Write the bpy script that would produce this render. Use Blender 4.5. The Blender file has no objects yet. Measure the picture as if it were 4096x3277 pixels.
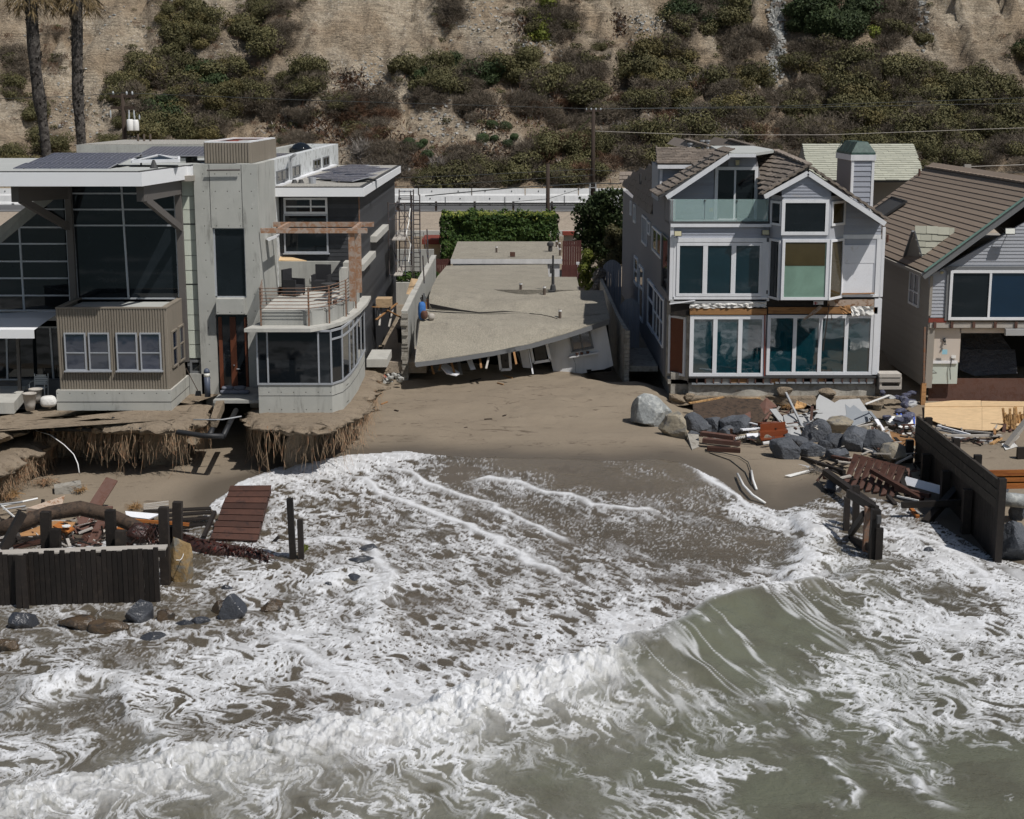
import bpy, bmesh, math, random
import numpy as np
from mathutils import Vector, Matrix, noise as mnoise
R = math.radians
rng = random.Random(7)
scene = bpy.context.scene
col = scene.collection

# ---------------------------------------------------------------- camera
CAMY, CAMZ, F, PIT = -67.0, 14.2, 6200.0, R(11.29)
cd = bpy.data.cameras.new('camera'); cam = bpy.data.objects.new('camera', cd); col.objects.link(cam)
cam.location = (0, CAMY, CAMZ); cam.rotation_euler = (R(90) - PIT, 0, 0)
cd.sensor_width = 36.0; cd.sensor_fit = 'HORIZONTAL'; cd.lens = F / 4096 * 36
cd.clip_start = 0.5; cd.clip_end = 3000
scene.camera = cam
# ---------------------------------------------------------------- light
SUN = Vector((0.50, -0.44, 1.0)).normalized()
SEL = math.asin(SUN.z); SAZ = math.atan2(SUN.x, SUN.y)
w = bpy.data.worlds.new('World'); scene.world = w; w.use_nodes = True
nt = w.node_tree; nt.nodes.clear()
sk = nt.nodes.new('ShaderNodeTexSky'); sk.sky_type = 'NISHITA'; sk.sun_disc = False
sk.sun_elevation = SEL; sk.sun_rotation = SAZ; sk.air_density = 1.2; sk.dust_density = 1.5
bg = nt.nodes.new('ShaderNodeBackground'); bg.inputs[1].default_value = 0.06
wo = nt.nodes.new('ShaderNodeOutputWorld')
nt.links.new(sk.outputs[0], bg.inputs[0]); nt.links.new(bg.outputs[0], wo.inputs[0])
sl = bpy.data.lights.new('sun', 'SUN'); sl.energy = 4.3; sl.angle = R(0.53); sl.color = (1.0, 0.965, 0.92)
so = bpy.data.objects.new('sun', sl); col.objects.link(so); so.location = (20, -30, 60)
so.rotation_euler = SUN.to_track_quat('Z', 'Y').to_euler()
scene.view_settings.view_transform = 'Standard'; scene.view_settings.look = 'None'
scene.view_settings.exposure = -0.22; scene.view_settings.gamma = 1.0
scene.cycles.max_bounces = 4; scene.cycles.diffuse_bounces = 2; scene.cycles.glossy_bounces = 2; scene.cycles.use_adaptive_sampling = True; scene.cycles.adaptive_threshold = 0.03; scene.cycles.transparent_max_bounces = 8
scene.cycles.use_denoising = True

# ---------------------------------------------------------------- pixel to place (4096 x 3277 photograph)
SP, CP = math.sin(PIT), math.cos(PIT)
def ray(px, py):
 a = (px - 2048) / F; b = (py - 1638.5) / F
 return Vector((a, CP - b * SP, -SP - b * CP))
CAM = Vector((0, CAMY, CAMZ))
def wp(px, py, D):                      # point at distance D in front of the camera (along the ground)
 r = ray(px, py); return CAM + r * (D / r.y)
def gp(px, py, z=0.0):                  # point on the level z
 r = ray(px, py); return CAM + r * ((z - CAMZ) / r.z)
def pp(px, py, p0, n):                  # point on a plane
 r = ray(px, py); return CAM + r * ((p0 - CAM).dot(n) / r.dot(n))
def plane3(a, b, c):
 return a, (b - a).cross(c - a).normalized()
def prj(v):
 d = v - CAM; t = d.y * CP - d.z * SP; u = d.y * SP + d.z * CP
 return 2048 + F * d.x / t, 1638.5 - F * u / t

# ---------------------------------------------------------------- numpy noise
_pr = np.random.RandomState(11); _PG = _pr.rand(256, 256)
def vnoise(x, y):
 xi = np.floor(x).astype(int); yi = np.floor(y).astype(int); fx = x - xi; fy = y - yi
 fx = fx * fx * fx * (fx * (fx * 6 - 15) + 10); fy = fy * fy * fy * (fy * (fy * 6 - 15) + 10)
 a = _PG[xi & 255, yi & 255]; b = _PG[(xi + 1) & 255, yi & 255]; c = _PG[xi & 255, (yi + 1) & 255]; d = _PG[(xi + 1) & 255, (yi + 1) & 255]
 return (a + (b - a) * fx) * (1 - fy) + (c + (d - c) * fx) * fy
def fbm(x, y, o=5, g=0.5):
 s = np.zeros_like(np.asarray(x, float)); a = 1.0; t = 0
 for k in range(o):
  s = s + a * vnoise(x * 2 ** k + 17.3 * k, y * 2 ** k + 9.1 * k); t += a; a *= g
 return s / t
def sst(a, b, x):
 t = np.clip((x - a) / (b - a), 0, 1); return t * t * (3 - 2 * t)

# ---------------------------------------------------------------- materials
MATS = {}
def _n(nt, t, **k):
 n = nt.nodes.new(t)
 for a, b in k.items(): setattr(n, a, b)
 return n
def newmat(name):
 m = bpy.data.materials.new(name); m.use_nodes = True; nt = m.node_tree
 return m, nt, nt.nodes['Principled BSDF']
def mixc(nt, fac, a, b, mode='MIX'):
 n = _n(nt, 'ShaderNodeMix', data_type='RGBA', blend_type=mode)
 for k, v in ((0, fac), (6, a), (7, b)):
  if hasattr(v, 'is_output') or hasattr(v, 'links'): nt.links.new(v, n.inputs[k])
  elif isinstance(v, (int, float)): n.inputs[k].default_value = v
  else: n.inputs[k].default_value = (*v[:3], 1)
 return n.outputs[2]
def mth(nt, op, a, b=0.0, c=None, clamp=False):
 n = _n(nt, 'ShaderNodeMath', operation=op, use_clamp=clamp)
 for k, v in enumerate((a, b) if c is None else (a, b, c)):
  if isinstance(v, (int, float)): n.inputs[k].default_value = v
  else: nt.links.new(v, n.inputs[k])
 return n.outputs[0]
def rmp(nt, fac, a, b, lo=0.0, hi=1.0, smooth=True):
 n = _n(nt, 'ShaderNodeMapRange', interpolation_type='SMOOTHSTEP' if smooth else 'LINEAR')
 n.inputs[1].default_value = a; n.inputs[2].default_value = b; n.inputs[3].default_value = lo; n.inputs[4].default_value = hi
 nt.links.new(fac, n.inputs[0]); return n.outputs[0]
def nz(nt, co, scale, detail=5, rough=0.55, dist=0.0, stretch=None):
 if stretch:
  mp = _n(nt, 'ShaderNodeMapping'); mp.inputs['Scale'].default_value = stretch; nt.links.new(co, mp.inputs[0]); co = mp.outputs[0]
 n = _n(nt, 'ShaderNodeTexNoise'); n.inputs['Scale'].default_value = scale; n.inputs['Detail'].default_value = detail
 n.inputs['Roughness'].default_value = rough; n.inputs['Distortion'].default_value = dist
 nt.links.new(co, n.inputs['Vector']); return n.outputs['Fac']
def bump(nt, h, strength=0.3, dist=0.02, nrm=None):
 b = _n(nt, 'ShaderNodeBump'); b.inputs['Strength'].default_value = strength; b.inputs['Distance'].default_value = dist
 nt.links.new(h, b.inputs['Height'])
 if nrm is not None: nt.links.new(nrm, b.inputs['Normal'])
 return b.outputs[0]
def geo(nt): return _n(nt, 'ShaderNodeNewGeometry').outputs['Position']
def mk(name, c, r=0.75, var=0.18, sc=1.5, bmp=0.15, bs=25, bd=0.02, rnd=0.10, c2=None, spec=0.35, st=None, fine=0.12, fs=30, metal=0.0, streak=0.0, c2f=(0.45, 0.65)):
 m, nt, p = newmat(name); g = geo(nt)
 oi = _n(nt, 'ShaderNodeObjectInfo')
 big = nz(nt, g, sc, 5, 0.6, 0.3, st)
 cc = mixc(nt, big, [v * (1 - var) for v in c], [v * (1 + var) for v in c])
 if c2: cc = mixc(nt, rmp(nt, nz(nt, g, sc * 1.7, 6, 0.65, 0.6, st), *c2f), cc, c2)
 f = rmp(nt, nz(nt, g, fs, 4, 0.7, 0, st), 0.3, 0.7, 1 - fine, 1 + fine, False)
 rr = mth(nt, 'MULTIPLY_ADD', oi.outputs['Random'], 2 * rnd, 1 - rnd)
 f = mth(nt, 'MULTIPLY', f, rr)
 if streak:
  s = rmp(nt, nz(nt, g, 2.2, 5, 0.7, 0, (1, 1, 0.12)), 0.42, 0.68, 1.0, 1 - streak)
  f = mth(nt, 'MULTIPLY', f, s)
 cm = _n(nt, 'ShaderNodeVectorMath', operation='SCALE'); nt.links.new(cc, cm.inputs[0]); nt.links.new(f, cm.inputs[3])
 nt.links.new(cm.outputs[0], p.inputs['Base Color'])
 p.inputs['Roughness'].default_value = r; p.inputs['Specular IOR Level'].default_value = spec; p.inputs['Metallic'].default_value = metal
 if bmp: nt.links.new(bump(nt, nz(nt, g, bs, 5, 0.65, 0, st), bmp, bd), p.inputs['Normal'])
 MATS[name] = m; return m
def mglass(name, c, rough=0.03, spec=0.6, wob=0.02, ior=1.5):
 m, nt, p = newmat(name); g = geo(nt)
 oi = _n(nt, 'ShaderNodeObjectInfo')
 k = mixc(nt, nz(nt, g, 0.8, 4, 0.6, 0.5), [v * 0.6 for v in c], [v * 1.5 for v in c])
 cm = _n(nt, 'ShaderNodeVectorMath', operation='SCALE'); nt.links.new(k, cm.inputs[0]); nt.links.new(mth(nt, 'MULTIPLY_ADD', oi.outputs['Random'], 0.5, 0.75), cm.inputs[3])
 nt.links.new(cm.outputs[0], p.inputs['Base Color']); p.inputs['Roughness'].default_value = rough
 p.inputs['Specular IOR Level'].default_value = spec; p.inputs['IOR'].default_value = ior
 nt.links.new(bump(nt, nz(nt, g, 1.3, 2, 0.5), wob, 0.05), p.inputs['Normal'])
 MATS[name] = m; return m

# ---------------------------------------------------------------- objects
ORG = {}
def empty(name, loc, label=None, cat=None, group=None):
 o = bpy.data.objects.new(name, None); col.objects.link(o); o.location = loc; o.empty_display_size = 0.3
 ORG[o.name] = Vector(loc); tag(o, label, cat, group); return o
def tag(o, label=None, cat=None, group=None, kind=None):
 if label: o['label'] = label
 if cat: o['category'] = cat
 if group: o['group'] = group
 if kind: o['kind'] = kind
 return o
class B:
 def __init__(s): s.v = []; s.f = []
 def add(s, vs, fs):
  k = len(s.v); s.v += [tuple(v) for v in vs]; s.f += [tuple(i + k for i in f) for f in fs]; return s
 def box(s, x0, x1, y0, y1, z0, z1):
  return s.add([(x0, y0, z0), (x1, y0, z0), (x1, y1, z0), (x0, y1, z0), (x0, y0, z1), (x1, y0, z1), (x1, y1, z1), (x0, y1, z1)],
                     [(3, 2, 1, 0), (4, 5, 6, 7), (0, 1, 5, 4), (1, 2, 6, 5), (2, 3, 7, 6), (3, 0, 4, 7)])
 def obox(s, c, a, b, d):            # centre and three half axes
  c, a, b, d = Vector(c), Vector(a), Vector(b), Vector(d)
  if a.cross(b).dot(d) < 0: d = -d
  P = [c - a - b - d, c + a - b - d, c + a + b - d, c - a + b - d, c - a - b + d, c + a - b + d, c + a + b + d, c - a + b + d]
  return s.add(P, [(3, 2, 1, 0), (4, 5, 6, 7), (0, 1, 5, 4), (1, 2, 6, 5), (2, 3, 7, 6), (3, 0, 4, 7)])
 def bar(s, p, q, w, h, up=(0, 0, 1)):   # a beam from p to q
  p, q = Vector(p), Vector(q); d = (q - p); L = d.length; d.normalize(); u = Vector(up)
  if abs(d.dot(u)) > 0.98: u = Vector((0, 1, 0))
  sd = d.cross(u).normalized(); u = sd.cross(d).normalized()
  return s.obox((p + q) / 2, d * L / 2, sd * w / 2, u * h / 2)
 def prism(s, poly, vec):
  n = len(poly); vec = Vector(vec); poly = [Vector(p) for p in poly]
  nn = Vector((0, 0, 0))
  for i in range(n): nn += poly[i].cross(poly[(i + 1) % n])
  if nn.dot(vec) > 0: poly = poly[::-1]
  top = [p + vec for p in poly]
  fs = [tuple(range(n)), tuple(range(2 * n - 1, n - 1, -1))] + [(i + 1 if i + 1 < n else 0, i, i + n, (i + 1) % n + n) for i in range(n)]
  return s.add(list(poly) + top, fs)
 def tube(s, pts, r, n=6, r1=None, cap=True):
  pts = [Vector(p) for p in pts]; m = len(pts); rings = []
  for i, p in enumerate(pts):
   d = (pts[min(i + 1, m - 1)] - pts[max(i - 1, 0)]).normalized()
   u = d.cross(Vector((0, 0, 1)) if abs(d.z) < 0.9 else Vector((0, 1, 0))).normalized(); v = d.cross(u)
   if isinstance(r, (list, tuple)): rr = r[i]
   else: rr = r if r1 is None else r + (r1 - r) * i / (m - 1)
   rings += [p + (u * math.cos(2 * math.pi * k / n) + v * math.sin(2 * math.pi * k / n)) * rr for k in range(n)]
  fs = [(i * n + k, i * n + (k + 1) % n, (i + 1) * n + (k + 1) % n, (i + 1) * n + k) for i in range(m - 1) for k in range(n)]
  if cap: fs += [tuple(range(n - 1, -1, -1)), tuple(range((m - 1) * n, m * n))]
  return s.add(rings, fs)
 def lathe(s, c, prof, n=12):
  c = Vector(c); V = []; m = len(prof)
  for r, z in prof: V += [c + Vector((r * math.cos(2 * math.pi * k / n), r * math.sin(2 * math.pi * k / n), z)) for k in range(n)]
  fs = [(i * n + k, i * n + (k + 1) % n, (i + 1) * n + (k + 1) % n, (i + 1) * n + k) for i in range(m - 1) for k in range(n)]
  return s.add(V, fs + [tuple(range(n - 1, -1, -1)), tuple(range((m - 1) * n, m * n))])
 def build(s, name, mat, parent=None, smooth=False):
  o0 = ORG.get(parent.name, Vector((0, 0, 0))) if parent else Vector((0, 0, 0))
  if parent is None and s.v:
   A = np.array(s.v); o0 = Vector(((A[:, 0].min() + A[:, 0].max()) / 2, (A[:, 1].min() + A[:, 1].max()) / 2, A[:, 2].min()))
  me = bpy.data.meshes.new(name); me.from_pydata([tuple(Vector(v) - o0) for v in s.v], [], s.f); me.update()
  o = bpy.data.objects.new(name, me); col.objects.link(o)
  if parent: o.parent = parent; ORG[o.name] = o0
  else: o.location = o0; ORG[o.name] = o0
  me.materials.append(MATS[mat] if isinstance(mat, str) else mat)
  if smooth: me.polygons.foreach_set('use_smooth', [True] * len(me.polygons))
  return o
def piece(name, me, mx, parent):       # an alike piece that shares its mesh; mx is its world matrix
 o = bpy.data.objects.new(name, me); col.objects.link(o)
 o0 = ORG[parent.name]; o.parent = parent; ORG[o.name] = o0
 o.matrix_local = Matrix.Translation(-o0) @ mx; return o
def frame_m(o, u, v, n):                # matrix from origin and axes
 return Matrix(((u.x, v.x, n.x, o.x), (u.y, v.y, n.y, o.y), (u.z, v.z, n.z, o.z), (0, 0, 0, 1)))
_MC = {}
def unit_mesh(key, mat, bld):
 k = (key, mat)
 if k not in _MC:
  b = B(); bld(b); me = bpy.data.meshes.new(key); me.from_pydata(b.v, [], b.f); me.update(); me.materials.append(MATS[mat]); _MC[k] = me
 return _MC[k]
def gridmesh(name, X, Y, Z, mat, smooth=True, attrs=None):
 ny, nx = X.shape
 me = bpy.data.meshes.new(name); nv = nx * ny; nf = (nx - 1) * (ny - 1)
 me.vertices.add(nv); co = np.stack([X, Y, Z], -1).reshape(-1).astype(np.float32); me.vertices.foreach_set('co', co)
 i = np.arange(nx - 1)[None, :] + np.arange(ny - 1)[:, None] * nx
 q = np.stack([i, i + 1, i + nx + 1, i + nx], -1).reshape(-1)
 me.loops.add(nf * 4); me.loops.foreach_set('vertex_index', q.astype(np.int32))
 me.polygons.add(nf); me.polygons.foreach_set('loop_start', (np.arange(nf) * 4).astype(np.int32))
 me.update(calc_edges=True)
 if smooth: me.polygons.foreach_set('use_smooth', np.ones(nf, bool))
 for k, a in (attrs or {}).items():
  at = me.attributes.new(k, 'FLOAT', 'POINT'); at.data.foreach_set('value', a.reshape(-1).astype(np.float32))
 me.materials.append(MATS[mat]); me.validate()
 o = bpy.data.objects.new(name, me); col.objects.link(o); ORG[o.name] = Vector((0, 0, 0)); return o
def frompoly(name, verts, faces, mat, parent=None, smooth=False):
 b = B(); b.v = [tuple(v) for v in verts]; b.f = list(faces); return b.build(name, mat, parent, smooth)

# clapboards: rows of overlapping boards on a convex outline given in (u, v)
def span(poly, v):
 xs = []
 n = len(poly)
 for i in range(n):
  (a, b), (c, d) = poly[i], poly[(i + 1) % n]
  if (b <= v <= d) or (d <= v <= b):
   if abs(d - b) < 1e-9: xs += [a, c]
   else: xs.append(a + (c - a) * (v - b) / (d - b))
 return (min(xs), max(xs)) if len(xs) > 1 else None
def siding(parent, O, u, n, poly, pitch, mat, name='siding_board', lift=0.03, v=Vector((0, 0, 1)), jit=0.004):
 v0 = min(p[1] for p in poly); v1 = max(p[1] for p in poly); k = 0
 while v0 + k * pitch < v1 - 0.02:
  a = v0 + k * pitch; b = min(a + pitch, v1 - 0.001); k += 1
  s0 = span(poly, a + 0.002); s1 = span(poly, b - 0.002)
  if not s0 or not s1 or s0[1] - s0[0] < 0.05: continue
  j = rng.uniform(-jit, jit)
  pt = lambda uu, vv, h: O + u * uu + v * vv + n * h
  P = [pt(s0[0], a, 0.0), pt(s0[1], a, 0.0), pt(s1[1], b, 0.0), pt(s1[0], b, 0.0), pt(s0[0], a + j, lift), pt(s0[1], a + j, lift), pt(s1[1], b, 0.006), pt(s1[0], b, 0.006)]
  F6 = [(3, 2, 1, 0), (4, 5, 6, 7), (0, 1, 5, 4), (1, 2, 6, 5), (2, 3, 7, 6), (3, 0, 4, 7)]
  if u.cross(v).dot(n) < 0: F6 = [f[::-1] for f in F6]
  frompoly(name, P, F6, mat, parent)
def inpoly(p, poly):
 x, y = p; r = False; n = len(poly)
 for i in range(n):
  (a, b), (c, d) = poly[i], poly[(i + 1) % n]
  if (b > y) != (d > y) and x < (c - a) * (y - b) / (d - b) + a: r = not r
 return r
TILE_LEFT = {}
def tiles(parent, O, u, v, n, poly, tw, th, mat, name='roof_tile', thick=0.035, budget=300, jit=0.02, drop=0.0):
 us = [p[0] for p in poly]; vs = [p[1] for p in poly]
 me = unit_mesh('tile_%s_%.2f_%.2f' % (mat, tw, th), mat, lambda b: b.box(0.006, tw - 0.006, -0.05, th, -thick / 2, thick / 2))
 rest = B(); r = 0; vv = min(vs)
 tilt = math.atan2(thick * 0.9, th)
 while vv < max(vs):
  uu = min(us) - tw * (0.5 if r % 2 else 0.0); sp = span(poly, min(vv + th / 2, max(vs) - .01))
  while uu < max(us):
   a = max(uu, sp[0]) if sp else 0; q = (min(uu + tw, sp[1]) - a) / tw if sp else 0
   if q > .12:
    ju = rng.uniform(-jit, jit); jn = rng.uniform(-0.006, 0.006)
    vv2 = (v * math.cos(tilt) - n * math.sin(tilt)); nn = (n * math.cos(tilt) + v * math.sin(tilt))
    mx = frame_m(O + u * (a + ju * 0.3) + v * (vv + ju) + n * (thick * 1.3 + jn), u * q, vv2, nn)
    if TILE_LEFT.setdefault(parent.name, budget) > 0:
     TILE_LEFT[parent.name] -= 1; piece(name, me, mx, parent)
    else:
     rest.add([mx @ w_.co for w_ in me.vertices], [tuple(p.vertices) for p in me.polygons])
   uu += tw
  vv += th; r += 1
 if rest.v: tag(rest.build(name + 's', mat, parent), kind='stuff')
# ================================================================ materials
mk('concrete', (0.36, 0.36, 0.335), 0.85, 0.16, 0.9, 0.25, 18, 0.01, 0.03, streak=0.18)
mk('concrete_pale', (0.47, 0.46, 0.42), 0.85, 0.14, 1.2, 0.25, 22, 0.01, 0.03, streak=0.15)
mk('concrete_rough', (0.34, 0.32, 0.28), 0.9, 0.25, 2.0, 0.6, 14, 0.03, 0.08, c2=(0.22, 0.2, 0.17))
mk('whitewash', (0.62, 0.64, 0.64), 0.8, 0.1, 1.5, 0.15, 20, 0.01, 0.03, c2=(0.36, 0.37, 0.36), c2f=(0.5, 0.62))
mk('white_fascia', (0.78, 0.79, 0.80), 0.6, 0.03, 1.0, 0.03, 20, 0.01, 0.02, fine=0.02)
mk('white_trim', (0.74, 0.75, 0.77), 0.55, 0.05, 1.5, 0.05, 30, 0.01, 0.04, streak=0.08, fine=0.04)
mk('white_stucco', (0.62, 0.62, 0.62), 0.85, 0.08, 2.0, 0.3, 30, 0.01, 0.03, streak=0.12, fine=0.06)
mk('gravel_roof', (0.285, 0.26, 0.21), 0.95, 0.24, 0.8, 0.9, 28, 0.03, 0.02, fine=0.45, fs=22, c2=(0.22, 0.20, 0.165), c2f=(0.5, 0.72))
mk('gravel_pale', (0.36, 0.345, 0.31), 0.95, 0.1, 0.8, 0.8, 30, 0.03, 0.02, fine=0.5, fs=20)
mk('roof_membrane', (0.42, 0.43, 0.41), 0.8, 0.12, 0.7, 0.1, 20, 0.01, 0.02)
mk('dark_trim', (0.06, 0.06, 0.06), 0.6, 0.1, 2, 0.05, 20, 0.01, 0.05)
mk('grey_trim', (0.16, 0.165, 0.17), 0.6, 0.08, 2, 0.05, 20, 0.01, 0.05)
mk('steel_paint', (0.115, 0.105, 0.098), 0.55, 0.08, 2, 0.05, 20, 0.01, 0.04, fine=0.04)
mk('aluminium', (0.42, 0.44, 0.47), 0.4, 0.06, 3, 0.02, 20, 0.01, 0.05, metal=0.25, fine=0.03)
mk('rust_steel', (0.19, 0.135, 0.105), 0.8, 0.25, 6, 0.2, 40, 0.005, 0.15, c2=(0.24, 0.11, 0.055))
mk('corrugated', (0.235, 0.205, 0.165), 0.7, 0.08, 0.8, 0.05, 25, 0.01, 0.03, fine=0.05, streak=0.1)
mk('channel_pane', (0.60, 0.64, 0.55), 0.45, 0.06, 1.5, 0.03, 10, 0.01, 0.05, fine=0.03)
mk('slate', (0.045, 0.047, 0.052), 0.6, 0.3, 3.0, 0.25, 18, 0.01, 0.35, fine=0.2)
mk('rust_red', (0.20, 0.045, 0.03), 0.75, 0.25, 2, 0.2, 20, 0.01, 0.1)
mk('red_wood', (0.14, 0.045, 0.022), 0.5, 0.2, 4, 0.1, 20, 0.01, 0.1, st=(1, 1, 0.15))
mk('pergola_wood', (0.30, 0.165, 0.095), 0.8, 0.2, 3, 0.35, 18, 0.02, 0.1, c2=(0.36, 0.29, 0.24), c2f=(0.42, 0.6))
mk('wicker', (0.028, 0.028, 0.031), 0.6, 0.2, 10, 0.6, 90, 0.01, 0.1)
mk('siding', (0.33, 0.35, 0.40), 0.7, 0.12, 1.2, 0.2, 30, 0.01, 0.07, st=(0.35, 1, 3), c2=(0.37, 0.355, 0.34), c2f=(0.55, 0.75))
mk('siding_plain', (0.37, 0.385, 0.42), 0.7, 0.05, 1.2, 0.05, 30, 0.01, 0.03, fine=0.05)
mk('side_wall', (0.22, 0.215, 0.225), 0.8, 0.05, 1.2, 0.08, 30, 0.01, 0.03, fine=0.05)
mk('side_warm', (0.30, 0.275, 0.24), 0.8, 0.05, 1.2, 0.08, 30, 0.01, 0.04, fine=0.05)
mk('tile_grey', (0.21, 0.175, 0.145), 0.85, 0.15, 3.0, 0.3, 30, 0.01, 0.28, fine=0.15)
mk('tile_brown', (0.25, 0.195, 0.15), 0.9, 0.1, 2.0, 0.3, 30, 0.01, 0.10, fine=0.12)
mk('tile_sage', (0.42, 0.42, 0.345), 0.85, 0.07, 2.0, 0.2, 30, 0.01, 0.10, fine=0.08)
mk('copper_green', (0.035, 0.070, 0.062), 0.55, 0.2, 2.5, 0.1, 20, 0.01, 0.06, c2=(0.06, 0.11, 0.095))
mk('copper_trim', (0.16, 0.27, 0.23), 0.6, 0.15, 2.5, 0.1, 20, 0.01, 0.06)
mk('bare_wood', (0.34, 0.18, 0.075), 0.8, 0.25, 3.5, 0.25, 20, 0.01, 0.15, st=(0.25, 1, 2.5), c2=(0.16, 0.08, 0.035), c2f=(0.5, 0.7))
mk('weathered_wood', (0.042, 0.035, 0.028), 0.7, 0.35, 2.5, 0.5, 10, 0.03, 0.3, c2=(0.085, 0.07, 0.055), c2f=(0.52, 0.7))
mk('dark_wood', (0.017, 0.0135, 0.0115), 0.6, 0.3, 3.0, 0.4, 14, 0.02, 0.35, c2=(0.034, 0.026, 0.02), c2f=(0.5, 0.75))
mk('red_plank', (0.068, 0.030, 0.020), 0.6, 0.3, 2.5, 0.4, 16, 0.02, 0.3, c2=(0.035, 0.018, 0.014), c2f=(0.5, 0.7))
mk('old_plank', (0.115, 0.062, 0.048), 0.75, 0.2, 2.5, 0.4, 16, 0.02, 0.2, c2=(0.10, 0.045, 0.03))
mk('orange_plank', (0.36, 0.13, 0.03), 0.65, 0.2, 2.5, 0.2, 16, 0.02, 0.1, st=(0.2, 1, 2), c2=(0.25, 0.075, 0.02))
mk('plywood', (0.60, 0.43, 0.25), 0.75, 0.1, 1.5, 0.15, 20, 0.01, 0.05, st=(0.3, 1, 2.5), fine=0.15, fs=9)
mk('osb', (0.42, 0.33, 0.26), 0.85, 0.2, 4, 0.4, 22, 0.01, 0.05, c2=(0.24, 0.13, 0.07), c2f=(0.52, 0.6))
mk('trunk_bark', (0.075, 0.050, 0.034), 0.8, 0.3, 3, 0.6, 10, 0.04, 0.1, c2=(0.03, 0.022, 0.017))
mk('split_wood', (0.50, 0.30, 0.13), 0.85, 0.25, 5, 0.5, 16, 0.02, 0.2, c2=(0.2, 0.11, 0.05))
mk('grey_panel', (0.37, 0.375, 0.375), 0.7, 0.1, 1.2, 0.1, 14, 0.01, 0.05, fine=0.05)
mk('grey_panel_blue', (0.25, 0.27, 0.29), 0.7, 0.1, 1.2, 0.1, 14, 0.01, 0.05, fine=0.05)
mk('beige_wall', (0.55, 0.49, 0.43), 0.85, 0.05, 1.2, 0.05, 14, 0.01, 0.03, fine=0.03)
mk('mint_board', (0.50, 0.55, 0.50), 0.85, 0.06, 1.5, 0.05, 14, 0.01, 0.03, fine=0.03)
mk('white_board', (0.76, 0.77, 0.80), 0.8, 0.08, 1.5, 0.1, 12, 0.01, 0.05, c2=(0.55, 0.51, 0.47), c2f=(0.6, 0.8), fine=0.08)
mk('paper_white', (0.66, 0.65, 0.62), 0.8, 0.12, 3, 0.6, 8, 0.05, 0.05)
mk('black_cavity', (0.012, 0.011, 0.010), 0.95, 0.3, 2, 0, rnd=0.0)  # near-black colour standing for the shade in hollows and gaps
mk('tarp', (0.035, 0.037, 0.045), 0.35, 0.2, 1, 0.9, 4, 0.12, 0.05, spec=0.5)
mk('plastic_white', (0.75, 0.75, 0.73), 0.5, 0.06, 3, 0.05, 20, 0.01, 0.05, fine=0.05)
mk('white_pipe', (0.75, 0.75, 0.73), 0.45, 0.08, 3, 0.05, 20, 0.01, 0.05)
mk('black_pipe', (0.018, 0.019, 0.021), 0.5, 0.25, 2, 0.15, 20, 0.01, 0.1, c2=(0.13, 0.115, 0.095), c2f=(0.6, 0.72))
mk('pipe_rust', (0.13, 0.10, 0.08), 0.8, 0.2, 6, 0.2, 40, 0.005, 0.15)
mk('terracotta_grey', (0.42, 0.39, 0.35), 0.85, 0.12, 3, 0.2, 25, 0.01, 0.05)
mk('sandbag', (0.17, 0.18, 0.215), 0.9, 0.12, 5, 0.5, 60, 0.01, 0.08)
mk('denim', (0.07, 0.075, 0.12), 0.9, 0.3, 4, 0.8, 12, 0.05, 0.2, c2=(0.16, 0.16, 0.19))
mk('blue_cloth', (0.05, 0.17, 0.46), 0.8, 0.15, 4, 0.5, 12, 0.05, 0.1)
mk('tan_cloth', (0.42, 0.30, 0.18), 0.9, 0.1, 2, 0.6, 5, 0.06, 0.05)
mk('bollard_blue', (0.075, 0.09, 0.125), 0.45, 0.06, 3, 0.05, 20, 0.01, 0.05)
mk('frost_white', (0.72, 0.72, 0.66), 0.4, 0.04, 3, 0, rnd=0.02)
mk('brown_fence', (0.095, 0.035, 0.03), 0.8, 0.15, 2, 0.2, 14, 0.01, 0.12)
mk('gate_grey', (0.26, 0.275, 0.31), 0.7, 0.06, 2, 0.1, 14, 0.01, 0.05)
mk('rail_white', (0.70, 0.70, 0.69), 0.85, 0.06, 0.8, 0.15, 10, 0.01, 0.04, streak=0.12)
mk('guard_steel', (0.06, 0.06, 0.06), 0.55, 0.15, 2, 0.1, 14, 0.01, 0.05, metal=0.2)
mk('post_wood', (0.055, 0.04, 0.032), 0.85, 0.2, 3, 0.4, 14, 0.02, 0.1)
mk('pole_wood', (0.048, 0.034, 0.026), 0.9, 0.25, 3, 0.5, 14, 0.02, 0.1, st=(1, 1, 0.1))
mk('grey_conduit', (0.33, 0.34, 0.35), 0.5, 0.1, 3, 0.05, 20, 0.01, 0.05)
mk('wire', (0.035, 0.04, 0.04), 0.6, 0.05, 3, 0, rnd=0.05)
mk('insulator', (0.45, 0.48, 0.5), 0.3, 0.1, 3, 0, rnd=0.05)
mk('palm_bark', (0.055, 0.048, 0.043), 0.95, 0.35, 3, 0.6, 12, 0.05, 0.1, c2=(0.15, 0.135, 0.12))
mk('palm_dead', (0.17, 0.12, 0.06), 0.9, 0.3, 5, 0.2, 20, 0.02, 0.1, c2=(0.07, 0.06, 0.03))
mk('rock_dark', (0.085, 0.092, 0.105), 0.75, 0.4, 1.8, 1.0, 6, 0.10, 0.2, c2=(0.20, 0.205, 0.21), c2f=(0.58, 0.72), fine=0.2, fs=14)
mk('rock_wet', (0.042, 0.045, 0.053), 0.28, 0.3, 1.8, 0.7, 6, 0.06, 0.15, c2=(0.085, 0.088, 0.095), c2f=(0.58, 0.72), spec=0.6)
mk('rock_wet_brown', (0.075, 0.05, 0.028), 0.3, 0.3, 2.2, 0.8, 8, 0.05, 0.2, c2=(0.03, 0.026, 0.022), spec=0.6)
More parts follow.
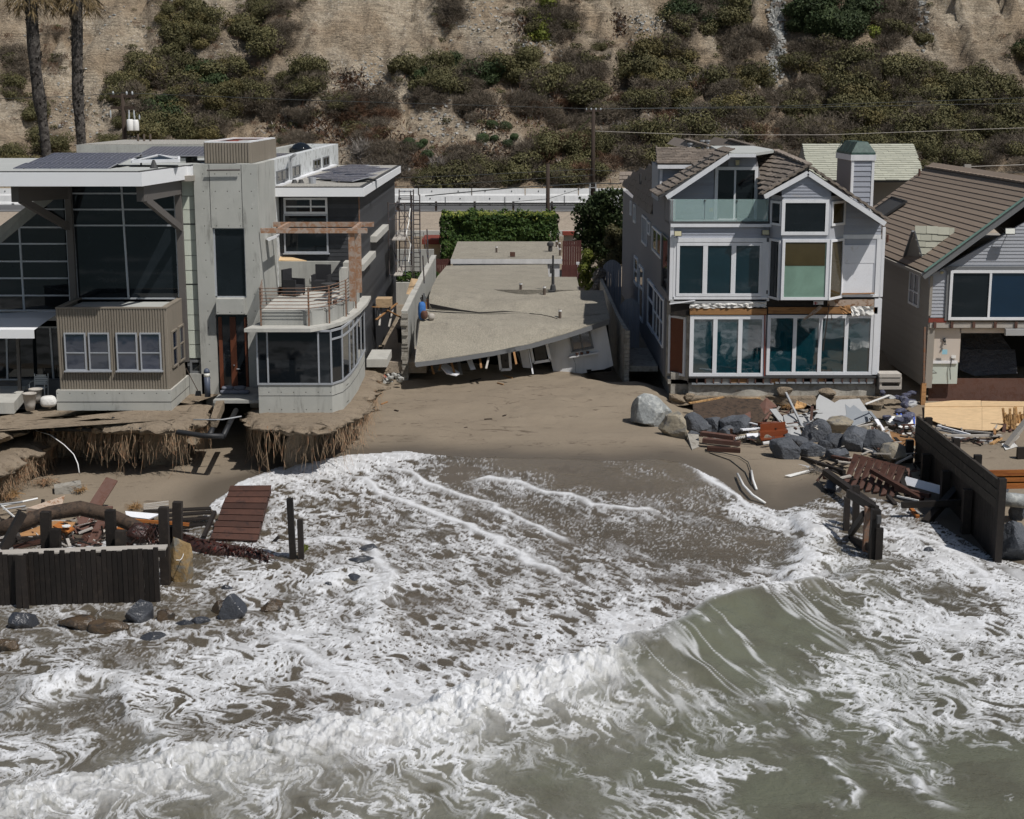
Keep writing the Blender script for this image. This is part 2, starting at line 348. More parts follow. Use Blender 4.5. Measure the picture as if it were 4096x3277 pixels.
mk('rock_pale', (0.25, 0.262, 0.26), 0.8, 0.2, 1.5, 0.7, 6, 0.05, 0.05, c2=(0.42, 0.43, 0.41), fine=0.15, fs=14)
mk('rock_tan', (0.27, 0.235, 0.175), 0.8, 0.25, 1.6, 0.7, 6, 0.05, 0.1, c2=(0.15, 0.145, 0.135))
mk('rock_ochre', (0.24, 0.16, 0.07), 0.7, 0.25, 1.5, 0.7, 6, 0.05, 0.1, c2=(0.17, 0.165, 0.145))
mk('kelp', (0.045, 0.022, 0.017), 0.35, 0.4, 5, 0.6, 14, 0.05, 0.2, c2=(0.12, 0.02, 0.012), c2f=(0.55, 0.62), spec=0.6)
mk('root', (0.27, 0.195, 0.125), 0.9, 0.3, 2.5, 0, rnd=0.1, c2=(0.33, 0.18, 0.10), c2f=(0.5, 0.6))
mk('dry_straw', (0.30, 0.18, 0.08), 0.9, 0.3, 2.5, 0, rnd=0.1)
mk('rubble', (0.40, 0.40, 0.38), 0.85, 0.15, 3, 0.4, 14, 0.02, 0.15)
mk('brick_red', (0.33, 0.115, 0.075), 0.85, 0.2, 3, 0.3, 14, 0.02, 0.15)
mk('piano_red', (0.165, 0.042, 0.016), 0.3, 0.2, 3, 0.05, 14, 0.01, 0.05)
mk('red_mark', (0.55, 0.03, 0.025), 0.6, 0.05, 3, 0)
mk('blue_mark', (0.05, 0.10, 0.42), 0.8, 0.05, 3, 0)
mk('pale_blue', (0.30, 0.55, 0.66), 0.7, 0.05, 3, 0)
mk('asphalt', (0.10, 0.10, 0.10), 0.9, 0.1, 0.6, 0.2, 30, 0.01, 0.02)
mk('bulb_cream', (0.50, 0.46, 0.30), 0.35, 0.05, 3, 0)
mk('scaffold', (0.075, 0.06, 0.055), 0.65, 0.3, 5, 0.1, 20, 0.005, 0.2, c2=(0.05, 0.08, 0.13), c2f=(0.55, 0.6))
mk('board_grey', (0.42, 0.39, 0.35), 0.85, 0.15, 3, 0.2, 20, 0.01, 0.15)
mk('adobe_bank', (0.33, 0.275, 0.215), 0.95, 0.2, 0.7, 0.7, 8, 0.06, 0.02, fine=0.25, fs=6)
mglass('glass_dark', (0.010, 0.013, 0.016), 0.03, 0.5)
mglass('glass_blue', (0.014, 0.020, 0.040), 0.04, 0.5, 0.06, 2.2)
mglass('glass_teal', (0.004, 0.036, 0.048), 0.03, 0.5, 0.05, 2.3)
mglass('glass_deepteal', (0.004, 0.018, 0.026), 0.03, 0.5, 0.05, 1.8)
mglass('glass_navy', (0.004, 0.016, 0.038), 0.03, 0.5, 0.05, 1.8)
mglass('glass_green', (0.16, 0.25, 0.20), 0.12, 0.4)
mglass('glass_amber', (0.055, 0.042, 0.018), 0.05, 0.5)
def clear_glass():
 m, nt, p = newmat('glass_rail'); p.inputs['Base Color'].default_value = (0.55, 0.75, 0.72, 1); p.inputs['Roughness'].default_value = 0.05
 p.inputs['Alpha'].default_value = 0.30; p.inputs['Specular IOR Level'].default_value = 0.6; MATS['glass_rail'] = m
clear_glass()
def solar():
 m, nt, p = newmat('solar'); tc = _n(nt, 'ShaderNodeTexCoord'); sx = _n(nt, 'ShaderNodeSeparateXYZ'); nt.links.new(tc.outputs['Generated'], sx.inputs[0])
 def line(s, k, wdt):
  f = mth(nt, 'FRACT', mth(nt, 'MULTIPLY', s, k)); d = mth(nt, 'ABSOLUTE', mth(nt, 'SUBTRACT', f, 0.5)); return mth(nt, 'GREATER_THAN', d, 0.5 - wdt)
 l = mth(nt, 'MAXIMUM', line(sx.outputs[0], 5, 0.07), line(sx.outputs[1], 4, 0.07))
 fine = mth(nt, 'MAXIMUM', line(sx.outputs[0], 18, 0.05), 0.0)
 g = geo(nt); v = nz(nt, g, 3, 3)
 c = mixc(nt, v, (0.012, 0.016, 0.035), (0.026, 0.032, 0.065)); c = mixc(nt, mth(nt, 'MULTIPLY', fine, 0.25), c, (0.12, 0.13, 0.16)); c = mixc(nt, l, c, (0.30, 0.31, 0.34))
 nt.links.new(c, p.inputs['Base Color']); p.inputs['Roughness'].default_value = 0.3; p.inputs['Specular IOR Level'].default_value = 0.12; MATS['solar'] = m
solar()
def tower_concrete():
 m, nt, p = newmat('board_concrete'); g = geo(nt); sx = _n(nt, 'ShaderNodeSeparateXYZ'); nt.links.new(g, sx.inputs[0])
 c = mixc(nt, nz(nt, g, 0.9, 6, 0.6, 0.4), (0.33, 0.335, 0.31), (0.49, 0.49, 0.455))
 c = mixc(nt, rmp(nt, nz(nt, g, 2.4, 6, 0.7, 0.3, (1, 1, 0.25)), 0.52, 0.74), c, (0.235, 0.235, 0.215))
 c = mixc(nt, rmp(nt, nz(nt, g, 1.1, 7, 0.75, 1.0), 0.62, 0.67, 0, 0.35), c, (0.60, 0.59, 0.54))
 def cell(s, k, off): return mth(nt, 'SUBTRACT', mth(nt, 'FRACT', mth(nt, 'MULTIPLY_ADD', s, k, off)), 0.5)
 a = mth(nt, 'DIVIDE', cell(sx.outputs[0], 2.15, 0.2), 2.15); b = mth(nt, 'DIVIDE', cell(sx.outputs[2], 1.5, 0.4), 1.5)
 d = mth(nt, 'SQRT', mth(nt, 'ADD', mth(nt, 'MULTIPLY', a, a), mth(nt, 'MULTIPLY', b, b)))
 dot = rmp(nt, d, 0.018, 0.028, 1, 0)
 c = mixc(nt, mth(nt, 'MULTIPLY', dot, 0.85), c, (0.07, 0.07, 0.065))
 nt.links.new(c, p.inputs['Base Color']); p.inputs['Roughness'].default_value = 0.85; p.inputs['Specular IOR Level'].default_value = 0.3
 nt.links.new(bump(nt, mth(nt, 'ADD', nz(nt, g, 14, 5, 0.6), mth(nt, 'MULTIPLY', dot, -1.5)), 0.25, 0.015), p.inputs['Normal']); MATS['board_concrete'] = m
tower_concrete()
def leafmat(name, a, b, trans=0.15):
 m, nt, p = newmat(name); g = geo(nt); oi = _n(nt, 'ShaderNodeObjectInfo')
 isl = _n(nt, 'ShaderNodeNewGeometry').outputs['Random Per Island']
 c = mixc(nt, isl, a, b); c = mixc(nt, rmp(nt, nz(nt, g, 0.7, 3), 0.35, 0.7, 0, 0.5), c, [v * 0.75 for v in a])
 cm = _n(nt, 'ShaderNodeVectorMath', operation='SCALE'); nt.links.new(c, cm.inputs[0]); nt.links.new(mth(nt, 'MULTIPLY_ADD', oi.outputs['Random'], 0.5, 0.75), cm.inputs[3])
 nt.links.new(cm.outputs[0], p.inputs['Base Color']); p.inputs['Roughness'].default_value = 0.7; p.inputs['Specular IOR Level'].default_value = 0.25
 MATS[name] = m
leafmat('leaf_olive', (0.075, 0.074, 0.030), (0.150, 0.132, 0.060))
leafmat('leaf_yellow', (0.105, 0.092, 0.034), (0.19, 0.155, 0.065))
leafmat('leaf_dry', (0.105, 0.086, 0.064), (0.195, 0.16, 0.12))
leafmat('leaf_dark', (0.022, 0.038, 0.013), (0.06, 0.08, 0.03))
leafmat('leaf_round', (0.045, 0.075, 0.028), (0.075, 0.105, 0.045))
leafmat('leaf_rust', (0.085, 0.046, 0.028), (0.19, 0.11, 0.065))
leafmat('leaf_hedge', (0.020, 0.050, 0.008), (0.075, 0.125, 0.022))
leafmat('leaf_lime', (0.085, 0.11, 0.015), (0.19, 0.20, 0.04))
leafmat('leaf_cypress', (0.020, 0.034, 0.012), (0.055, 0.075, 0.028))
leafmat('leaf_grey', (0.16, 0.14, 0.12), (0.34, 0.31, 0.28))
def hillmat():
 m, nt, p = newmat('hill_dirt'); g = geo(nt); veg = _n(nt, 'ShaderNodeAttribute', attribute_name='veg').outputs['Fac']
 a = nz(nt, g, 0.10, 5, 0.6, 0.5); b = nz(nt, g, 1.1, 6, 0.75, 0.4); s = nz(nt, g, 0.7, 5, 0.72, 1.0, (0.45, 0.45, 4.5)); gl = nz(nt, g, 1.5, 4, 0.65, 0.5, (2.0, 0.4, 0.3))
 c = mixc(nt, rmp(nt, a, 0.38, 0.62), (0.335, 0.262, 0.182), (0.45, 0.385, 0.295))
 c = mixc(nt, rmp(nt, b, 0.45, 0.72, 0, 0.6), c, (0.19, 0.15, 0.112))
 cr = mth(nt, 'ABSOLUTE', mth(nt, 'SUBTRACT', s, 0.5)); zone = rmp(nt, nz(nt, g, 0.16, 3, 0.5, 0, (1, 1, 2)), 0.45, 0.6)
 c = mixc(nt, mth(nt, 'MULTIPLY', rmp(nt, cr, 0.003, 0.022, 0.9, 0), zone), c, (0.085, 0.068, 0.05))
 c = mixc(nt, rmp(nt, gl, 0.60, 0.68, 0, 0.16), c, (0.15, 0.115, 0.085))
 v = _n(nt, 'ShaderNodeTexVoronoi'); v.inputs['Scale'].default_value = 2.2; nt.links.new(g, v.inputs['Vector'])
 c = mixc(nt, mth(nt, 'MULTIPLY', rmp(nt, v.outputs['Distance'], 0.12, 0.22, 1, 0), rmp(nt, a, 0.48, 0.58)), c, (0.54, 0.51, 0.46))
 c = mixc(nt, mth(nt, 'MULTIPLY', veg, rmp(nt, b, 0.3, 0.6, 0.95, 0.45)), c, (0.085, 0.062, 0.046))
 f = rmp(nt, nz(nt, g, 4, 4, 0.8), 0.3, 0.7, 0.55, 1.45, False)
 cm = _n(nt, 'ShaderNodeVectorMath', operation='SCALE'); nt.links.new(c, cm.inputs[0]); nt.links.new(f, cm.inputs[3])
 nt.links.new(cm.outputs[0], p.inputs['Base Color']); p.inputs['Roughness'].default_value = 0.95; p.inputs['Specular IOR Level'].default_value = 0.15
 h = mth(nt, 'ADD', nz(nt, g, 1.1, 6, 0.75, 0.4), mth(nt, 'MULTIPLY', nz(nt, g, 0.7, 5, 0.72, 1.0, (0.45, 0.45, 4.5)), 0.9))
 nt.links.new(bump(nt, h, 0.9, 0.6), p.inputs['Normal']); MATS['hill_dirt'] = m
hillmat()
def sandmat():
 m, nt, p = newmat('sand'); g = geo(nt)
 wet = _n(nt, 'ShaderNodeAttribute', attribute_name='wet').outputs['Fac']
 c = mixc(nt, nz(nt, g, 0.35, 6, 0.6, 0.6), (0.190, 0.152, 0.111), (0.272, 0.226, 0.168))
 c = mixc(nt, rmp(nt, nz(nt, g, 0.9, 7, 0.7, 1.2, (0.5, 1.6, 1)), 0.56, 0.70, 0, 0.4), c, (0.155, 0.125, 0.095))
 ln = mth(nt, 'ABSOLUTE', mth(nt, 'SUBTRACT', nz(nt, g, 0.45, 4, 0.6, 0.8, (0.35, 1.2, 1)), 0.5))
 c = mixc(nt, mth(nt, 'MULTIPLY', rmp(nt, ln, 0.0, 0.012, 1, 0), rmp(nt, nz(nt, g, 2.5, 3), 0.42, 0.6, 0, 0.75)), c, (0.07, 0.05, 0.035))
 sp = rmp(nt, nz(nt, g, 11, 4, 0.7), 0.66, 0.71, 0, 0.7); c = mixc(nt, sp, c, (0.075, 0.058, 0.042))
 c = mixc(nt, mth(nt, 'MULTIPLY', wet, 0.9), c, (0.098, 0.082, 0.064))
 f = rmp(nt, nz(nt, g, 60, 3, 0.7), 0.3, 0.7, 0.9, 1.1, False); cm = _n(nt, 'ShaderNodeVectorMath', operation='SCALE'); nt.links.new(c, cm.inputs[0]); nt.links.new(f, cm.inputs[3])
 nt.links.new(cm.outputs[0], p.inputs['Base Color'])
 nt.links.new(rmp(nt, wet, 0.5, 1.0, 0.95, 0.42), p.inputs['Roughness']); p.inputs['Specular IOR Level'].default_value = 0.3
 hb = mth(nt, 'ADD', nz(nt, g, 2.0, 6, 0.65), mth(nt, 'MULTIPLY', nz(nt, g, 12, 4, 0.6), 0.3))
 b = _n(nt, 'ShaderNodeBump'); b.inputs['Distance'].default_value = 0.08; nt.links.new(rmp(nt, wet, 0, 1, 0.55, 0.05), b.inputs['Strength']); nt.links.new(hb, b.inputs['Height'])
 nt.links.new(b.outputs[0], p.inputs['Normal']); MATS['sand'] = m
sandmat()
def soilmat():
 m, nt, p = newmat('bluff_soil'); g = geo(nt)
 c = mixc(nt, nz(nt, g, 0.8, 6, 0.65, 0.5), (0.20, 0.155, 0.11), (0.34, 0.28, 0.21))
 c = mixc(nt, rmp(nt, nz(nt, g, 3.2, 6, 0.75, 0.8, (1, 1, 2)), 0.5, 0.66, 0, 0.65), c, (0.105, 0.08, 0.058))
 c = mixc(nt, rmp(nt, nz(nt, g, 30, 3, 0.6), 0.6, 0.68, 0, 0.5), c, (0.40, 0.33, 0.25))
 nt.links.new(c, p.inputs['Base Color']); p.inputs['Roughness'].default_value = 0.97; p.inputs['Specular IOR Level'].default_value = 0.1
 nt.links.new(bump(nt, mth(nt, 'ADD', nz(nt, g, 4, 6, 0.7), mth(nt, 'MULTIPLY', nz(nt, g, 18, 4, 0.7), 0.5)), 0.9, 0.12), p.inputs['Normal']); MATS['bluff_soil'] = m
soilmat()
# ================================================================ terrain
SWASH = [(-900, 2160), (300, 2110), (700, 2075), (800, 2020), (860, 1975), (960, 1915), (1100, 1862), (1400, 1822), (1620, 1805), (1760, 1828), (1900, 1838), (2200, 1838), (2430, 1845), (2640, 1846), (2720, 1856), (2860, 1905), (3000, 1985), (3120, 2015), (3220, 1990), (3330, 1940), (3450, 1955), (3600, 1985), (3700, 2025), (3850, 2105), (4000, 2180), (4200, 2230), (4700, 2330)]
def sand_np(X, Y):
 ys = [-60, -40, -25, -17, -9.5, 0, 10, 30, 48, 52]; zs = [-3, -1.2, -0.35, 0.30, 0.92, 1.55, 2.0, 2.4, 2.8, 2.9]
 z = np.interp(Y, ys, zs)
 z = z + (fbm(X * 0.16 + 3, Y * 0.22, 4) - 0.5) * 0.35 * sst(-22, -8, Y) + (fbm(X * 0.9, Y * 1.1 + 8, 4) - 0.5) * 0.16 * sst(-8, -3, Y)
 z = z - 0.75 * sst(5.5, 8.5, X) * sst(-9.5, -3.5, Y) * (1 - sst(6, 9, Y)) - .8 * sst(3.2, 4.2, X) * (1 - sst(6.6, 7.4, X)) * sst(2.4, 3.4, Y) * (1 - sst(8, 10, Y))
 return z
_gx = np.linspace(-26, 26, 521); _gy = np.linspace(-30, 8, 381); _GZ = sand_np(*np.meshgrid(_gx, _gy))
def sand1(x, y):
 if -26 < x < 26 and -30 < y < 8: return float(_GZ[int(round((y + 30) * 10)), int(round((x + 26) * 10))])
 return float(np.interp(y, [-60, -40, -25, -17, -9.5, 0, 10, 30, 48, 52], [-3, -1.2, -0.35, 0.30, 0.92, 1.55, 2.0, 2.4, 2.8, 2.9]))
def zg(py): return float(np.interp(py, [1500, 1830, 2050, 2300, 2600, 3277], [1.5, 0.9, 0.65, 0.35, 0.1, 0.0]))
def wpx(px, py): return gp(px, py, zg(py))           # a place on the shore
def onsand(px, py, z=1.0):
 for _ in range(6): p = gp(px, py, z); z = sand1(p.x, p.y)
 return Vector((p.x, p.y, z))
def pdist(X, Y, pts):                                 # distance to a polyline, side and position along it
 best = np.full(X.shape, 1e9); tt = np.zeros(X.shape); side = np.zeros(X.shape); n = len(pts) - 1
 for i in range(n):
  ax, ay = pts[i][0], pts[i][1]; bx, by = pts[i + 1][0], pts[i + 1][1]; dx, dy = bx - ax, by - ay; L = dx * dx + dy * dy + 1e-12
  t = np.clip(((X - ax) * dx + (Y - ay) * dy) / L, 0, 1); d = np.hypot(X - ax - t * dx, Y - ay - t * dy)
  m = d < best; best = np.where(m, d, best); tt = np.where(m, (i + t) / n, tt); side = np.where(m, np.sign(dx * (Y - ay) - dy * (X - ax)), side)
 return best, side, tt
SW = [wpx(*p) for p in SWASH]
xs = np.concatenate([np.linspace(-120, -26, 30), np.linspace(-25, 25, 340), np.linspace(26, 120, 30)])
ys = np.concatenate([np.linspace(-60, -26, 10), np.linspace(-25, 6, 260), np.linspace(6.4, 52, 80)])
X, Y = np.meshgrid(xs, ys); Z = sand_np(X, Y)
d, s, t = pdist(X, Y, [(p.x, p.y) for p in SW]); sd = d * s
wet = 1 - sst(0.1, 2.6, sd + (fbm(X * 0.3, Y * 0.3, 4) - 0.5) * 1.6)
Z += 0.12 * np.exp(-((sd - 3.0) / 1.0) ** 2) * 0.4
tag(gridmesh('beach_sand', X, Y, Z, 'sand', attrs={'wet': wet}), kind='structure')
# bank below the road, road, far shoulder
xs = np.linspace(-150, 150, 301); yb = np.array([50.0, 51.9, 52.0, 54, 57, 60, 63.2, 64.2]); zb = np.array([2.5, 2.6, 4.15, 4.35, 4.55, 4.75, 4.97, 5.0])
X, Y = np.meshgrid(xs, np.interp(np.linspace(0, 7, 43), range(8), yb)); Z = np.interp(Y, yb, zb) + (fbm(X * 0.5, Y * 0.7, 4) - 0.5) * 0.35 * sst(52.3, 54, Y) * (1 - sst(62.5, 63.4, Y))
tag(gridmesh('road_bank', X, Y, Z, 'adobe_bank'), kind='structure')
b = B(); b.add([(-170, 64.0, 5.004), (170, 64.0, 5.004), (170, 88.5, 5.02), (-170, 88.5, 5.02)], [(0, 1, 2, 3)]); tag(b.build('road', 'asphalt'), kind='structure')
b = B(); b.box(-170, 170, 65.6, 65.75, 5.008, 5.012); tag(b.build('road_marking', 'rail_white'), kind='structure')
# hillside
def hill_np(X, Y):
 D = Y + 67.0
 k = fbm(X * 0.02 + 5, Y * 0.0 + 2, 3) - 0.5
 toe = 155 + 6 * k
 t = np.clip(D - toe, -5, 200)
 z = 4.9 + np.interp(t, [-5, 0, 6, 22, 30, 45, 70, 200], [0, 0.2, 4.0, 14.5, 22.0, 31, 47, 110])
 z = z + (fbm(X * 0.055, Y * 0.05 + 3, 5) - 0.5) * 6.0 * sst(0, 12, t)
 gul = np.abs(fbm(X * 0.16 + 0.02 * Y, Y * 0.03 + 7, 4) - 0.5) * 2
 z = z - (1 - sst(0, 0.16, gul)) * 0.8 * sst(3, 14, t)
 rb = 1 - np.abs(2 * fbm(X * .11 + .6 * fbm(X * .3, Y * .2, 3), Y * .025 + 4, 4, .6) - 1); z = z - sst(.55, 1.0, rb) * 2.4 * sst(4, 16, t)
 led = fbm(X * 0.03 + 9, z * 0.5, 3)
 z = z + (led - 0.5) * 1.6 * sst(4, 12, t) + (fbm(X * 0.35, Y * 0.5, 5, .62) - 0.5) * 2.2 * sst(0, 5, t)
 return z
xs = np.linspace(-95, 95, 520); ys = np.concatenate([np.linspace(86.5, 140, 330), np.linspace(141, 240, 40)])
REG = [  # centre, radii, count, kinds, size in metres
 (50, 300, 60, 115, 9, 'dry olive dry', 1.7), (238, 128, 30, 12, 2, 'dry', 1.0), (210, 242, 14, 8, 1, 'dry', .8), (140, 440, 55, 30, 4, 'olive', 1.5), (195, 545, 60, 40, 5, 'olive', 1.6), (60, 640, 110, 25, 7, 'olive yellow', 1.4), (470, 560, 60, 20, 4, 'olive', 1.3),
 (700, 400, 230, 160, 62, 'olive olive olive yellow dark dry', 2.0), (560, 320, 70, 90, 12, 'olive dry dry', 1.9), (740, 110, 120, 110, 22, 'olive olive yellow', 2.0), (985, 90, 45, 70, 8, 'olive yellow', 1.9), (970, 330, 90, 110, 16, 'olive yellow olive dry', 2.0), (700, 520, 180, 40, 14, 'olive yellow', 1.8),
 (1055, 130, 40, 130, 8, 'olive', 1.8), (1130, 25, 40, 25, 4, 'dry', 1.7), (1115, 135, 45, 50, 7, 'dry', 1.7), (1190, 335, 80, 75, 16, 'olive dry dry', 1.8), (1065, 400, 45, 90, 9, 'olive dry', 1.8), (1220, 450, 60, 40, 7, 'dry', 1.5),
 (1460, 440, 130, 65, 20, 'dry dry rust', 1.7), (1360, 400, 35, 25, 3, 'olive', 1.4), (1830, 290, 220, 65, 36, 'olive dry olive dark', 2.0), (1728, 375, 40, 50, 7, 'dry', 1.7), (1875, 420, 60, 50, 9, 'dry', 1.8), (1200, 548, 50, 22, 5, 'dry', 1.5), (1450, 545, 80, 25, 7, 'rust olive dry', 1.4), (1560, 650, 190, 80, 24, 'dry grey rust dry', 1.7), (1880, 690, 180, 65, 24, 'olive dry olive', 2.0), (1800, 55, 40, 55, 6, 'dry', 1.8), (1830, 630, 70, 35, 6, 'dry', 1.6),
 (2200, 60, 100, 60, 13, 'olive dry lime', 2.0), (2140, 110, 45, 50, 4, 'lime', 1.6), (2270, 100, 50, 60, 6, 'dry', 2.0), (2110, 270, 65, 60, 9, 'olive', 1.9), (2310, 320, 115, 95, 22, 'dry olive dry', 2.2), (2095, 390, 50, 90, 9, 'dry', 1.9), (2400, 190, 20, 15, 1, 'olive', 1.3), (2640, 290, 135, 130, 34, 'olive olive dry yellow', 2.1), (2830, 60, 160, 70, 24, 'dark dry olive', 2.2), (2980, 170, 80, 70, 13, 'dry', 2.1), (2680, 190, 40, 40, 4, 'dry', 1.8), (2720, 500, 340, 180, 84, 'olive dry dry rust olive grey', 1.9), (2260, 620, 190, 110, 36, 'olive dry dry rust', 1.9), (2250, 450, 150, 50, 10, 'rust dry', 1.4), (2960, 370, 120, 120, 22, 'dry olive yellow', 2.1),
 (3310, 65, 160, 75, 30, 'dark', 2.3), (3600, 90, 110, 100, 18, 'dry olive dry', 2.1), (3240, 240, 90, 110, 16, 'olive yellow dry', 2.1), (3450, 330, 180, 120, 48, 'olive yellow olive dry', 2.2), (3700, 420, 200, 150, 60, 'olive olive yellow dry', 2.2), (3950, 400, 160, 130, 36, 'olive olive dry', 2.2), (3300, 480, 200, 120, 38, 'olive yellow olive dry', 2.2), (3700, 600, 300, 90, 40, 'olive dry olive', 2.1), (4080, 560, 90, 120, 16, 'olive dry', 2.0), (4080, 190, 40, 60, 5, 'dark olive', 1.8), (3520, 130, 30, 25, 1, 'lime', 1.2), (3160, 600, 120, 60, 12, 'dry olive', 1.8)]
X, Y = np.meshgrid(xs, ys); Z = hill_np(X, Y); Z = np.where(Y < 87.5, 4.9, Z)
tt_ = (Y - CAMY) * CP - (Z - CAMZ) * SP; PX = 2048 + F * X / tt_; PY = 1638.5 - F * ((Y - CAMY) * SP + (Z - CAMZ) * CP) / tt_; veg = np.zeros(X.shape)
for cx, cy, rx, ry, n, ks, s in REG: veg = np.maximum(veg, np.clip(1.5 - np.sqrt(((PX - cx) / (rx + 25)) ** 2 + ((PY - cy) / (ry + 25)) ** 2) * 1.1 + (fbm(X * .3, Y * .3, 4) - .5) * 1.2, 0, 1) * min(1, n * 4500 / (rx * ry * 3.1)))
tag(gridmesh('hillside', X, Y, Z, 'hill_dirt', attrs={'veg': veg}), kind='structure')
_hx = xs; _hy = np.linspace(86.5, 140, 330); _HZ = Z[:330]
_hY = np.linspace(86.6, 139, 900)
def on_hill(px, py):
 r = ray(px, py); x = CAM.x + r.x * (_hY - CAMY) / r.y; z = CAMZ + r.z * (_hY - CAMY) / r.y
 fx = (x - _hx[0]) / (_hx[1] - _hx[0]); fy = (_hY - 86.5) / (_hy[1] - _hy[0]); i = np.clip(fy.astype(int), 0, 328); j = np.clip(fx.astype(int), 0, 518); a = fy - i; c = fx - j
 h = (_HZ[i, j] * (1 - c) + _HZ[i, j + 1] * c) * (1 - a) + (_HZ[i + 1, j] * (1 - c) + _HZ[i + 1, j + 1] * c) * a
 k = np.argmax(h > z)
 return Vector((x[k], _hY[k], h[k])) if h[k] > z[k] else None
# ================================================================ water
def watermat():
 m, nt, p = newmat('sea'); g = geo(nt)
 at = lambda k: _n(nt, 'ShaderNodeAttribute', attribute_name=k).outputs['Fac']
 fo_, grn, chm, flm = at('foam'), at('grn'), at('churn'), at('film')
 n1 = nz(nt, g, 0.5, 3, 0.6, 0.6); n2 = nz(nt, g, 14, 3, 0.7)
 wat = mixc(nt, grn, (0.092, 0.074, 0.052), (0.122, 0.126, 0.086)); wat = mixc(nt, rmp(nt, n1, 0.4, 0.65, 0, 0.45), wat, (0.070, 0.059, 0.042)); wat = mixc(nt, flm, wat, (0.132, 0.110, 0.083))
 wat = mixc(nt, chm, wat, (0.25, 0.245, 0.21))
 cov = mth(nt, 'MULTIPLY', fo_, rmp(nt, n2, 0.3, 0.6, 0.82, 1.0, False))
 c = mixc(nt, cov, wat, (0.71, 0.72, 0.735))
 nt.links.new(c, p.inputs['Base Color']); nt.links.new(rmp(nt, cov, 0.1, 0.8, 0.16, 0.75), p.inputs['Roughness']); p.inputs['Specular IOR Level'].default_value = 0.45
 hb = mth(nt, 'ADD', nz(nt, g, 3.5, 3, 0.65, 0.5), mth(nt, 'MULTIPLY', nz(nt, g, 15, 3, 0.65), 0.35))
 nt.links.new(bump(nt, hb, 0.55, 0.07), p.inputs['Normal']); MATS['sea'] = m
watermat()
# fields on a plain grid of the shore
cgx = np.linspace(-27, 27, 541); cgy = np.linspace(-45, -3, 421); X, Y = np.meshgrid(cgx, cgy)
def samp(Fd, x, y):
 fx = np.clip((x + 27) * 10, 0, 539.99); fy = np.clip((y + 45) * 10, 0, 419.99); i = fy.astype(np.int32); j = fx.astype(np.int32); a = fy - i; c = fx - j
 return (Fd[i, j] * (1 - c) + Fd[i, j + 1] * c) * (1 - a) + (Fd[i + 1, j] * (1 - c) + Fd[i + 1, j + 1] * c) * a
wn = fbm(X * 0.5, Y * 0.5, 4) - 0.5
d, s, t = pdist(X + wn * 0.5, Y + wn * 0.35, [(p.x, p.y) for p in SW]); SD = d * s        # >0 landward
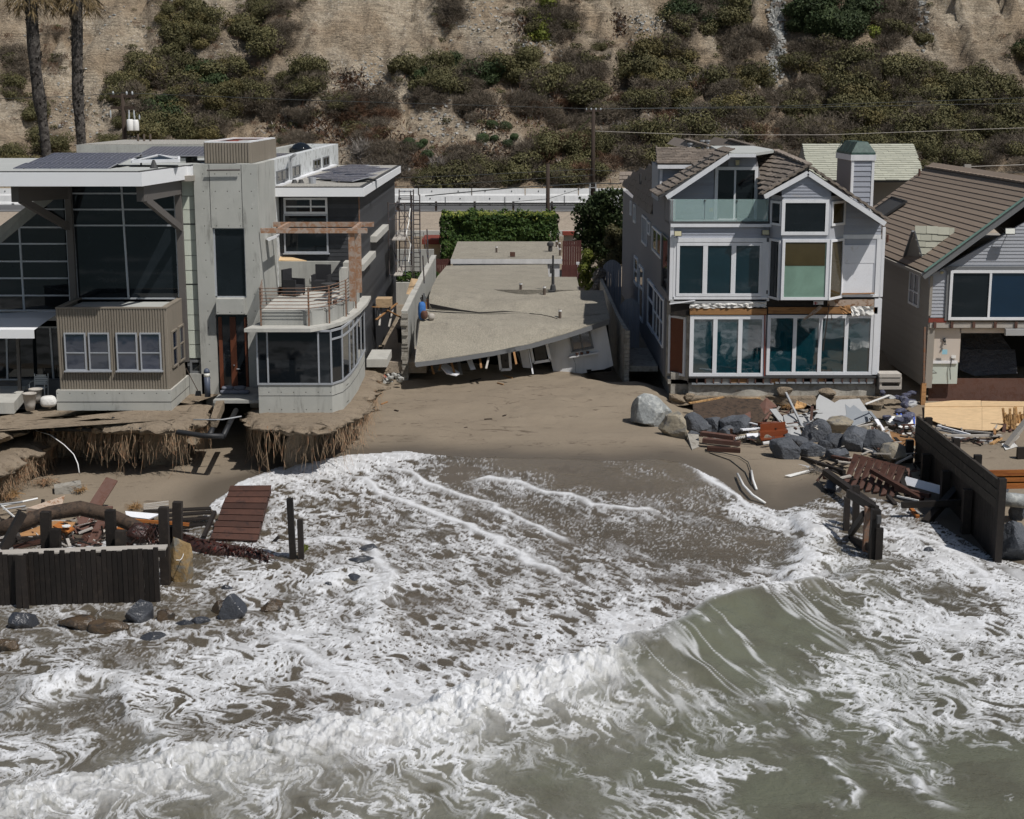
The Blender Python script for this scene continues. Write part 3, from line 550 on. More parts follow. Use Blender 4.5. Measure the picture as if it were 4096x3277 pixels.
# foam cover set out over the shore: place, cover, green, stretched, churn
CP_ = [(60, 2700, .62, .1, 0, .1), (300, 2900, .45, .1, 0, .25), (200, 3100, .62, .2, 0, .4), (700, 2700, .70, .1, 0, .1), (600, 2950, .55, .1, 0, .25), (900, 2850, .66, .1, 0, .1), (1000, 2500, .66, 0, 0, .1), (400, 2560, .55, 0, 0, .2), (100, 2520, .62, 0, 0, .3), (800, 2440, .55, 0, 0, .2),
       (700, 2300, .62, 0, 0, .1), (1000, 2300, .74, 0, 0, .0), (1200, 2350, .60, 0, 0, .1), (1350, 2300, .52, 0, 0, .2), (1450, 2450, .58, 0, 0, .2), (1250, 2600, .66, 0, 0, .1), (1500, 2700, .78, 0, 0, 0), (1700, 2600, .74, 0, 0, 0), (1900, 2700, .86, 0, 0, .1), (2100, 2550, .74, 0, 0, 0), (1300, 2800, .62, 0, 0, 0), (1150, 2950, .45, 0, 0, .1), (1700, 2450, .62, 0, 0, 0), (1900, 2400, .60, 0, 0, 0), (2200, 2400, .66, 0, 0, 0), (2450, 2500, .82, 0, 0, 0), (2600, 2400, .70, 0, 0, 0), (2800, 2350, .72, 0, 0, 0), (2950, 2420, .74, 0, 0, 0), (3100, 2300, .64, 0, 0, 0), (2700, 2280, .52, 0, 0, 0), (2400, 2300, .58, 0, 0, 0),
       (950, 1990, .72, 0, 0, 0), (1100, 1900, .80, 0, 0, 0), (1300, 1850, .80, 0, 0, 0), (1550, 1830, .84, 0, 0, 0), (1200, 2000, .62, 0, 0, 0), (1350, 1960, .50, 0, 0, 0), (1500, 2050, .50, 0, 0, 0), (1300, 2100, .58, 0, 0, 0), (1100, 2100, .66, 0, 0, 0), (1600, 2150, .48, 0, 0, 0), (1700, 2250, .56, 0, 0, 0), (1500, 2250, .62, 0, 0, 0), (1700, 1920, .60, 0, 0, 0), (1600, 1900, .45, 0, 0, 0), (1850, 1880, .20, 0, 0, 0), (2000, 1860, .08, 0, 0, 0), (2200, 1880, .05, 0, 0, 0), (2500, 1900, .05, 0, 0, 0), (2700, 1920, .08, 0, 0, 0), (2600, 1860, .10, 0, 0, 0),
       (1900, 1960, .42, 0, 0, 0), (2050, 1980, .30, 0, 0, 0), (2200, 2050, .30, 0, 0, 0), (2000, 2080, .40, 0, 0, 0), (2100, 2200, .52, 0, 0, 0), (2350, 2150, .30, 0, 0, 0), (2500, 2050, .28, 0, 0, 0), (2700, 2020, .26, 0, 0, 0), (2900, 2060, .22, 0, 0, 0), (3050, 2150, .16, 0, 0, 0), (2850, 2200, .20, 0, 0, 0), (2600, 2180, .30, 0, 0, 0), (2500, 2250, .45, 0, 0, 0), (3150, 2220, .22, 0, 0, 0), (2900, 1960, .25, 0, 0, 0),
       (3080, 2000, .70, 0, 0, 0), (3200, 2010, .45, 0, 0, 0), (3300, 2030, .60, 0, 0, 0), (3270, 2120, .85, 0, 0, .2), (3270, 2250, .80, .2, 0, .5), (3400, 2080, .62, 0, .2, .1), (3500, 2120, .58, 0, .4, .1), (3350, 2300, .45, .5, .4, .4), (3450, 2350, .35, .4, .8, .3), (3600, 2250, .55, .2, .6, .1), (3700, 2200, .72, .1, .4, .1), (3800, 2330, .45, .3, .8, .1), (3950, 2330, .75, .1, .5, .1), (4080, 2450, .80, .1, .5, .1), (3700, 2420, .62, .3, .7, 0), (3900, 2480, .72, .3, .7, 0), (3500, 2470, .52, .5, .9, 0), (3350, 2500, .62, .5, .8, 0), (3650, 2560, .50, .6, .8, 0), (3850, 2600, .62, .5, .6, 0), (4050, 2650, .80, .3, .5, 0), (4000, 2850, .72, .5, .4, 0), (3800, 2780, .56, .7, .5, 0), (3600, 2750, .50, .8, .5, 0), (3400, 2650, .50, .8, .7, 0), (3400, 2850, .34, .9, .5, 0), (3600, 2950, .20, 1, .5, 0), (3900, 3000, .14, 1, .5, 0), (3700, 3150, .12, 1, .6, 0), (4050, 3200, .12, 1, .5, 0), (3400, 3100, .20, 1, .5, 0), (3300, 3250, .14, 1, .6, 0), (3200, 2560, .20, .9, 1, 0), (3000, 2650, .16, .9, 1, .1), (2850, 2720, .16, .9, 1, .1), (3100, 2780, .40, .9, .9, 0), (2950, 2850, .42, .9, .8, .1), (2900, 2950, .62, .8, .3, .1), (3000, 3080, .62, .8, .3, .1), (2850, 3150, .60, .8, .3, .1), (3100, 2950, .45, .9, .4, 0), (3150, 3200, .18, 1, .5, 0),
       (2600, 2760, .48, .6, .5, .9), (2400, 2850, .55, .5, .3, .9), (2600, 2900, .42, .8, .6, .6), (2500, 3050, .34, .9, .9, .4), (2300, 2980, .55, .5, .4, .8), (2700, 3050, .40, .9, .8, .3), (2300, 3200, .34, .9, .9, .3), (2600, 3250, .40, .9, .7, .2), (2000, 2980, .62, .4, .2, .95), (1800, 3050, .58, .4, .2, .95), (2000, 3150, .42, .8, .7, .6), (1600, 3100, .58, .4, .2, .9), (1700, 3230, .44, .7, .6, .6), (1300, 3150, .60, .3, .2, .9), (1400, 3260, .48, .5, .4, .7), (1000, 3180, .56, .3, .3, .8), (800, 3260, .50, .4, .3, .7), (500, 3200, .66, .3, .2, .6), (200, 3270, .60, .3, .2, .6), (2150, 2860, .82, .2, 0, .8), (1500, 3000, .80, .1, 0, .6)]
CW = np.array([[*wpx(c[0], c[1])[:2], *c[2:]] for c in CP_])
num = np.zeros(X.shape + (4,)); den = np.zeros(X.shape)
wx = X + (fbm(X * 0.35 + 3, Y * 0.35, 4) - 0.5) * 3.0; wy = Y + (fbm(X * 0.35, Y * 0.35 + 30, 4) - 0.5) * 3.0
for c in CW:
 k = 1.0 / (((wx - c[0]) ** 2 + (wy - c[1]) ** 2) + 0.12) ** 1.7
 den += k
 for j in range(4): num[..., j] += k * c[2 + j]
A = num / den[..., None]; DN, GR, DI, CH = A[..., 0], A[..., 1], A[..., 2], A[..., 3]
DN = DN - .03 + (fbm(X * 0.8, Y * .6 + 4, 4) - 0.5) * 0.40 - .07 * (1 - sst(-9, -4, X)); DN = np.minimum(DN, .80 + .1 * wn)
HT = np.zeros_like(X); LN = np.zeros_like(X)
def line(pts): return [tuple(wpx(*p)[:2]) for p in pts]
jx = X + (fbm(X * 0.7 + 1, Y * 0.7, 3) - 0.5) * 0.8; jy = Y + (fbm(X * 0.7, Y * 0.7 + 50, 3) - 0.5) * 0.8
for pts, wd, up in (([(1300, 1885), (1426, 1900), (1508, 1941), (1597, 1967), (1664, 2000), (1819, 2049), (1953, 2108), (2042, 2167), (2153, 2227), (2228, 2271), (2420, 2360)], .20, .55), ([(1480, 1850), (1619, 1878), (1715, 1923), (1819, 1956), (1946, 1989), (2042, 2026), (2139, 2078), (2220, 2123), (2265, 2145)], .16, .5),
     ([(1864, 1919), (1953, 1900), (2042, 1915), (2116, 1930), (2190, 1960), (2302, 1967), (2383, 2004), (2560, 2010), (2700, 2050)], .20, .45), ([(2720, 1862), (2860, 1912), (3000, 1992), (3130, 2050), (3240, 2075)], .22, .6), ([(1760, 1830), (1500, 1815), (1300, 1850), (1100, 1872), (960, 1925), (860, 1985), (780, 2050)], .30, .5),
     ([(1180, 2150), (1330, 2120), (1480, 2150), (1560, 2250), (1530, 2400)], .22, .4), ([(1030, 2520), (1180, 2600), (1330, 2700), (1500, 2800)], .25, .35), ([(2400, 2440), (2650, 2560), (2900, 2640)], .2, .2), ([(3330, 2600), (3420, 2750), (3480, 2850), (3560, 3000), (3700, 3150), (3850, 3277)], .12, .5), ([(3560, 2850), (3650, 3000), (3700, 3090), (3790, 3190)], .14, .5), ([(3300, 3030), (3400, 3120), (3430, 3190), (3400, 3270)], .15, .5), ([(3900, 2560), (3700, 2480), (3500, 2400), (3350, 2330)], .2, .3), ([(4096, 2400), (3900, 2250), (3750, 2150), (3600, 2080)], .25, .35), ([(3050, 2700), (3160, 2830), (3210, 2950)], .1, .45)):
 dd, ss, t_ = pdist(jx, jy, line(pts)); fade = sst(0, .12, t_) * (1 - sst(.85, 1, t_)); LN = np.maximum(LN, np.exp(-(dd / max(wd * .8, .13)) ** 2) * fade * (up + .6)); DN += 0.16 * np.exp(-(dd / (wd * 6)) ** 2) * fade; HT += .04 * np.exp(-(dd / wd) ** 2) * fade
for pts, h in (([(60, 2860), (180, 2740), (330, 2700), (480, 2720), (560, 2820), (620, 2950), (700, 3050)], .2), ([(3240, 2040), (3270, 2130), (3250, 2190), (3250, 2240), (3200, 2290), (3220, 2370)], .25), ([(1240, 2330), (1370, 2260), (1480, 2290), (1530, 2400), (1500, 2500)], .12)):
 dd, ss, t_ = pdist(jx, jy, line(pts)); DN += .3 * np.exp(-(dd / .4) ** 2); CH += .3 * np.exp(-(dd / .7) ** 2); HT += h * np.exp(-(dd / .55) ** 2)
# the breaking wave
ck = line([(3700, 2175), (3330, 2345), (3100, 2440), (2900, 2530), (2700, 2640), (2450, 2730), (2100, 2810), (1600, 2925), (1000, 3060), (400, 3170), (-300, 3250)])
jd = X + (fbm(X * 0.5 + 1, Y * 0.5, 3) - 0.5) * 0.9; je = Y + (fbm(X * 0.5, Y * 0.5 + 50, 3) - 0.5) * 0.9
dd, ss, t_ = pdist(jd, je, ck); mid = wpx(2600, 2400); dm, sm, tm = pdist(np.array([mid.x]), np.array([mid.y]), ck); QW = dd * ss * np.sign(sm[0])      # >0 landward
# ---- the fine surface
Dr = 1 / np.linspace(1 / 24.0, 1 / 63.0, 600); ux = np.linspace(-1, 1, 1300)
Yf = np.repeat((Dr - 67.0)[:, None], 1300, 1); Xf = ux[None, :] * (Dr * .43)[:, None]
sd, q, dens, grn, churn, lin, H0 = (samp(f, Xf, Yf) for f in (SD, QW, DN, GR, CH, LN, HT))
# stir the pattern with swirls and the pull of the backwash
ps = fbm(X * .42 + 7, Y * .42, 3) * 2.6 + fbm(X * 1.3, Y * 1.3 + 3, 2) * .22; vy, vx = np.gradient(ps, .1); tb = .16 + .30 * np.clip(CH * 1.5, 0, 1) + .24 * (1 - sst(-7, -2, X)) + .30 * sst(6, 9, X); VX, VY = -vy * -1 * tb, -vx * tb
ax, ay = Xf.copy(), Yf.copy()
for _ in range(9): a, c = samp(VX, ax, ay), samp(VY, ax, ay); ax -= a * .1; ay -= c * .1
def worley(x, y, k=1.0):
 xi = np.floor(x).astype(np.int32); yi = np.floor(y).astype(np.int32); best = np.full(x.shape, 9.0)
 for i in (-1, 0, 1):
  for j in (-1, 0, 1):
   a = (xi + i) & 255; c = (yi + j) & 255; r_ = _PG[a, c]
   best = np.minimum(best, np.hypot(x - (xi + i + .15 + .7 * _PG[c, (a + 57) & 255]), y - (yi + j + .15 + .7 * r_)) / (.25 + .95 * _PG[(a + 31) & 255, (c + 91) & 255] ** k))
 return best
cs, sn = math.cos(R(-58)), math.sin(R(-58)); al, ac = ax * cs + ay * sn, -ax * sn + ay * cs
low = fbm(al * .55, ac * .9, 4); amp = np.interp(Xf, [-14, -8, -2, 2, 6, 8, 9.5, 12], [.30, .42, .58, .95, 1.1, .75, .25, 0]); ampn = np.clip(amp * 1.6, 0, 1); white = 1 - sst(2.0, 3.6, Xf + (low - .5) * 4)
dens = dens + .20 * np.where(q > 0, np.exp(-(q / 1.5) ** 2), 0) * ampn
back = np.exp(-((q + 1.3) / .9) ** 2) * (1 - white) * ampn; dens = dens - .34 * back; grn = np.clip(grn + .4 * back, 0, 1)
dd_ = np.clip(dens + (low - .5) * .55, 0, 1.05)
rad = np.interp(dd_, [0, .15, .3, .45, .6, .75, .9, 1.05], [1.7, .95, .68, .52, .38, .27, .14, .03])
w1 = worley(al * .95, ac * 1.9) / rad; w2 = worley(al * 2.6 + 40, ac * 5.2) / (rad * .92); w3 = worley(al * 7 + 9, ac * 11 + 5, 1.5) / (rad * .75)
wm = np.minimum(np.minimum(w1, w2 * 1.04), w3 * 1.22)
lace = sst(.93, 1.10, wm)
rid = 1 - np.abs(2 * fbm(al * 1.1 + 3, ac * 3.4, 5, .62) - 1); str_ = sst(.80, .97, rid)
body = .32 + .40 * sst(.35, .85, dd_) + .36 * str_ * sst(.15, .5, dd_) + .3 * (fbm(al * 2.2, ac * 4.4, 4, .65) - .5)
foam = lace * np.clip(body, .12, 1)
foam = np.maximum(foam, str_ * sst(.22, .55, dd_) * .55 * sst(.45, .7, fbm(al * .8 + 20, ac * 1.4, 3) + .12))
spk = vnoise(Xf * 22, Yf * 9); foam = np.maximum(foam, sst(.62, .85, spk * (.75 + .5 * fbm(Xf * 1.2, Yf * .9, 3))) * .42 * sst(.06, .2, dd_) * (1 - sst(.3, .5, dd_)) * (1 - sst(.1, .4, grn)))       # froth flecks
fl = fbm(al * 2 + 5, ac * 4, 4, .65); foam = np.maximum(foam, np.clip(lin * np.where(grn > .3, sst(.42, .62, fl) * .9, .55 + .8 * fl), 0, .95))
c0, c1 = Vector(ck[1]), Vector(ck[5]); cdv = (c1 - c0).normalized(); sc_ = Xf * cdv.x + Yf * cdv.y; sr = 1 - np.abs(2 * fbm(sc_ * 1.5 + .5 * low + .35 * q, q * .16 + 3, 4, .55) - 1)
foam = np.maximum(foam, sst(.90, .985, sr) * .62 * np.exp(-((q + 1.6) / 1.5) ** 2) * (1 - white) * ampn)
roll = np.exp(-((q + .35) / 1.0) ** 2) * white * ampn; lump = fbm(Xf * 1.6, Yf * 1.6, 5); l2 = fbm(Xf * 4.5, Yf * 4.5, 4, .65)
rg2 = 1 - np.abs(2 * fbm(ax * 2.4, ay * 2.0 + 9, 5, .65) - 1)
foam = np.maximum(foam, roll * np.clip(.30 + 1.5 * (rg2 - .55) + .8 * (l2 - .4), 0, .95)); foam = np.maximum(foam, np.exp(-((q - .12) / (.16 + .28 * white)) ** 2) * ampn * np.clip(.45 + 1.1 * (l2 - .3), 0, .97))
churn = np.clip(churn * .9 * np.clip(.2 + 1.6 * (fbm(ax * 1.2, ay * 1.0, 4) - .3), 0, 1) + .35 * roll, 0, .9)
HW = amp * np.where(q > 0, np.exp(-(q / .45) ** 2), np.exp(-(np.abs(q) / 2.0) ** 1.6)) + roll * ((lump - .42) * .45 + (l2 - .5) * .26)
Hh = H0 + HW + (fbm(Xf * .5, Yf * .5, 4) - .5) * .14 + (l2 - .5) * .07 * (.5 + churn) + foam * .015
S = samp(sand_np(X, Y), Xf, Yf); base = np.interp(Yf, [-43, -25, -16, -9], [0.0, 0.1, 0.36, 0.9]); sd = sd + (l2 - .5) * .12
edge = sst(0.0, 1.2, -sd); Zw = np.maximum(base, S + 0.035) + Hh * np.clip(edge, .05, 1) + 0.02
film_ = np.minimum(Zw, S + .03 + .10 * np.clip(-sd, 0, 3)); Zw = np.where(sd > -3, film_ + Hh * edge * .6, Zw); Zw = np.where(sd > 0.02, S - 0.12, Zw)
tag(gridmesh('sea_water', Xf, Yf, Zw, 'sea', attrs={'foam': np.clip(foam, 0, 1), 'grn': np.clip(grn, 0, 1), 'churn': churn, 'film': np.clip(sst(-7, -1.0, sd) * (1 - sst(.15, .45, dd_)), 0, 1)}), kind='structure')
def water_z(x, y):
 D = y + 67; i = int(np.clip((1 / 24 - 1 / D) / (1 / 24 - 1 / 63) * 599, 0, 599)); j = int(np.clip((x / (D * .43) + 1) / 2 * 1299, 0, 1299)); return float(Zw[i, j])
# plain water round about
Zc = np.maximum(np.interp(Y, [-43, -25, -16, -9], [0.0, 0.1, 0.36, 0.9]), sand_np(X, Y) + .03) - .10; Zc = np.where(SD > -.5, sand_np(X, Y) - .2, Zc)
tag(gridmesh('sea_water', X[::3, ::3], Y[::3, ::3], Zc[::3, ::3], 'sea', attrs={'foam': (np.clip(DN, 0, 1) * .9 * sst(.42, .62, fbm(X * .9, Y * .7, 5, .65) + .12))[::3, ::3], 'grn': np.clip(GR, 0, 1)[::3, ::3], 'churn': CH[::3, ::3] * 0, 'film': CH[::3, ::3] * 0}), kind='structure')
b = B()
b.add([(-26.9, -900, 0), (26.9, -900, 0), (26.9, -44.9, -.08), (-26.9, -44.9, -.08)], [(0, 1, 2, 3)]).add([(-900, -900, 0), (-26.9, -900, 0), (-26.9, -12, 0), (-900, -12, 0)], [(0, 1, 2, 3)]).add([(26.9, -900, 0), (900, -900, 0), (900, -12, 0), (26.9, -12, 0)], [(0, 1, 2, 3)])
def openmat():
 m, nt, p = newmat('open_sea'); g = geo(nt); c = mixc(nt, rmp(nt, nz(nt, g, 0.09, 6, 0.7, 0.5, (0.5, 1.5, 1)), .55, .66), (0.05, 0.085, 0.08), (.5, .52, .53)); nt.links.new(c, p.inputs['Base Color']); p.inputs['Roughness'].default_value = .3
 nt.links.new(bump(nt, nz(nt, g, .5, 6), .5, .5), p.inputs['Normal']); MATS['open_sea'] = m
openmat()
o = b.build('open_sea', 'open_sea'); tag(o, kind='structure')
# ================================================================ helpers for fronts
K = 2.1035
def crop(ox, oy): return lambda x, y: (ox + x / K, oy + y / K)
q5, q6, q7, q8 = crop(0, 500), crop(700, 500), crop(2400, 500), crop(3072, 500)
q1, q2, q3, q4, q9 = crop(0, 1100), crop(700, 1100), crop(1500, 900), crop(2400, 1100), crop(3072, 1100)
UX, UY, UZ = Vector((1, 0, 0)), Vector((0, 1, 0)), Vector((0, 0, 1))
def rc(q, x0, y0, x1, y1, D):
 a = q(x0, (y0 + y1) / 2); b = q(x1, (y0 + y1) / 2); c = q((x0 + x1) / 2, y0); d = q((x0 + x1) / 2, y1)
 return wp(*a, D).x, wp(*b, D).x, wp(*d, D).z, wp(*c, D).z
def window(parent, O, u, n, w, h, fw=0.06, cols=(), rows=(), fmat='white_trim', gmat='glass_dark', dep=0.07, name='window', bar=None, sill=False, gmats=None):
 v = UZ; O = Vector(O); bar = bar or fw * 0.7
 def bx(b, u0, u1, v0, v1, d0, d1): b.obox(O + u * (u0 + u1) / 2 + v * (v0 + v1) / 2 + n * (d0 + d1) / 2, u * (u1 - u0) / 2, v * (v1 - v0) / 2, n * (d1 - d0) / 2)
 f = B()
 bx(f, 0, w, 0, fw, 0, dep); bx(f, 0, w, h - fw, h, 0, dep); bx(f, 0, fw, fw, h - fw, 0, dep); bx(f, w - fw, w, fw, h - fw, 0, dep)
 cs = [0.0] + list(cols) + [1.0]; rs = [0.0] + list(rows) + [1.0]
 for c in cols: bx(f, c * w - bar / 2, c * w + bar / 2, fw, h - fw, 0, dep - 0.006)
 for r in rows: bx(f, fw, w - fw, r * h - bar / 2, r * h + bar / 2, 0, dep - 0.01)
 o = f.build(name, fmat, parent)
 k = 0
 for i in range(len(cs) - 1):
  for j in range(len(rs) - 1):
   a = cs[i] * w + (fw if i == 0 else bar / 2); b_ = cs[i + 1] * w - (fw if i == len(cs) - 2 else bar / 2)
   c = rs[j] * h + (fw if j == 0 else bar / 2); d = rs[j + 1] * h - (fw if j == len(rs) - 2 else bar / 2)
   g = B(); bx(g, a, b_, c, d, 0.004, dep * 0.4); g.build('pane', gmats[k % len(gmats)] if gmats else gmat, o); k += 1
 if sill:
  s = B(); bx(s, -0.05, w + 0.05, -0.05, -0.002, 0, dep + 0.06); s.build('sill', fmat, o)
 return o
def fwin(parent, q, x0, y0, x1, y1, D, **k):           # a window in a front that faces the sea
 a, b_, c, d = rc(q, x0, y0, x1, y1, D); return window(parent, (a, D - 67, c), UX, -UY, b_ - a, d - c, **k)
def Yd(D): return D - 67.0
def bx_(name, mat, parent, x0, x1, D0, D1, z0, z1): return B().box(x0, x1, Yd(D0), Yd(D1), z0, z1).build(name, mat, parent)

# ================================================================ modern house on the left
H1 = empty('modern_house', (-9.5, -4, 2.7), 'modern concrete and glass house with flat white edged roofs on the eroded bluff', 'house')
xl, xr = wp(790, 1100, 60.5).x, wp(1033, 850, 60.5).x; zt = wp(900, 657, 60.5).z; DT = 60.5
# tower front with openings: window, door
wx0, wx1, wz0, wz1 = rc(q6, 325, 868, 592, 1455, DT); dx0, dx1, dz0, dz1 = rc(q2, 358, 335, 612, 930, DT)
b = B(); Y0, Y1 = Yd(DT), Yd(DT) + .35
b.box(xl, wx0, Y0, Y1, 2.2, zt); b.box(wx1, xr, Y0, Y1, 2.2, zt); b.box(wx0, wx1, Y0, Y1, wz1, zt); b.box(wx0, wx1, Y0, Y1, dz1, wz0)
b.box(xl, xl + .35, Y1, Yd(88), 2.2, zt); b.box(xr - .35, xr, Y1, Yd(65), 2.2, zt)
tw = b.build('tower_wall', 'board_concrete', H1)
for x in (q6(293, 0)[0], q6(562, 0)[0]):
 X_ = wp(x, 760, DT).x; g = B(); g.box(X_ - .012, X_ + .012, Y0 - .003, Y0 + .01, wz1 + .02, zt - .02); g.build('control_joint', 'dark_trim', tw)
b = B(); b.tube([wp(*q6(268, 382), 60.35), wp(*q6(548, 378), 60.35)], .035, 8); b.build('steel_rod', 'steel_paint', H1)
bx_('clerestory_wall', 'whitewash', H1, xr - .35, xr - .004, 65, 88.7, 9.0, zt); bx_('rear_wall', 'whitewash', H1, xl, xr, 88.7, 89, 2.2, zt)
bx_('upper_roof', 'roof_membrane', H1, xl + .35, xr - .35, DT + .35, 88.7, zt - .5, zt - .35)
def sidewin(parent, xw, D0, D1, z0, z1, **k): return window(parent, (xw, Yd(D0), z0), UY, UX, D1 - D0, z1 - z0, **k)
for D0, D1 in ((65.4, 68.6), (69.5, 72.6), (77.7, 80.4), (81.6, 84.2)): sidewin(H1, xr, D0, D1, 10.78, 11.28, fw=.06, cols=(.5,), fmat='grey_trim', name='clerestory_window', dep=.06)
bd = B(); bd.tube([wp(*q6(963, 250), 66.2) + Vector((.25, 0, 0)), Vector((xr + .12, Yd(69), zt - .05)), Vector((xr + .12, Yd(69), 10.75))], .06, 6); bd.build('downpipe', 'grey_conduit', H1)
for D0, D1, px0, px1 in ((70, 75.5, 870, 1140),):
 for i in range(2):
  for j in range(2):
   x0 = xr - 3.6 + i * 1.62; bx_('solar_panel', 'solar', H1, x0, x0 + 1.58, D0 + j * 2.8, D0 + j * 2.8 + 2.7, zt - .12, zt - .08)
b = B(); b.lathe((xr - 1.5, Yd(84.5), zt - .35), [(.6, 0), (.6, .25), (.5, .3), (.4, .42), (.2, .52), (.02, .55)], 16); b.build('dome_skylight', 'glass_dark', H1, True)
# ribbed box on the tower top
def ribbed(name, x0, x1, D0, D1, z0, z1, faces, mat='corrugated', pitch=.105):
 b = B()
 def strip(P, u, L, n):
  m = int(L / pitch); V = []; F_ = []
  for i in range(m):
   a = i * L / m; s = L / m
   for t_, h_ in ((0, 0), (.12, .035), (.62, .035), (.74, 0)):
    p = P + u * (a + s * t_) + n * h_; V += [p, p + Vector((0, 0, z1 - z0))]
  p = P + u * L; V += [p, p + Vector((0, 0, z1 - z0))]
  F_ = [(2 * i, 2 * i + 2, 2 * i + 3, 2 * i + 1) for i in range(len(V) // 2 - 1)]; b.add(V, F_)
 if 'f' in faces: strip(Vector((x0, Yd(D0), z0)), UX, x1 - x0, -UY)
 if 'r' in faces: strip(Vector((x1, Yd(D0), z0)), UY, D1 - D0, UX)
 if 'l' in faces: strip(Vector((x0, Yd(D1), z0)), -UY, D1 - D0, -UX)
 if 'b' in faces: strip(Vector((x1, Yd(D1), z0)), -UX, x1 - x0, UY)
 return b.build(name, mat, H1)
cx0, cx1 = wp(*q6(250, 240), 61).x, wp(*q6(635, 240), 61).x; cz1 = wp(*q6(440, 150), 61).z
ribbed('ribbed_roof_box', cx0, cx1, 61, 67.5, zt + .02, cz1, 'frlb')
b = B(); b.box(cx0, cx1, Yd(61), Yd(61.14), cz1, cz1 + .05); b.box(cx0, cx1, Yd(67.36), Yd(67.5), cz1, cz1 + .05); b.box(cx0, cx0 + .14, Yd(61.14), Yd(67.36), cz1, cz1 + .05); b.box(cx1 - .14, cx1, Yd(61.14), Yd(67.36), cz1, cz1 + .05); b.build('box_rim', 'white_fascia', H1)
bx_('box_floor', 'rust_red', H1, cx0 + .05, cx1 - .05, 61.05, 67.45, cz1 - .1, cz1 - .04); bx_('box_hatch', 'roof_membrane', H1, cx0 + .9, cx1 - .3, 63.5, 64.6, cz1 - .04, cz1 + .02)
# tower window, sill block, door
b = B(); b.box(wx0, wx0 + .07, Y0 + .1, Y0 + .2, wz0, wz1); b.box(wx1 - .04, wx1, Y0 + .1, Y0 + .2, wz0, wz1); b.box(wx0, wx1, Y0 + .1, Y0 + .2, wz0, wz0 + .05); b.box(wx0, wx1, Y0 + .1, Y0 + .2, wz1 - .04, wz1)
tf = b.build('tower_window', 'aluminium', H1); B().box(wx0 + .07, wx1 - .04, Y0 + .14, Y0 + .17, wz0 + .05, wz1 - .04).build('pane', 'glass_dark', tf)
a, b_, c, d = rc(q6, 350, 1463, 580, 1590, 60.2); bx_('sill_block', 'board_concrete', H1, a, b_, 60.1, DT, c, d)
dr = B(); dr.box(dx0, dx1, Y0 + .12, Y0 + .2, 2.9, dz1); do = dr.build('entry_door', 'glass_dark', H1)
for f0, f1 in ((.04, .16), (.42, .62), (.9, .98)): B().box(dx0 + (dx1 - dx0) * f0, dx0 + (dx1 - dx0) * f1, Y0 + .08, Y0 + .118, 2.95, dz1 - .1).build('door_stile', 'red_wood', do)
B().tube([(dx0 + .72, Y0 + .05, 3.75), (dx0 + .86, Y0 + .05, 3.74)], .02, 6).build('handle', 'aluminium', do); B().lathe((dx0 + .62, Y0 + .06, 3.9), [(.03, -.02), (.03, .02)], 8).build('lock', 'aluminium', do)
# pale channel glass strip
px0, px1 = wp(*q5(1535, 1000), 60.7).x, wp(*q5(1650, 1000), 60.7).x; ytop = [470, 600, 715, 840, 970, 1100, 1225, 1347, 1470, 1600, 1730, 1850, 1965]
for i in range(len(ytop) - 1):
 z1_ = wp(*q5(1590, ytop[i]), 60.7).z; z0_ = wp(*q5(1590, ytop[i + 1]), 60.7).z; g = .05 if i in (2, 6) else .012
 bx_('channel_glass_panel', 'channel_pane', H1, px0, px1, 60.72, 60.8, z0_ + g, z1_ - .012)
bx_('strip_backing', 'grey_trim', H1, px0 - .02, px1 + .22, 60.82, 60.95, 2.2, zt - .9)
fwin(H1, q1, 1600, 715, 1700, 825, 60.7, fw=.09, fmat='grey_trim', gmat='glass_dark', name='vent_window');
a, b_, c, d = rc(q1, 1600, 830, 1712, 1000, 60.6); bx_('plinth', 'concrete', H1, a, b_ + .1, 60.5, 60.8, 2.0, d)
a, b_, c, d = rc(q5, 1525, 425, 1630, 470, 60.3); bx_('strip_cap', 'side_warm', H1, a, b_, 59.9, 60.9, c, d)
# main roof with white edge
zr1 = wp(566, 690, 55.2).z; zr0 = wp(566, 746, 55.2).z
fr_ = [wp(-900, 690, 55.2).x, wp(566, 690, 55.2).x, wp(752, 660, 60.4).x, xl - .02]
pl = [(fr_[0], Yd(55.2)), (fr_[1], Yd(55.2)), (fr_[2], Yd(60.3)), (xl - .01, Yd(60.3)), (xl - .01, Yd(68)), (fr_[0], Yd(68))]
b = B(); b.prism([(x, y, zr0) for x, y in pl], (0, 0, zr1 - zr0)); b.build('main_roof', 'white_fascia', H1)
def inset(pl, k):
 cx = sum(p[0] for p in pl) / len(pl); cy = sum(p[1] for p in pl) / len(pl); return [(x + k * (1 if x < cx else -1), y + k * (1 if y < cy else -1)) for x, y in pl]
b = B(); b.prism([(x, y, zr1 - .05) for x, y in inset(pl, .06)], (0, 0, .085)); b.build('roof_edge', 'dark_trim', H1)
b = B(); b.prism([(x, y, zr1 - .04) for x, y in inset(pl, .2)], (0, 0, .08)); b.build('roof_deck', 'roof_membrane', H1)
b = B(); b.prism([(x, y, zr0 - .02) for x, y in inset(pl, .25)], (0, 0, .015)); b.build('soffit', 'steel_paint', H1)
def panels(c00, c10, c01, c11, nu, nv, parent):
 for i in range(nu):
  for j in range(nv):
   P = lambda s, t_: (c00 * (1 - s) + c10 * s) * (1 - t_) + (c01 * (1 - s) + c11 * s) * t_
   a = P((i + .008) / nu, (j + .008) / nv); b1 = P((i + .992) / nu, (j + .008) / nv); c = P((i + .008) / nu, (j + .992) / nv)
   u = b1 - a; v = c - a; n = u.cross(v).normalized()
   me = unit_mesh('panel', 'solar', lambda b: b.box(0, 1, 0, 1, -1, 0)); piece('solar_panel', me, frame_m(a, u, v, n * .04), parent)
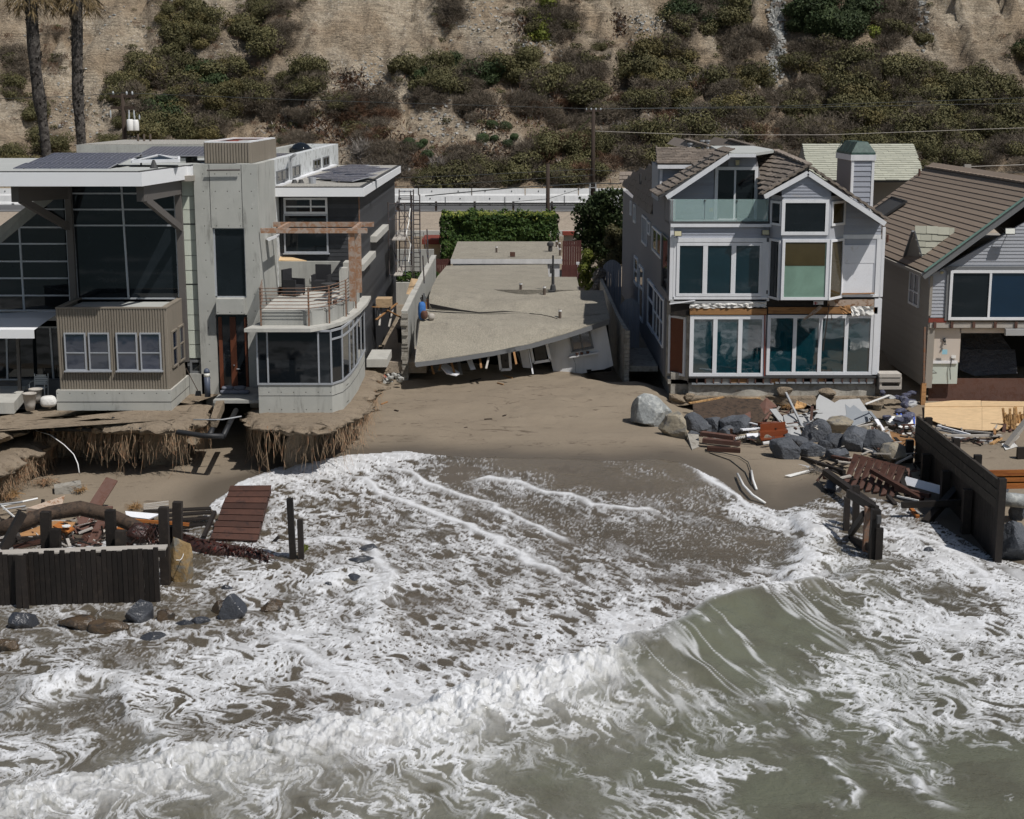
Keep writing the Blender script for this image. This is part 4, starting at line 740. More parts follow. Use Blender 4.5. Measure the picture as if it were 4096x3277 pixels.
c00, c10, c01, c11 = wp(50, 673, 57), wp(432, 673, 57), wp(228, 611, 60.6), wp(580, 611, 60.6); panels(c00, c10, c01, c11, 4, 3, H1)
for s in (.12, .4, .68, .95):
 for e, f_ in ((c00, c10), (c01, c11)): p = e * (1 - s) + f_ * s; B().bar(p, (p.x, p.y, zr1), .06, .06).build('panel_leg', 'steel_paint', H1)
c00, c10, c01, c11 = wp(545, 622, 62.5), wp(900, 622, 62.5), wp(610, 586, 65.2), wp(940, 586, 65.2); panels(c00, c10, c01, c11, 4, 2, H1)
bx_('panel_curb', 'roof_membrane', H1, c00.x + .6, c10.x - 1.6, 62.6, 65, zr1, c00.z - .1)
b = B(); A1, A2, A3, A4, AP = wp(528, 646, 58.6), wp(716, 643, 58.6), wp(716, 632, 60.5), wp(545, 634, 60.5), wp(632, 622, 59.5)
sk_ = B(); sk_.add([A1, A2, A3, A4, AP], [(0, 1, 4), (1, 2, 4), (2, 3, 4), (3, 0, 4)]); so_ = sk_.build('pyramid_skylight', 'glass_dark', H1)
for p_ in (A1, A2, A3, A4): b.bar(p_, AP + Vector((0, 0, .02)), .05, .05)
for p_, q_ in ((A1, A2), (A2, A3), (A3, A4), (A4, A1)): b.bar(p_, q_, .09, .12)
b.build('skylight_frame', 'white_trim', so_)
b = B(); b.lathe((wp(608, 668, 57.3).x, Yd(57.6), zr1 + .03), [(.16, 0), (.14, .06), (.05, .3), (.03, .32)], 10); b.build('roof_vent', 'dark_trim', H1)
# block behind
zb = wp(500, 580, 68).z; a, b_ = wp(305, 590, 68).x, xl
bx_('rear_block', 'concrete', H1, a, b_, 68.02, 76, 3, zb); bx_('rear_block_roof', 'gravel_pale', H1, a + .15, b_ - .15, 68.15, 75.8, zb, zb + .03)
for p_ in ((553, 568), (577, 568), (602, 568)): b = B(); c = wp(*p_, 73); b.tube([(c.x, c.y, zb), (c.x, c.y, zb + .35)], .05, 6); b.build('vent_pipe', 'pipe_rust', H1)
# big glass wall
def bar_px(name, pts, mat, parent, w, d_):
 b = B()
 for (a, D0), (c, D1) in pts: b.bar(wp(*a, D0), wp(*c, D1), w, d_, up=(0, -1, 0))
 return b.build(name, mat, parent)
DG = 60.3
def clip2(poly, c):
 if not c: return poly
 (ax, ay), (bx2, by2) = c; f = lambda p: (bx2 - ax) * (p[1] - ay) - (by2 - ay) * (p[0] - ax); out = []
 for i in range(len(poly)):
  p, r = poly[i], poly[(i + 1) % len(poly)]; fp, fr2 = f(p), f(r)
  if fp >= 0: out.append(p)
  if fp * fr2 < 0: t = fp / (fp - fr2); out.append((p[0] + (r[0] - p[0]) * t, p[1] + (r[1] - p[1]) * t))
 return out
def gwall(name, q, left, right, top, bot, vx, hy, D0, D1, gmat='glass_dark', mull='aluminium', wv=.07, clip=None):
 """curtain wall: left and right edges and the mullions as (x_top, x_bottom) at top and bottom rows"""
 par = B(); xs_ = [left] + vx + [right]; rows = [top] + hy + [bot]
 dd = lambda x: D0 + (D1 - D0) * (x - left[0]) / (right[0] - left[0])
 ex = lambda e, y: (e[0] + (e[1] - e[0]) * (y - top) / (bot - top), y)
 pt = lambda p, off=0: wp(*q(*p), dd(p[0])) + Vector((0, off, 0))
 def seg(p, r):
  if clip:
   (ax, ay), (bx2, by2) = clip; f = lambda p: (bx2 - ax) * (p[1] - ay) - (by2 - ay) * (p[0] - ax); fp, fr2 = f(p), f(r)
   if fp < 0 and fr2 < 0: return None
   if fp * fr2 < 0:
    t = fp / (fp - fr2); m = (p[0] + (r[0] - p[0]) * t, p[1] + (r[1] - p[1]) * t)
    p, r = (p, m) if fp > 0 else (m, r)
  return p, r
 for e in xs_:
  s_ = seg(ex(e, top), ex(e, bot))
  if s_: par.bar(pt(s_[0]), pt(s_[1]), wv, .09, up=(0, -1, 0))
 for y in rows:
  for i in range(len(xs_) - 1):
   s_ = seg(ex(xs_[i], y), ex(xs_[i + 1], y))
   if s_: par.bar(pt(s_[0], .012), pt(s_[1], .012), wv * .85, .08, up=(0, -1, 0))
 fo = par.build(name, mull, H1)
 for i in range(len(xs_) - 1):
  for j in range(len(rows) - 1):
   P = clip2([ex(xs_[i], rows[j]), ex(xs_[i + 1], rows[j]), ex(xs_[i + 1], rows[j + 1]), ex(xs_[i], rows[j + 1])], clip)
   if len(P) > 2: g = B(); g.prism([pt(p, .02) for p in P], (0, .015, 0)); g.build('pane', gmat, fo)
 return fo
gwall('curtain_wall', q5, (594, 655), (1466, 1510), 510, 1460, [(1022, 1083)], [577, 712, 846], DG, DG)
gwall('side_glazing', q5, (-160, -60), (548, 598), 560, 1560, [(143, 205)], [710, 862, 1000, 1148, 1290, 1435], 59.3, 60.4, clip=((-200, 1165), (545, 548)))
a, b_, c, d = rc(q5, -300, 1570, 470, 1650, 60); bx_('transom_wall', 'aluminium', H1, a, b_ + .3, 60.1, 60.4, c, d)
fwin(H1, q5, 230, 1575, 395, 1620, 60.1, fw=.05, fmat='aluminium', name='hopper_window'); fwin(H1, q5, 10, 1585, 205, 1635, 60.1, fw=.05, fmat='aluminium', name='hopper_window')
# dark room behind the glass
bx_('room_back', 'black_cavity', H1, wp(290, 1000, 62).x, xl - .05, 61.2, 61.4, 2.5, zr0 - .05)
# sloping concrete roof edge on the far left: covers the corner of the glazing
P = [wp(*q5(548, 546), 60.3), wp(*q5(-200, 1163), 59.15), wp(*q5(-200, 1000), 59.25), wp(*q5(345, 595), 60.2)]
b = B(); b.prism(P, (0, .45, 0)); b.build('sloped_parapet', 'concrete', H1)
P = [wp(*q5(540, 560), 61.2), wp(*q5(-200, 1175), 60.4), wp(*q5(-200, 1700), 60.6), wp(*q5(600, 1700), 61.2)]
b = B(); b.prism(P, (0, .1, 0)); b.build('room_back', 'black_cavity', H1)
# steel posts, beams and braces under the roof
b = B(); b.bar(wp(*q5(572, 520), 60.15), wp(*q5(625, 1480), 60.15), .24, .24, up=(0, -1, 0)); b.build('steel_post', 'steel_paint', H1)
b = B(); b.bar(wp(*q5(1495, 480), 60.2), wp(*q5(1565, 1990), 60.2), .24, .24, up=(0, -1, 0)); b.build('steel_post', 'steel_paint', H1)
for (ex, ey), (bx0, by0), (kx, ky) in (((125, 585), (555, 560), (575, 860)), ((1180, 580), (1500, 520), (1520, 870))):
 E = wp(*q5(ex, ey), 55.9)
 b = B(); b.bar(E, wp(*q5(bx0, by0), 60.2), .28, .55); b.build('roof_beam', 'steel_paint', H1)
 b = B(); b.bar(E + Vector((.1, .3, -.2)), wp(*q5(kx, ky), 60.1), .16, .26); b.build('brace', 'steel_paint', H1)
# ribbed bay with four windows, concrete base
bx0, bx1, bz0, bz1 = rc(q1, 492, 283, 1410, 968, 57.4)
bz1 = wp(*q1(900, 283), 57.4).z; bz0 = wp(*q1(900, 968), 57.4).z
ribbed('ribbed_bay_wall', bx0, bx1, 57.4, 60.3, bz0, bz1, 'frl', pitch=.10)
b = B(); t_ = .18
b.box(bx0 - .03, bx1 + .04, Yd(57.35), Yd(57.35) + t_, bz1, bz1 + .05); b.box(bx0 - .03, bx0 + t_, Yd(57.35) + t_, Yd(60.3), bz1, bz1 + .05); b.box(bx1 - t_, bx1 + .04, Yd(57.35) + t_, Yd(60.3), bz1, bz1 + .05); b.build('bay_coping', 'corrugated', H1)
bx_('bay_roof', 'roof_membrane', H1, bx0 + t_, bx1 - t_, 57.35 + t_, 60.3, bz1 - .2, bz1 - .12)
for x0, x1 in ((548, 728), (750, 926), (983, 1160), (1183, 1358)): fwin(H1, q1, x0, 486, x1, 803, 57.36, fw=.05, rows=(.47,), fmat='aluminium', gmat='glass_blue', name='bay_window', dep=.08, sill=True)
for D0, D1 in ((57.9, 58.8), (59.1, 60.0)): sidewin(H1, bx1 + .035, D0, D1, bz0 + .75, bz0 + 2.15, fw=.06, rows=(.5,), fmat='corrugated', gmat='glass_blue', name='bay_window')
bx_('bay_base', 'board_concrete', H1, bx0 - .12, bx1 + .1, 57.2, 60.6, 2.5, bz0 - .0); bx_('base_joint', 'dark_trim', H1, bx0 - .121, bx1 + .101, 57.196, 60.59, wp(*q1(900, 1073), 57.2).z, wp(*q1(900, 1066), 57.2).z)
bx_('bay_base_top', 'concrete_pale', H1, bx0 - .12, bx1 + .1, 57.2, 60.5, bz0 + .001, bz0 + .02)
# lower left glazing, awning, terrace
a, b_, c, d = rc(q1, 90, 440, 500, 875, 60);
gwall('lower_glazing', q1, (-300, -260), (496, 510), 440, 880, [(55, 65), (140, 165), (423, 452)], [], 59.9, 60.1)
bx_('lower_wall', 'grey_trim', H1, wp(*q1(190, 900), 60).x, bx0, 59.85, 60.2, 2.6, wp(*q1(300, 875), 60).z)
a, b_, c, d = rc(q1, -300, 462, 285, 535, 57.2); b = B(); b.box(a, b_, Yd(57.2), Yd(57.26), c, d)
b.add([(a, Yd(57.27), d - .02), (b_, Yd(57.27), d - .02), (b_ + .25, Yd(58.6), d + .25), (a, Yd(58.6), d + .25), (b_ + .25, Yd(60), d + .3), (a, Yd(60), d + .3)], [(0, 1, 2, 3), (3, 2, 4, 5)]); b.build('awning', 'white_fascia', H1)
b = B(); b.bar(wp(*q1(150, 540), 58.8), wp(*q1(168, 980), 58.8), .12, .12, up=(0, -1, 0)); b.build('awning_post', 'steel_paint', H1)
a, b_, c, d = rc(q1, -300, 1075, 118, 1160, 56.4); zt2 = wp(*q1(60, 1075), 56.4).z
b = B(); b.prism([(a, Yd(56.4), zt2), (b_, Yd(56.4), zt2), (wp(*q1(215, 970), 59.5).x, Yd(59.8), zt2), (a, Yd(59.8), zt2)], (0, 0, -.42)); b.build('terrace_slab', 'concrete_pale', H1)
b = B(); b.prism([wp(*q1(235, 920), 59.6), wp(*q1(245, 975), 59.2), wp(*q1(205, 985), 59.0), wp(*q1(190, 965), 59.2)], (.06, 0, 0)); b.build('terrace_curb', 'concrete', H1)
# right wing: gravel roof with white edge, slate walls
zw = wp(1456, 752, 65).z; wxr = wp(1456, 770, 65).x
bx_('wing_roof', 'white_fascia', H1, xr - .02, wxr, 65, 86.8, zw - .36, zw); bx_('wing_edge', 'dark_trim', H1, xr, wxr - .05, 65.05, 86.7, zw + .0, zw + .04); bx_('wing_gravel', 'gravel_pale', H1, xr, wxr - .2, 65.2, 86.5, zw + .02, zw + .06)
bx_('roof_flashing', 'white_trim', H1, xr, xr + .25, 65.3, 86, zw + .06, zw + .12)
c00, c10, c01, c11 = gp(*q6(1110, 437), zw + .2), gp(*q6(1415, 482), zw + .12), gp(*q6(1350, 332), zw + .6), gp(*q6(1632, 374), zw + .52)
panels(c00, c10, c01, c11, 3, 2, H1)
for s, t_ in ((.15, .05), (.85, .05), (.15, .9), (.85, .9)):
 p = (c00 * (1 - s) + c10 * s) * (1 - t_) + (c01 * (1 - s) + c11 * s) * t_; B().bar(p, (p.x, p.y, zw), .08, .08).build('panel_leg', 'steel_paint', H1)
for px_, py_ in ((1005, 480), (1060, 470), (1525, 338)): b = B(); c = wp(*q6(px_, py_), 67.5 if py_ > 400 else 77); b.lathe((c.x, c.y, zw), [(.2, 0), (.12, .1), (.08, .22)], 8); b.build('roof_vent', 'dark_trim', H1)
b = B(); c = wp(*q6(1155, 465), 67.3); b.lathe((c.x, c.y, zw), [(.14, 0), (.17, .3), (.17, .32)], 10); b.build('roof_bucket', 'aluminium', H1)
wf = 66.0; swx = wp(*q6(1550, 700), wf).x
a, b_, c, d = rc(q6, 915, 610, 1283, 1075, wf)
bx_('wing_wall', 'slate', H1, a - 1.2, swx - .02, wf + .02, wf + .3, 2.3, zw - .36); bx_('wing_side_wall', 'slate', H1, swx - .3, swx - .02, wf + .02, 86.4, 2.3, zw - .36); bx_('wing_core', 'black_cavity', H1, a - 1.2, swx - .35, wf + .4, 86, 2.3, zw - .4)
siding(H1, Vector((b_, Yd(wf) + .02, c - 2.2)), UX, -UY, [(0, 0), (swx - b_, 0), (swx - b_, zw - .4 - c + 2.2), (0, zw - .4 - c + 2.2)], .17, 'slate', 'slate_course', .018)
siding(H1, Vector((swx - .02, Yd(wf) + .02, 4.2)), UY, UX, [(0, 0), (20.3, 0), (20.3, zw - .42 - 4.2), (0, zw - .42 - 4.2)], .17, 'slate', 'slate_course', .018)
bx_('corner_trim', 'rust_steel', H1, swx - .03, swx + .02, wf - .02, wf + .02, 7.0, zw - .37)
fwin(H1, q6, 915, 612, 1283, 748, wf, fw=.09, rows=(.45,), cols=(.62,), fmat='white_trim', gmat='glass_dark', name='louver_window')
fwin(H1, q6, 917, 750, 1290, 1078, wf, fw=.07, fmat='aluminium', gmat='glass_dark', name='wing_window', sill=True)
a2, b2, c2, d2 = rc(q6, 835, 620, 912, 1050, wf); bx_('recess_shade', 'glass_dark', H1, a2, b2, wf - .05, wf, c2, d2)  # dark sheet standing for the shade in the recess beside the window
# terrace above the lower bay
zf = 6.45; zs1 = wp(*q2(850, 452), 56.9).z; zs0 = wp(*q2(850, 482), 56.9).z
slab = [(wp(976, 1316, 56.9).x, 56.9), (wp(1242, 1316, 56.9).x, 56.9), (-6.95, 57.6), (-6.5, 58.8), (-6.25, 60.3), (-6.12, 62), (-6.05, 64.5), (-6.1, 66.7), (-7.2, 66.7), (-9.0, 64), (-9.6, 60.6), (wp(976, 1316, 56.9).x + .35, 58.8)]
b = B(); b.prism([(x, Yd(D), zs0) for x, D in slab], (0, 0, zs1 - zs0)); b.build('bay_canopy_slab', 'concrete_pale', H1)
curb = [(-9.45, 57.75), (-7.5, 57.75), (-7.1, 58.2), (-6.75, 59.2), (-6.55, 60.6), (-6.45, 62.5), (-6.42, 65), (-9.4, 65.3), (-9.5, 61)]
b = B(); b.prism([(x, Yd(D), zs1) for x, D in curb], (0, 0, zf - zs1 - .03)); b.build('terrace_curb_wall', 'concrete', H1)
b = B(); b.prism([(x, Yd(D), zf - .03) for x, D in inset(curb, .06)], (0, 0, .035)); b.build('terrace_floor', 'concrete_pale', H1)
tz = wp(*q6(1100, 1150), 65.4).z; a, b_ = wp(*q6(850, 1250), 65.4).x, wp(*q6(1390, 1250), 65.4).x
b = B(); b.prism([(a, Yd(65.4), zf), (b_ - .75, Yd(65.4), zf), (b_, Yd(65.4), tz), (a, Yd(65.4), tz)], (0, .25, 0)); b.build('terrace_back_wall', 'concrete', H1)
b = B(); c = wp(*q6(1153, 1297), 65.38); b.box(c.x - .06, c.x + .06, c.y - .03, c.y + .01, c.z - .1, c.z + .1); b.build('outlet_box', 'plastic_white', H1)
b = B(); b.prism([wp(*q6(848, 1145), 65.5), wp(*q6(1110, 1150), 65.5), wp(*q6(885, 1098), 66.3)], (0, 0, .04)); b.build('plywood_scrap', 'plywood', H1)
a, b_, c, d = rc(q6, 1383, 1205, 1450, 1480, 62.5); bx_('terrace_pier', 'concrete_pale', H1, a, b_, 62.5, 63.0, zf, d)
a, b_, c, d = rc(q6, 1425, 1150, 1480, 1420, 65); bx_('terrace_pier', 'concrete_pale', H1, a, b_, 64.6, 65.6, zf, d)
a, b_, c, d = rc(q6, 745, 965, 845, 1400, 64.8); bx_('terrace_side_wall', 'whitewash', H1, xr - .02, a + .1, 61, 66, zf, c + .2 if c > zf else zf + 2.2);
b = B(); b.prism([wp(*q6(765, 960), 62), wp(*q6(860, 925), 62), wp(*q6(862, 945), 62), wp(*q6(790, 978), 62)], (0, .6, 0)); b.build('light_shelf', 'white_trim', H1)
# railing
pth = [wp(*q6(735, 1310), 60.4), wp(*q6(715, 1375), 57.6), wp(*q6(1120, 1375), 57.6), wp(*q6(1293, 1356), 58.3), wp(*q6(1435, 1320), 60.2), wp(*q6(1518, 1290), 62.6)]
rl = B(); zt_ = 7.32; pth = [Vector((p.x, p.y, 0)) for p in pth]
for p in pth[1:]: B().bar(p + Vector((0, 0, zs1)), p + Vector((0, 0, zt_ + .02)), .06, .06).build('railing_post', 'rust_steel', H1)
ro = H1
for k in range(7):
 z = zt_ - k * .125; b = B()
 b.tube([p + Vector((0, -.05, z)) for p in pth], .016, 5); b.build('railing_bar', 'rust_steel', ro)
# pergola
p1 = B(); za = wp(*q6(1150, 890), 60.5).z
for (x0, x1, y_, D) in ((722, 1618, 890, 60.5), (826, 1674, 828, 63.6)):
 a = wp(*q6(x0, y_), D); c = wp(*q6(x1, y_), D); b = B(); b.bar((a.x, a.y, za), (c.x, c.y, za), .14, .19); b.build('pergola_beam', 'pergola_wood', H1)
for xa in (850, 1480): a = wp(*q6(xa, 890), 60.5); b = B(); b.bar((a.x + .1, a.y + .07, za + .02), (a.x + .1, Yd(63.52), za + .02), .12, .18); b.build('pergola_crossbeam', 'pergola_wood', H1)
for xa, D in ((1487, 60.62), (1540, 63.4)): a = wp(*q6(xa, 1000), D); b = B(); b.box(a.x - .12, a.x + .12, a.y - .12, a.y + .12, zf, za - .1); b.build('pergola_post', 'pergola_wood', H1)
# lower glazed bay on a concrete base
bay = [(-9.55, 57.4), (-6.78, 57.4), (-6.45, 58.2), (-6.32, 59.6), (-6.26, 62), (-6.3, 65.5)]
gz0 = wp(*q2(900, 925), 57.4).z
b = B(); poly = [(x, Yd(D)) for x, D in bay] + [(-9.55, Yd(65.5))]
b.prism([(x, y, 2.35) for x, y in poly], (0, 0, gz0 - 2.35)); b.build('lower_bay_base', 'board_concrete', H1)
b = B(); b.prism([(x * 1.0 + (.004 if x > -8 else -.004), y - .004, wp(*q2(900, 1020), 57.4).z) for x, y in poly], (0, 0, .022)); b.build('base_joint', 'dark_trim', H1)
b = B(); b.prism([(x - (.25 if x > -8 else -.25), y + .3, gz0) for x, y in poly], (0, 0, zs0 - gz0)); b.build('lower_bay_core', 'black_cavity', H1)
fo = B(); pan = []
for i in range(len(bay) - 1):
 A_, B_ = Vector((bay[i][0], Yd(bay[i][1]), 0)), Vector((bay[i + 1][0], Yd(bay[i + 1][1]), 0))
 if i == 0: fr = [0, .14, .83, 1]
 elif i > 2: fr = [0, .5, 1]
 else: fr = [0, 1]
 for f in fr[:-1] if i < len(bay) - 2 else fr: p = A_ + (B_ - A_) * f; fo.bar(p + Vector((0, 0, gz0)), p + Vector((0, 0, zs0)), .06, .09, up=(0, -1, 0))
 for z in (gz0 + .035, zs0 - .03) + ((zs0 - .35,) if i > 0 else ()): fo.bar(A_ + Vector((0, 0, z)), B_ + Vector((0, 0, z)), .08, .07)
 for f0, f1 in zip(fr[:-1], fr[1:]): pan.append((A_ + (B_ - A_) * f0, A_ + (B_ - A_) * f1))
fo = fo.build('lower_bay_glazing', 'aluminium', H1)
for a, c in pan:
 n = (c - a).cross(UZ).normalized(); g = B(); g.prism([a + UZ * gz0, c + UZ * gz0, c + UZ * (zs0 - .02), a + UZ * (zs0 - .02)], -n * .015); g.build('pane', 'glass_dark', fo)
# concrete ledges of the side wall, landing at the door
for pts in (((1612, 1200), (1745, 1050), 64.5, 70.5), ((1720, 960), (1860, 800), 71, 78)):
 a = wp(*q6(*pts[0]), pts[2]); zz = a.z; bx_('wall_ledge', 'concrete_pale', H1, swx - .02, swx + .28, pts[2], pts[3], zz - .15, zz + .12)
a, b_, c, d = rc(q2, 322, 990, 660, 1062, 57.6); lz = wp(*q2(450, 990), 60.2).z
lz = wp(*q2(400, 1055), 57.7).z; b = B(); b.box(wp(*q2(320, 1060), 57.7).x, -9.55, Yd(57.7), Yd(60.5), lz - .12, lz); b.build('door_landing', 'concrete', H1)
# ================================================================ eroded bluff under the modern house
def resample(pts, step):
 out = [Vector(pts[0])]
 for a, b in zip(pts[:-1], pts[1:]):
  a, b = Vector(a), Vector(b); n = max(1, int((b - a).length / step))
  out += [a + (b - a) * (i + 1) / n for i in range(n)]
 return out
def bluff(name, lip, back, ztop, zlip, mat='bluff_soil', under=1.9, foot=.2, seed=0):
 L = resample([Vector((p.x, p.y, 0)) for p in lip], .09); n = len(L); rings = []
 nm = []
 for i in range(n):
  d = (L[min(i + 3, n - 1)] - L[max(i - 3, 0)]).normalized(); nm.append(Vector((-d.y, d.x, 0)))       # inward
 prof = [(.9, ztop + .02, .04), (.6, ztop, .05), (.4, ztop - .02, .08), (.22, ztop - .08, .10), (.04, ztop - .22, .14), (0.0, (ztop + zlip) / 2, .20), (.10, zlip + .08, .16), (.28, zlip, .14), (under, zlip + .02, .1), (under + .25, zlip - .4, .2), (under + .4, foot, .1)]
 V = []
 for k, (ins, z, am) in enumerate(prof):
  for i in range(n):
   q = L[i] + nm[i] * ins; a = mnoise.noise(Vector((q.x * 1.1 + seed, q.y * 1.1, z * 1.5))) * 1.2 + mnoise.noise(Vector((q.x * 3.7, q.y * 3.7 + seed, z * 3))) * .9 + mnoise.noise(Vector((q.x * 8, q.y * 8, z * 8))) * .6
   c = mnoise.noise(Vector((q.x * 2.1, q.y * 2.1, z * 2 + 9)))
   big = mnoise.noise(Vector((q.x * .7 + seed, q.y * .7, 3))) * .5 if 2 < k < 8 else 0
   V.append(q + nm[i] * (a * am * 1.5 + big) + Vector((0, 0, z + c * am * .7)))
 F_ = [(k * n + i, k * n + i + 1, (k + 1) * n + i + 1, (k + 1) * n + i) for k in range(len(prof) - 1) for i in range(n - 1)]
 V += [Vector((p[0], p[1], ztop + .03)) for p in back]; F_.append(tuple(range(n - 1, -1, -1)) + tuple(range(len(V) - len(back), len(V))))
 F_ = [f[::-1] for f in F_]
 o = frompoly(name, V, F_, mat, None, True); tag(o, kind='structure'); return L, nm
zb_, zl_ = 2.72, 2.36
G_ = lambda x, y, z=zl_: gp(x, y, z)
lipA = [G_(-500, 1815), G_(-120, 1800), G_(60, 1765), G_(130, 1735), G_(190, 1722), G_(330, 1735), G_(520, 1740), G_(700, 1745), G_(780, 1728), G_(840, 1690), G_(862, 1640, 2.5)]
La, Na = bluff('bluff', lipA, [(-8.9, 1), (-30, 1)], zb_, zl_, seed=1)
lipB = [G_(985, 1640, 2.5), G_(975, 1690), G_(1010, 1725), G_(1120, 1738), G_(1250, 1742), G_(1345, 1735), G_(1430, 1690), G_(1490, 1630), G_(1525, 1560), G_(1535, 1490), G_(1525, 1430), G_(1510, 1390)]
Lb, Nb = bluff('bluff', lipB, [(-6.5, 6), (-9.6, 1)], zb_ - .12, zl_ - .05, seed=5)
# lower bank at the far left
lipC = [gp(-500, 2010, 1.6), gp(-100, 1960, 1.6), gp(40, 1905, 1.6), gp(130, 1850, 1.6), gp(215, 1790, 1.6), gp(240, 1740, 1.6)]
Lc, Nc = bluff('bluff', lipC, [(-19, -6), (-30, -6)], 2.0, 1.55, under=.4, seed=9)
# hanging roots
def roots(name, L, Nm, zl, count, lo, label, i0=0.0, i1=1.0, ln=(.4, 1.5), seed=0):
 r = random.Random(seed); b = B(); n = len(L)
 for _ in range(count):
  i = int((i0 + (i1 - i0) * r.random()) * (n - 1)); p = L[i] + Nm[i] * r.uniform(.05, .55) + Vector((0, 0, zl + r.uniform(-.05, .25)))
  ln_ = r.uniform(*ln) * (.5 + .8 * (mnoise.noise(Vector((L[i].x * 1.3, L[i].y * 1.3, seed))) + .5)); m = 6; pts = []; dx, dy = r.uniform(-.25, .25), r.uniform(-.25, .12)
  sw = r.uniform(0, 6)
  for k in range(m):
   t = k / (m - 1); q = p + Vector((dx * t * t + .04 * math.sin(sw + 5 * t), dy * t * t - .12 * t + .03 * math.cos(sw + 7 * t), -ln_ * t)); g = sand1(q.x, q.y) + .02
   if q.z < g: q.z = g; q = q + Vector((dx * .8, -.25, 0)) * (t)
   pts.append(q)
  b.tube(pts, r.uniform(.005, .012), 3, .004, False)
  if r.random() < .5:
   k = r.randint(1, 3); q = pts[k]; b.tube([q, q + Vector((r.uniform(-.15, .15), -.05, -.2)), q + Vector((r.uniform(-.2, .2), -.1, -.5))], .007, 3, .004, False)
 tag(b.build(name, 'root'), label, 'roots', kind='stuff')
roots('hanging_roots', La, Na, zl_, 260, 0, 'orange brown roots hanging from the bluff below the ribbed bay', .40, 1.0, seed=3)
roots('hanging_roots', Lb, Nb, zl_ - .05, 300, 0, 'orange brown roots hanging from the bluff below the curved glass bay', 0, .88, (.5, 1.7), seed=4)
roots('hanging_roots', Lc, Nc, 1.6, 420, 0, 'tangle of tan roots on the low bank at the left edge', .35, 1.0, (.3, 1.1), seed=5)
# pipes laid bare
def pipe(name, pts, r, mat, label, cat='pipe'): return tag(B().tube(pts, r, 8).build(name, mat, None, True), label, cat)
zp = 2.28
Pm = [wp(*q1(250, 1288), 55.2), wp(*q1(620, 1297), 55.0), wp(*q1(1100, 1298), 54.9), wp(*q1(1480, 1318), 54.8), wp(*q1(1700, 1352), 54.6), wp(*q1(1885, 1358), 54.5)]
pr_ = empty('drain_pipe', Pm[2], 'long black drain pipe with branch stubs laid bare across the bluff face', 'pipe')
B().tube(Pm, .095, 10).build('main_run', 'black_pipe', pr_, True)
for a, c, D0, D1 in (((1880, 1352), (1985, 1140), 54.5, 57.2), ((1765, 1350), (1825, 1200), 54.6, 56.8), ((1430, 1310), (1490, 1230), 54.8, 55.8), ((895, 1300), (955, 1215), 54.9, 55.9)): B().tube([wp(*q1(*a), D0), wp(*q1(*c), D1)], .10, 10).build('branch', 'black_pipe', pr_, True)
pipe('grey_conduit', [wp(*q2(155, 1218), 55.3), wp(*q2(400, 1218), 55.3), wp(*q2(560, 1190), 55.5)], .025, 'grey_conduit', 'thin grey conduit crossing the gap between the two bluffs')
pipe('white_hose', [wp(*q1(300, 1310), 55.0), wp(*q1(420, 1345), 54.6), wp(*q1(540, 1430), 54.0), wp(*q1(620, 1510), 53.6), wp(*q1(655, 1590), 53.4), wp(*q1(667, 1665), 53.2)], .018, 'white_pipe', 'thin white hose drooping from the left bluff to the sand', 'hose')
b = B(); b.prism([wp(*q2(345, 1060), 57.3), wp(*q2(415, 1055), 57.3), wp(*q2(385, 1120), 56.2), wp(*q2(350, 1205), 55.3), wp(*q2(300, 1200), 55.3)], (0, 0, -.35)); tag(b.build('soil_ledge', 'bluff_soil'), 'narrow tongue of soil left between the two bluffs', 'soil')
# pile under the deck
for (x, y0, y1, D) in ((1380, 1330, 1560, 57.5),):
 p = wp(*q1(x, y0), D); tag(B().lathe((p.x, p.y, .5), [(.5, 0), (.5, 1.9)], 18).build('foundation_pile', 'concrete', None, True), 'round concrete foundation pile in the dark hollow under the bluff', 'pile')
# bollard lamp, sandbags, shovel, pots, chair at the terrace
p = wp(*q2(275, 1025), 58.4); r = empty('bollard_lamp', (p.x, p.y, p.z), 'blue grey bollard lamp with pale band beside the entry door', 'lamp'); h_ = wp(*q2(275, 785), 58.4).z - p.z
B().lathe(p, [(.115, 0), (.115, h_ * .70)], 14).build('post', 'bollard_blue', r, True); B().lathe(p, [(.117, h_ * .702), (.117, h_ * .83)], 14).build('lens', 'frost_white', r, True); B().lathe(p, [(.12, h_ * .832), (.12, h_ * .9), (.09, h_ * .96), (.03, h_)], 14).build('cap', 'bollard_blue', r, True)
def sack(name, c, L, W_, H_, rz, mat, label, cat, group=None):
 me = bpy.data.meshes.new(name); bm = bmesh.new(); bmesh.ops.create_uvsphere(bm, u_segments=16, v_segments=10, radius=1)
 for v in bm.verts:
  q = v.co; s = lambda t, e: math.copysign(abs(t) ** e, t); n = 1 + .08 * mnoise.noise(q * 2.3 + Vector(c))
  v.co = Vector((s(q.x, .6) * L / 2 * n, s(q.y, .7) * W_ / 2 * n, s(q.z, .8) * H_ / 2 * n))
 for f in bm.faces: f.smooth = True
 bm.to_mesh(me); bm.free(); me.materials.append(MATS[mat]); o = bpy.data.objects.new(name, me); col.objects.link(o); o.location = Vector(c) + Vector((0, 0, H_ / 2)); o.rotation_euler = (0, 0, rz); ORG[o.name] = o.location.copy()
 return tag(o, label, cat, group)
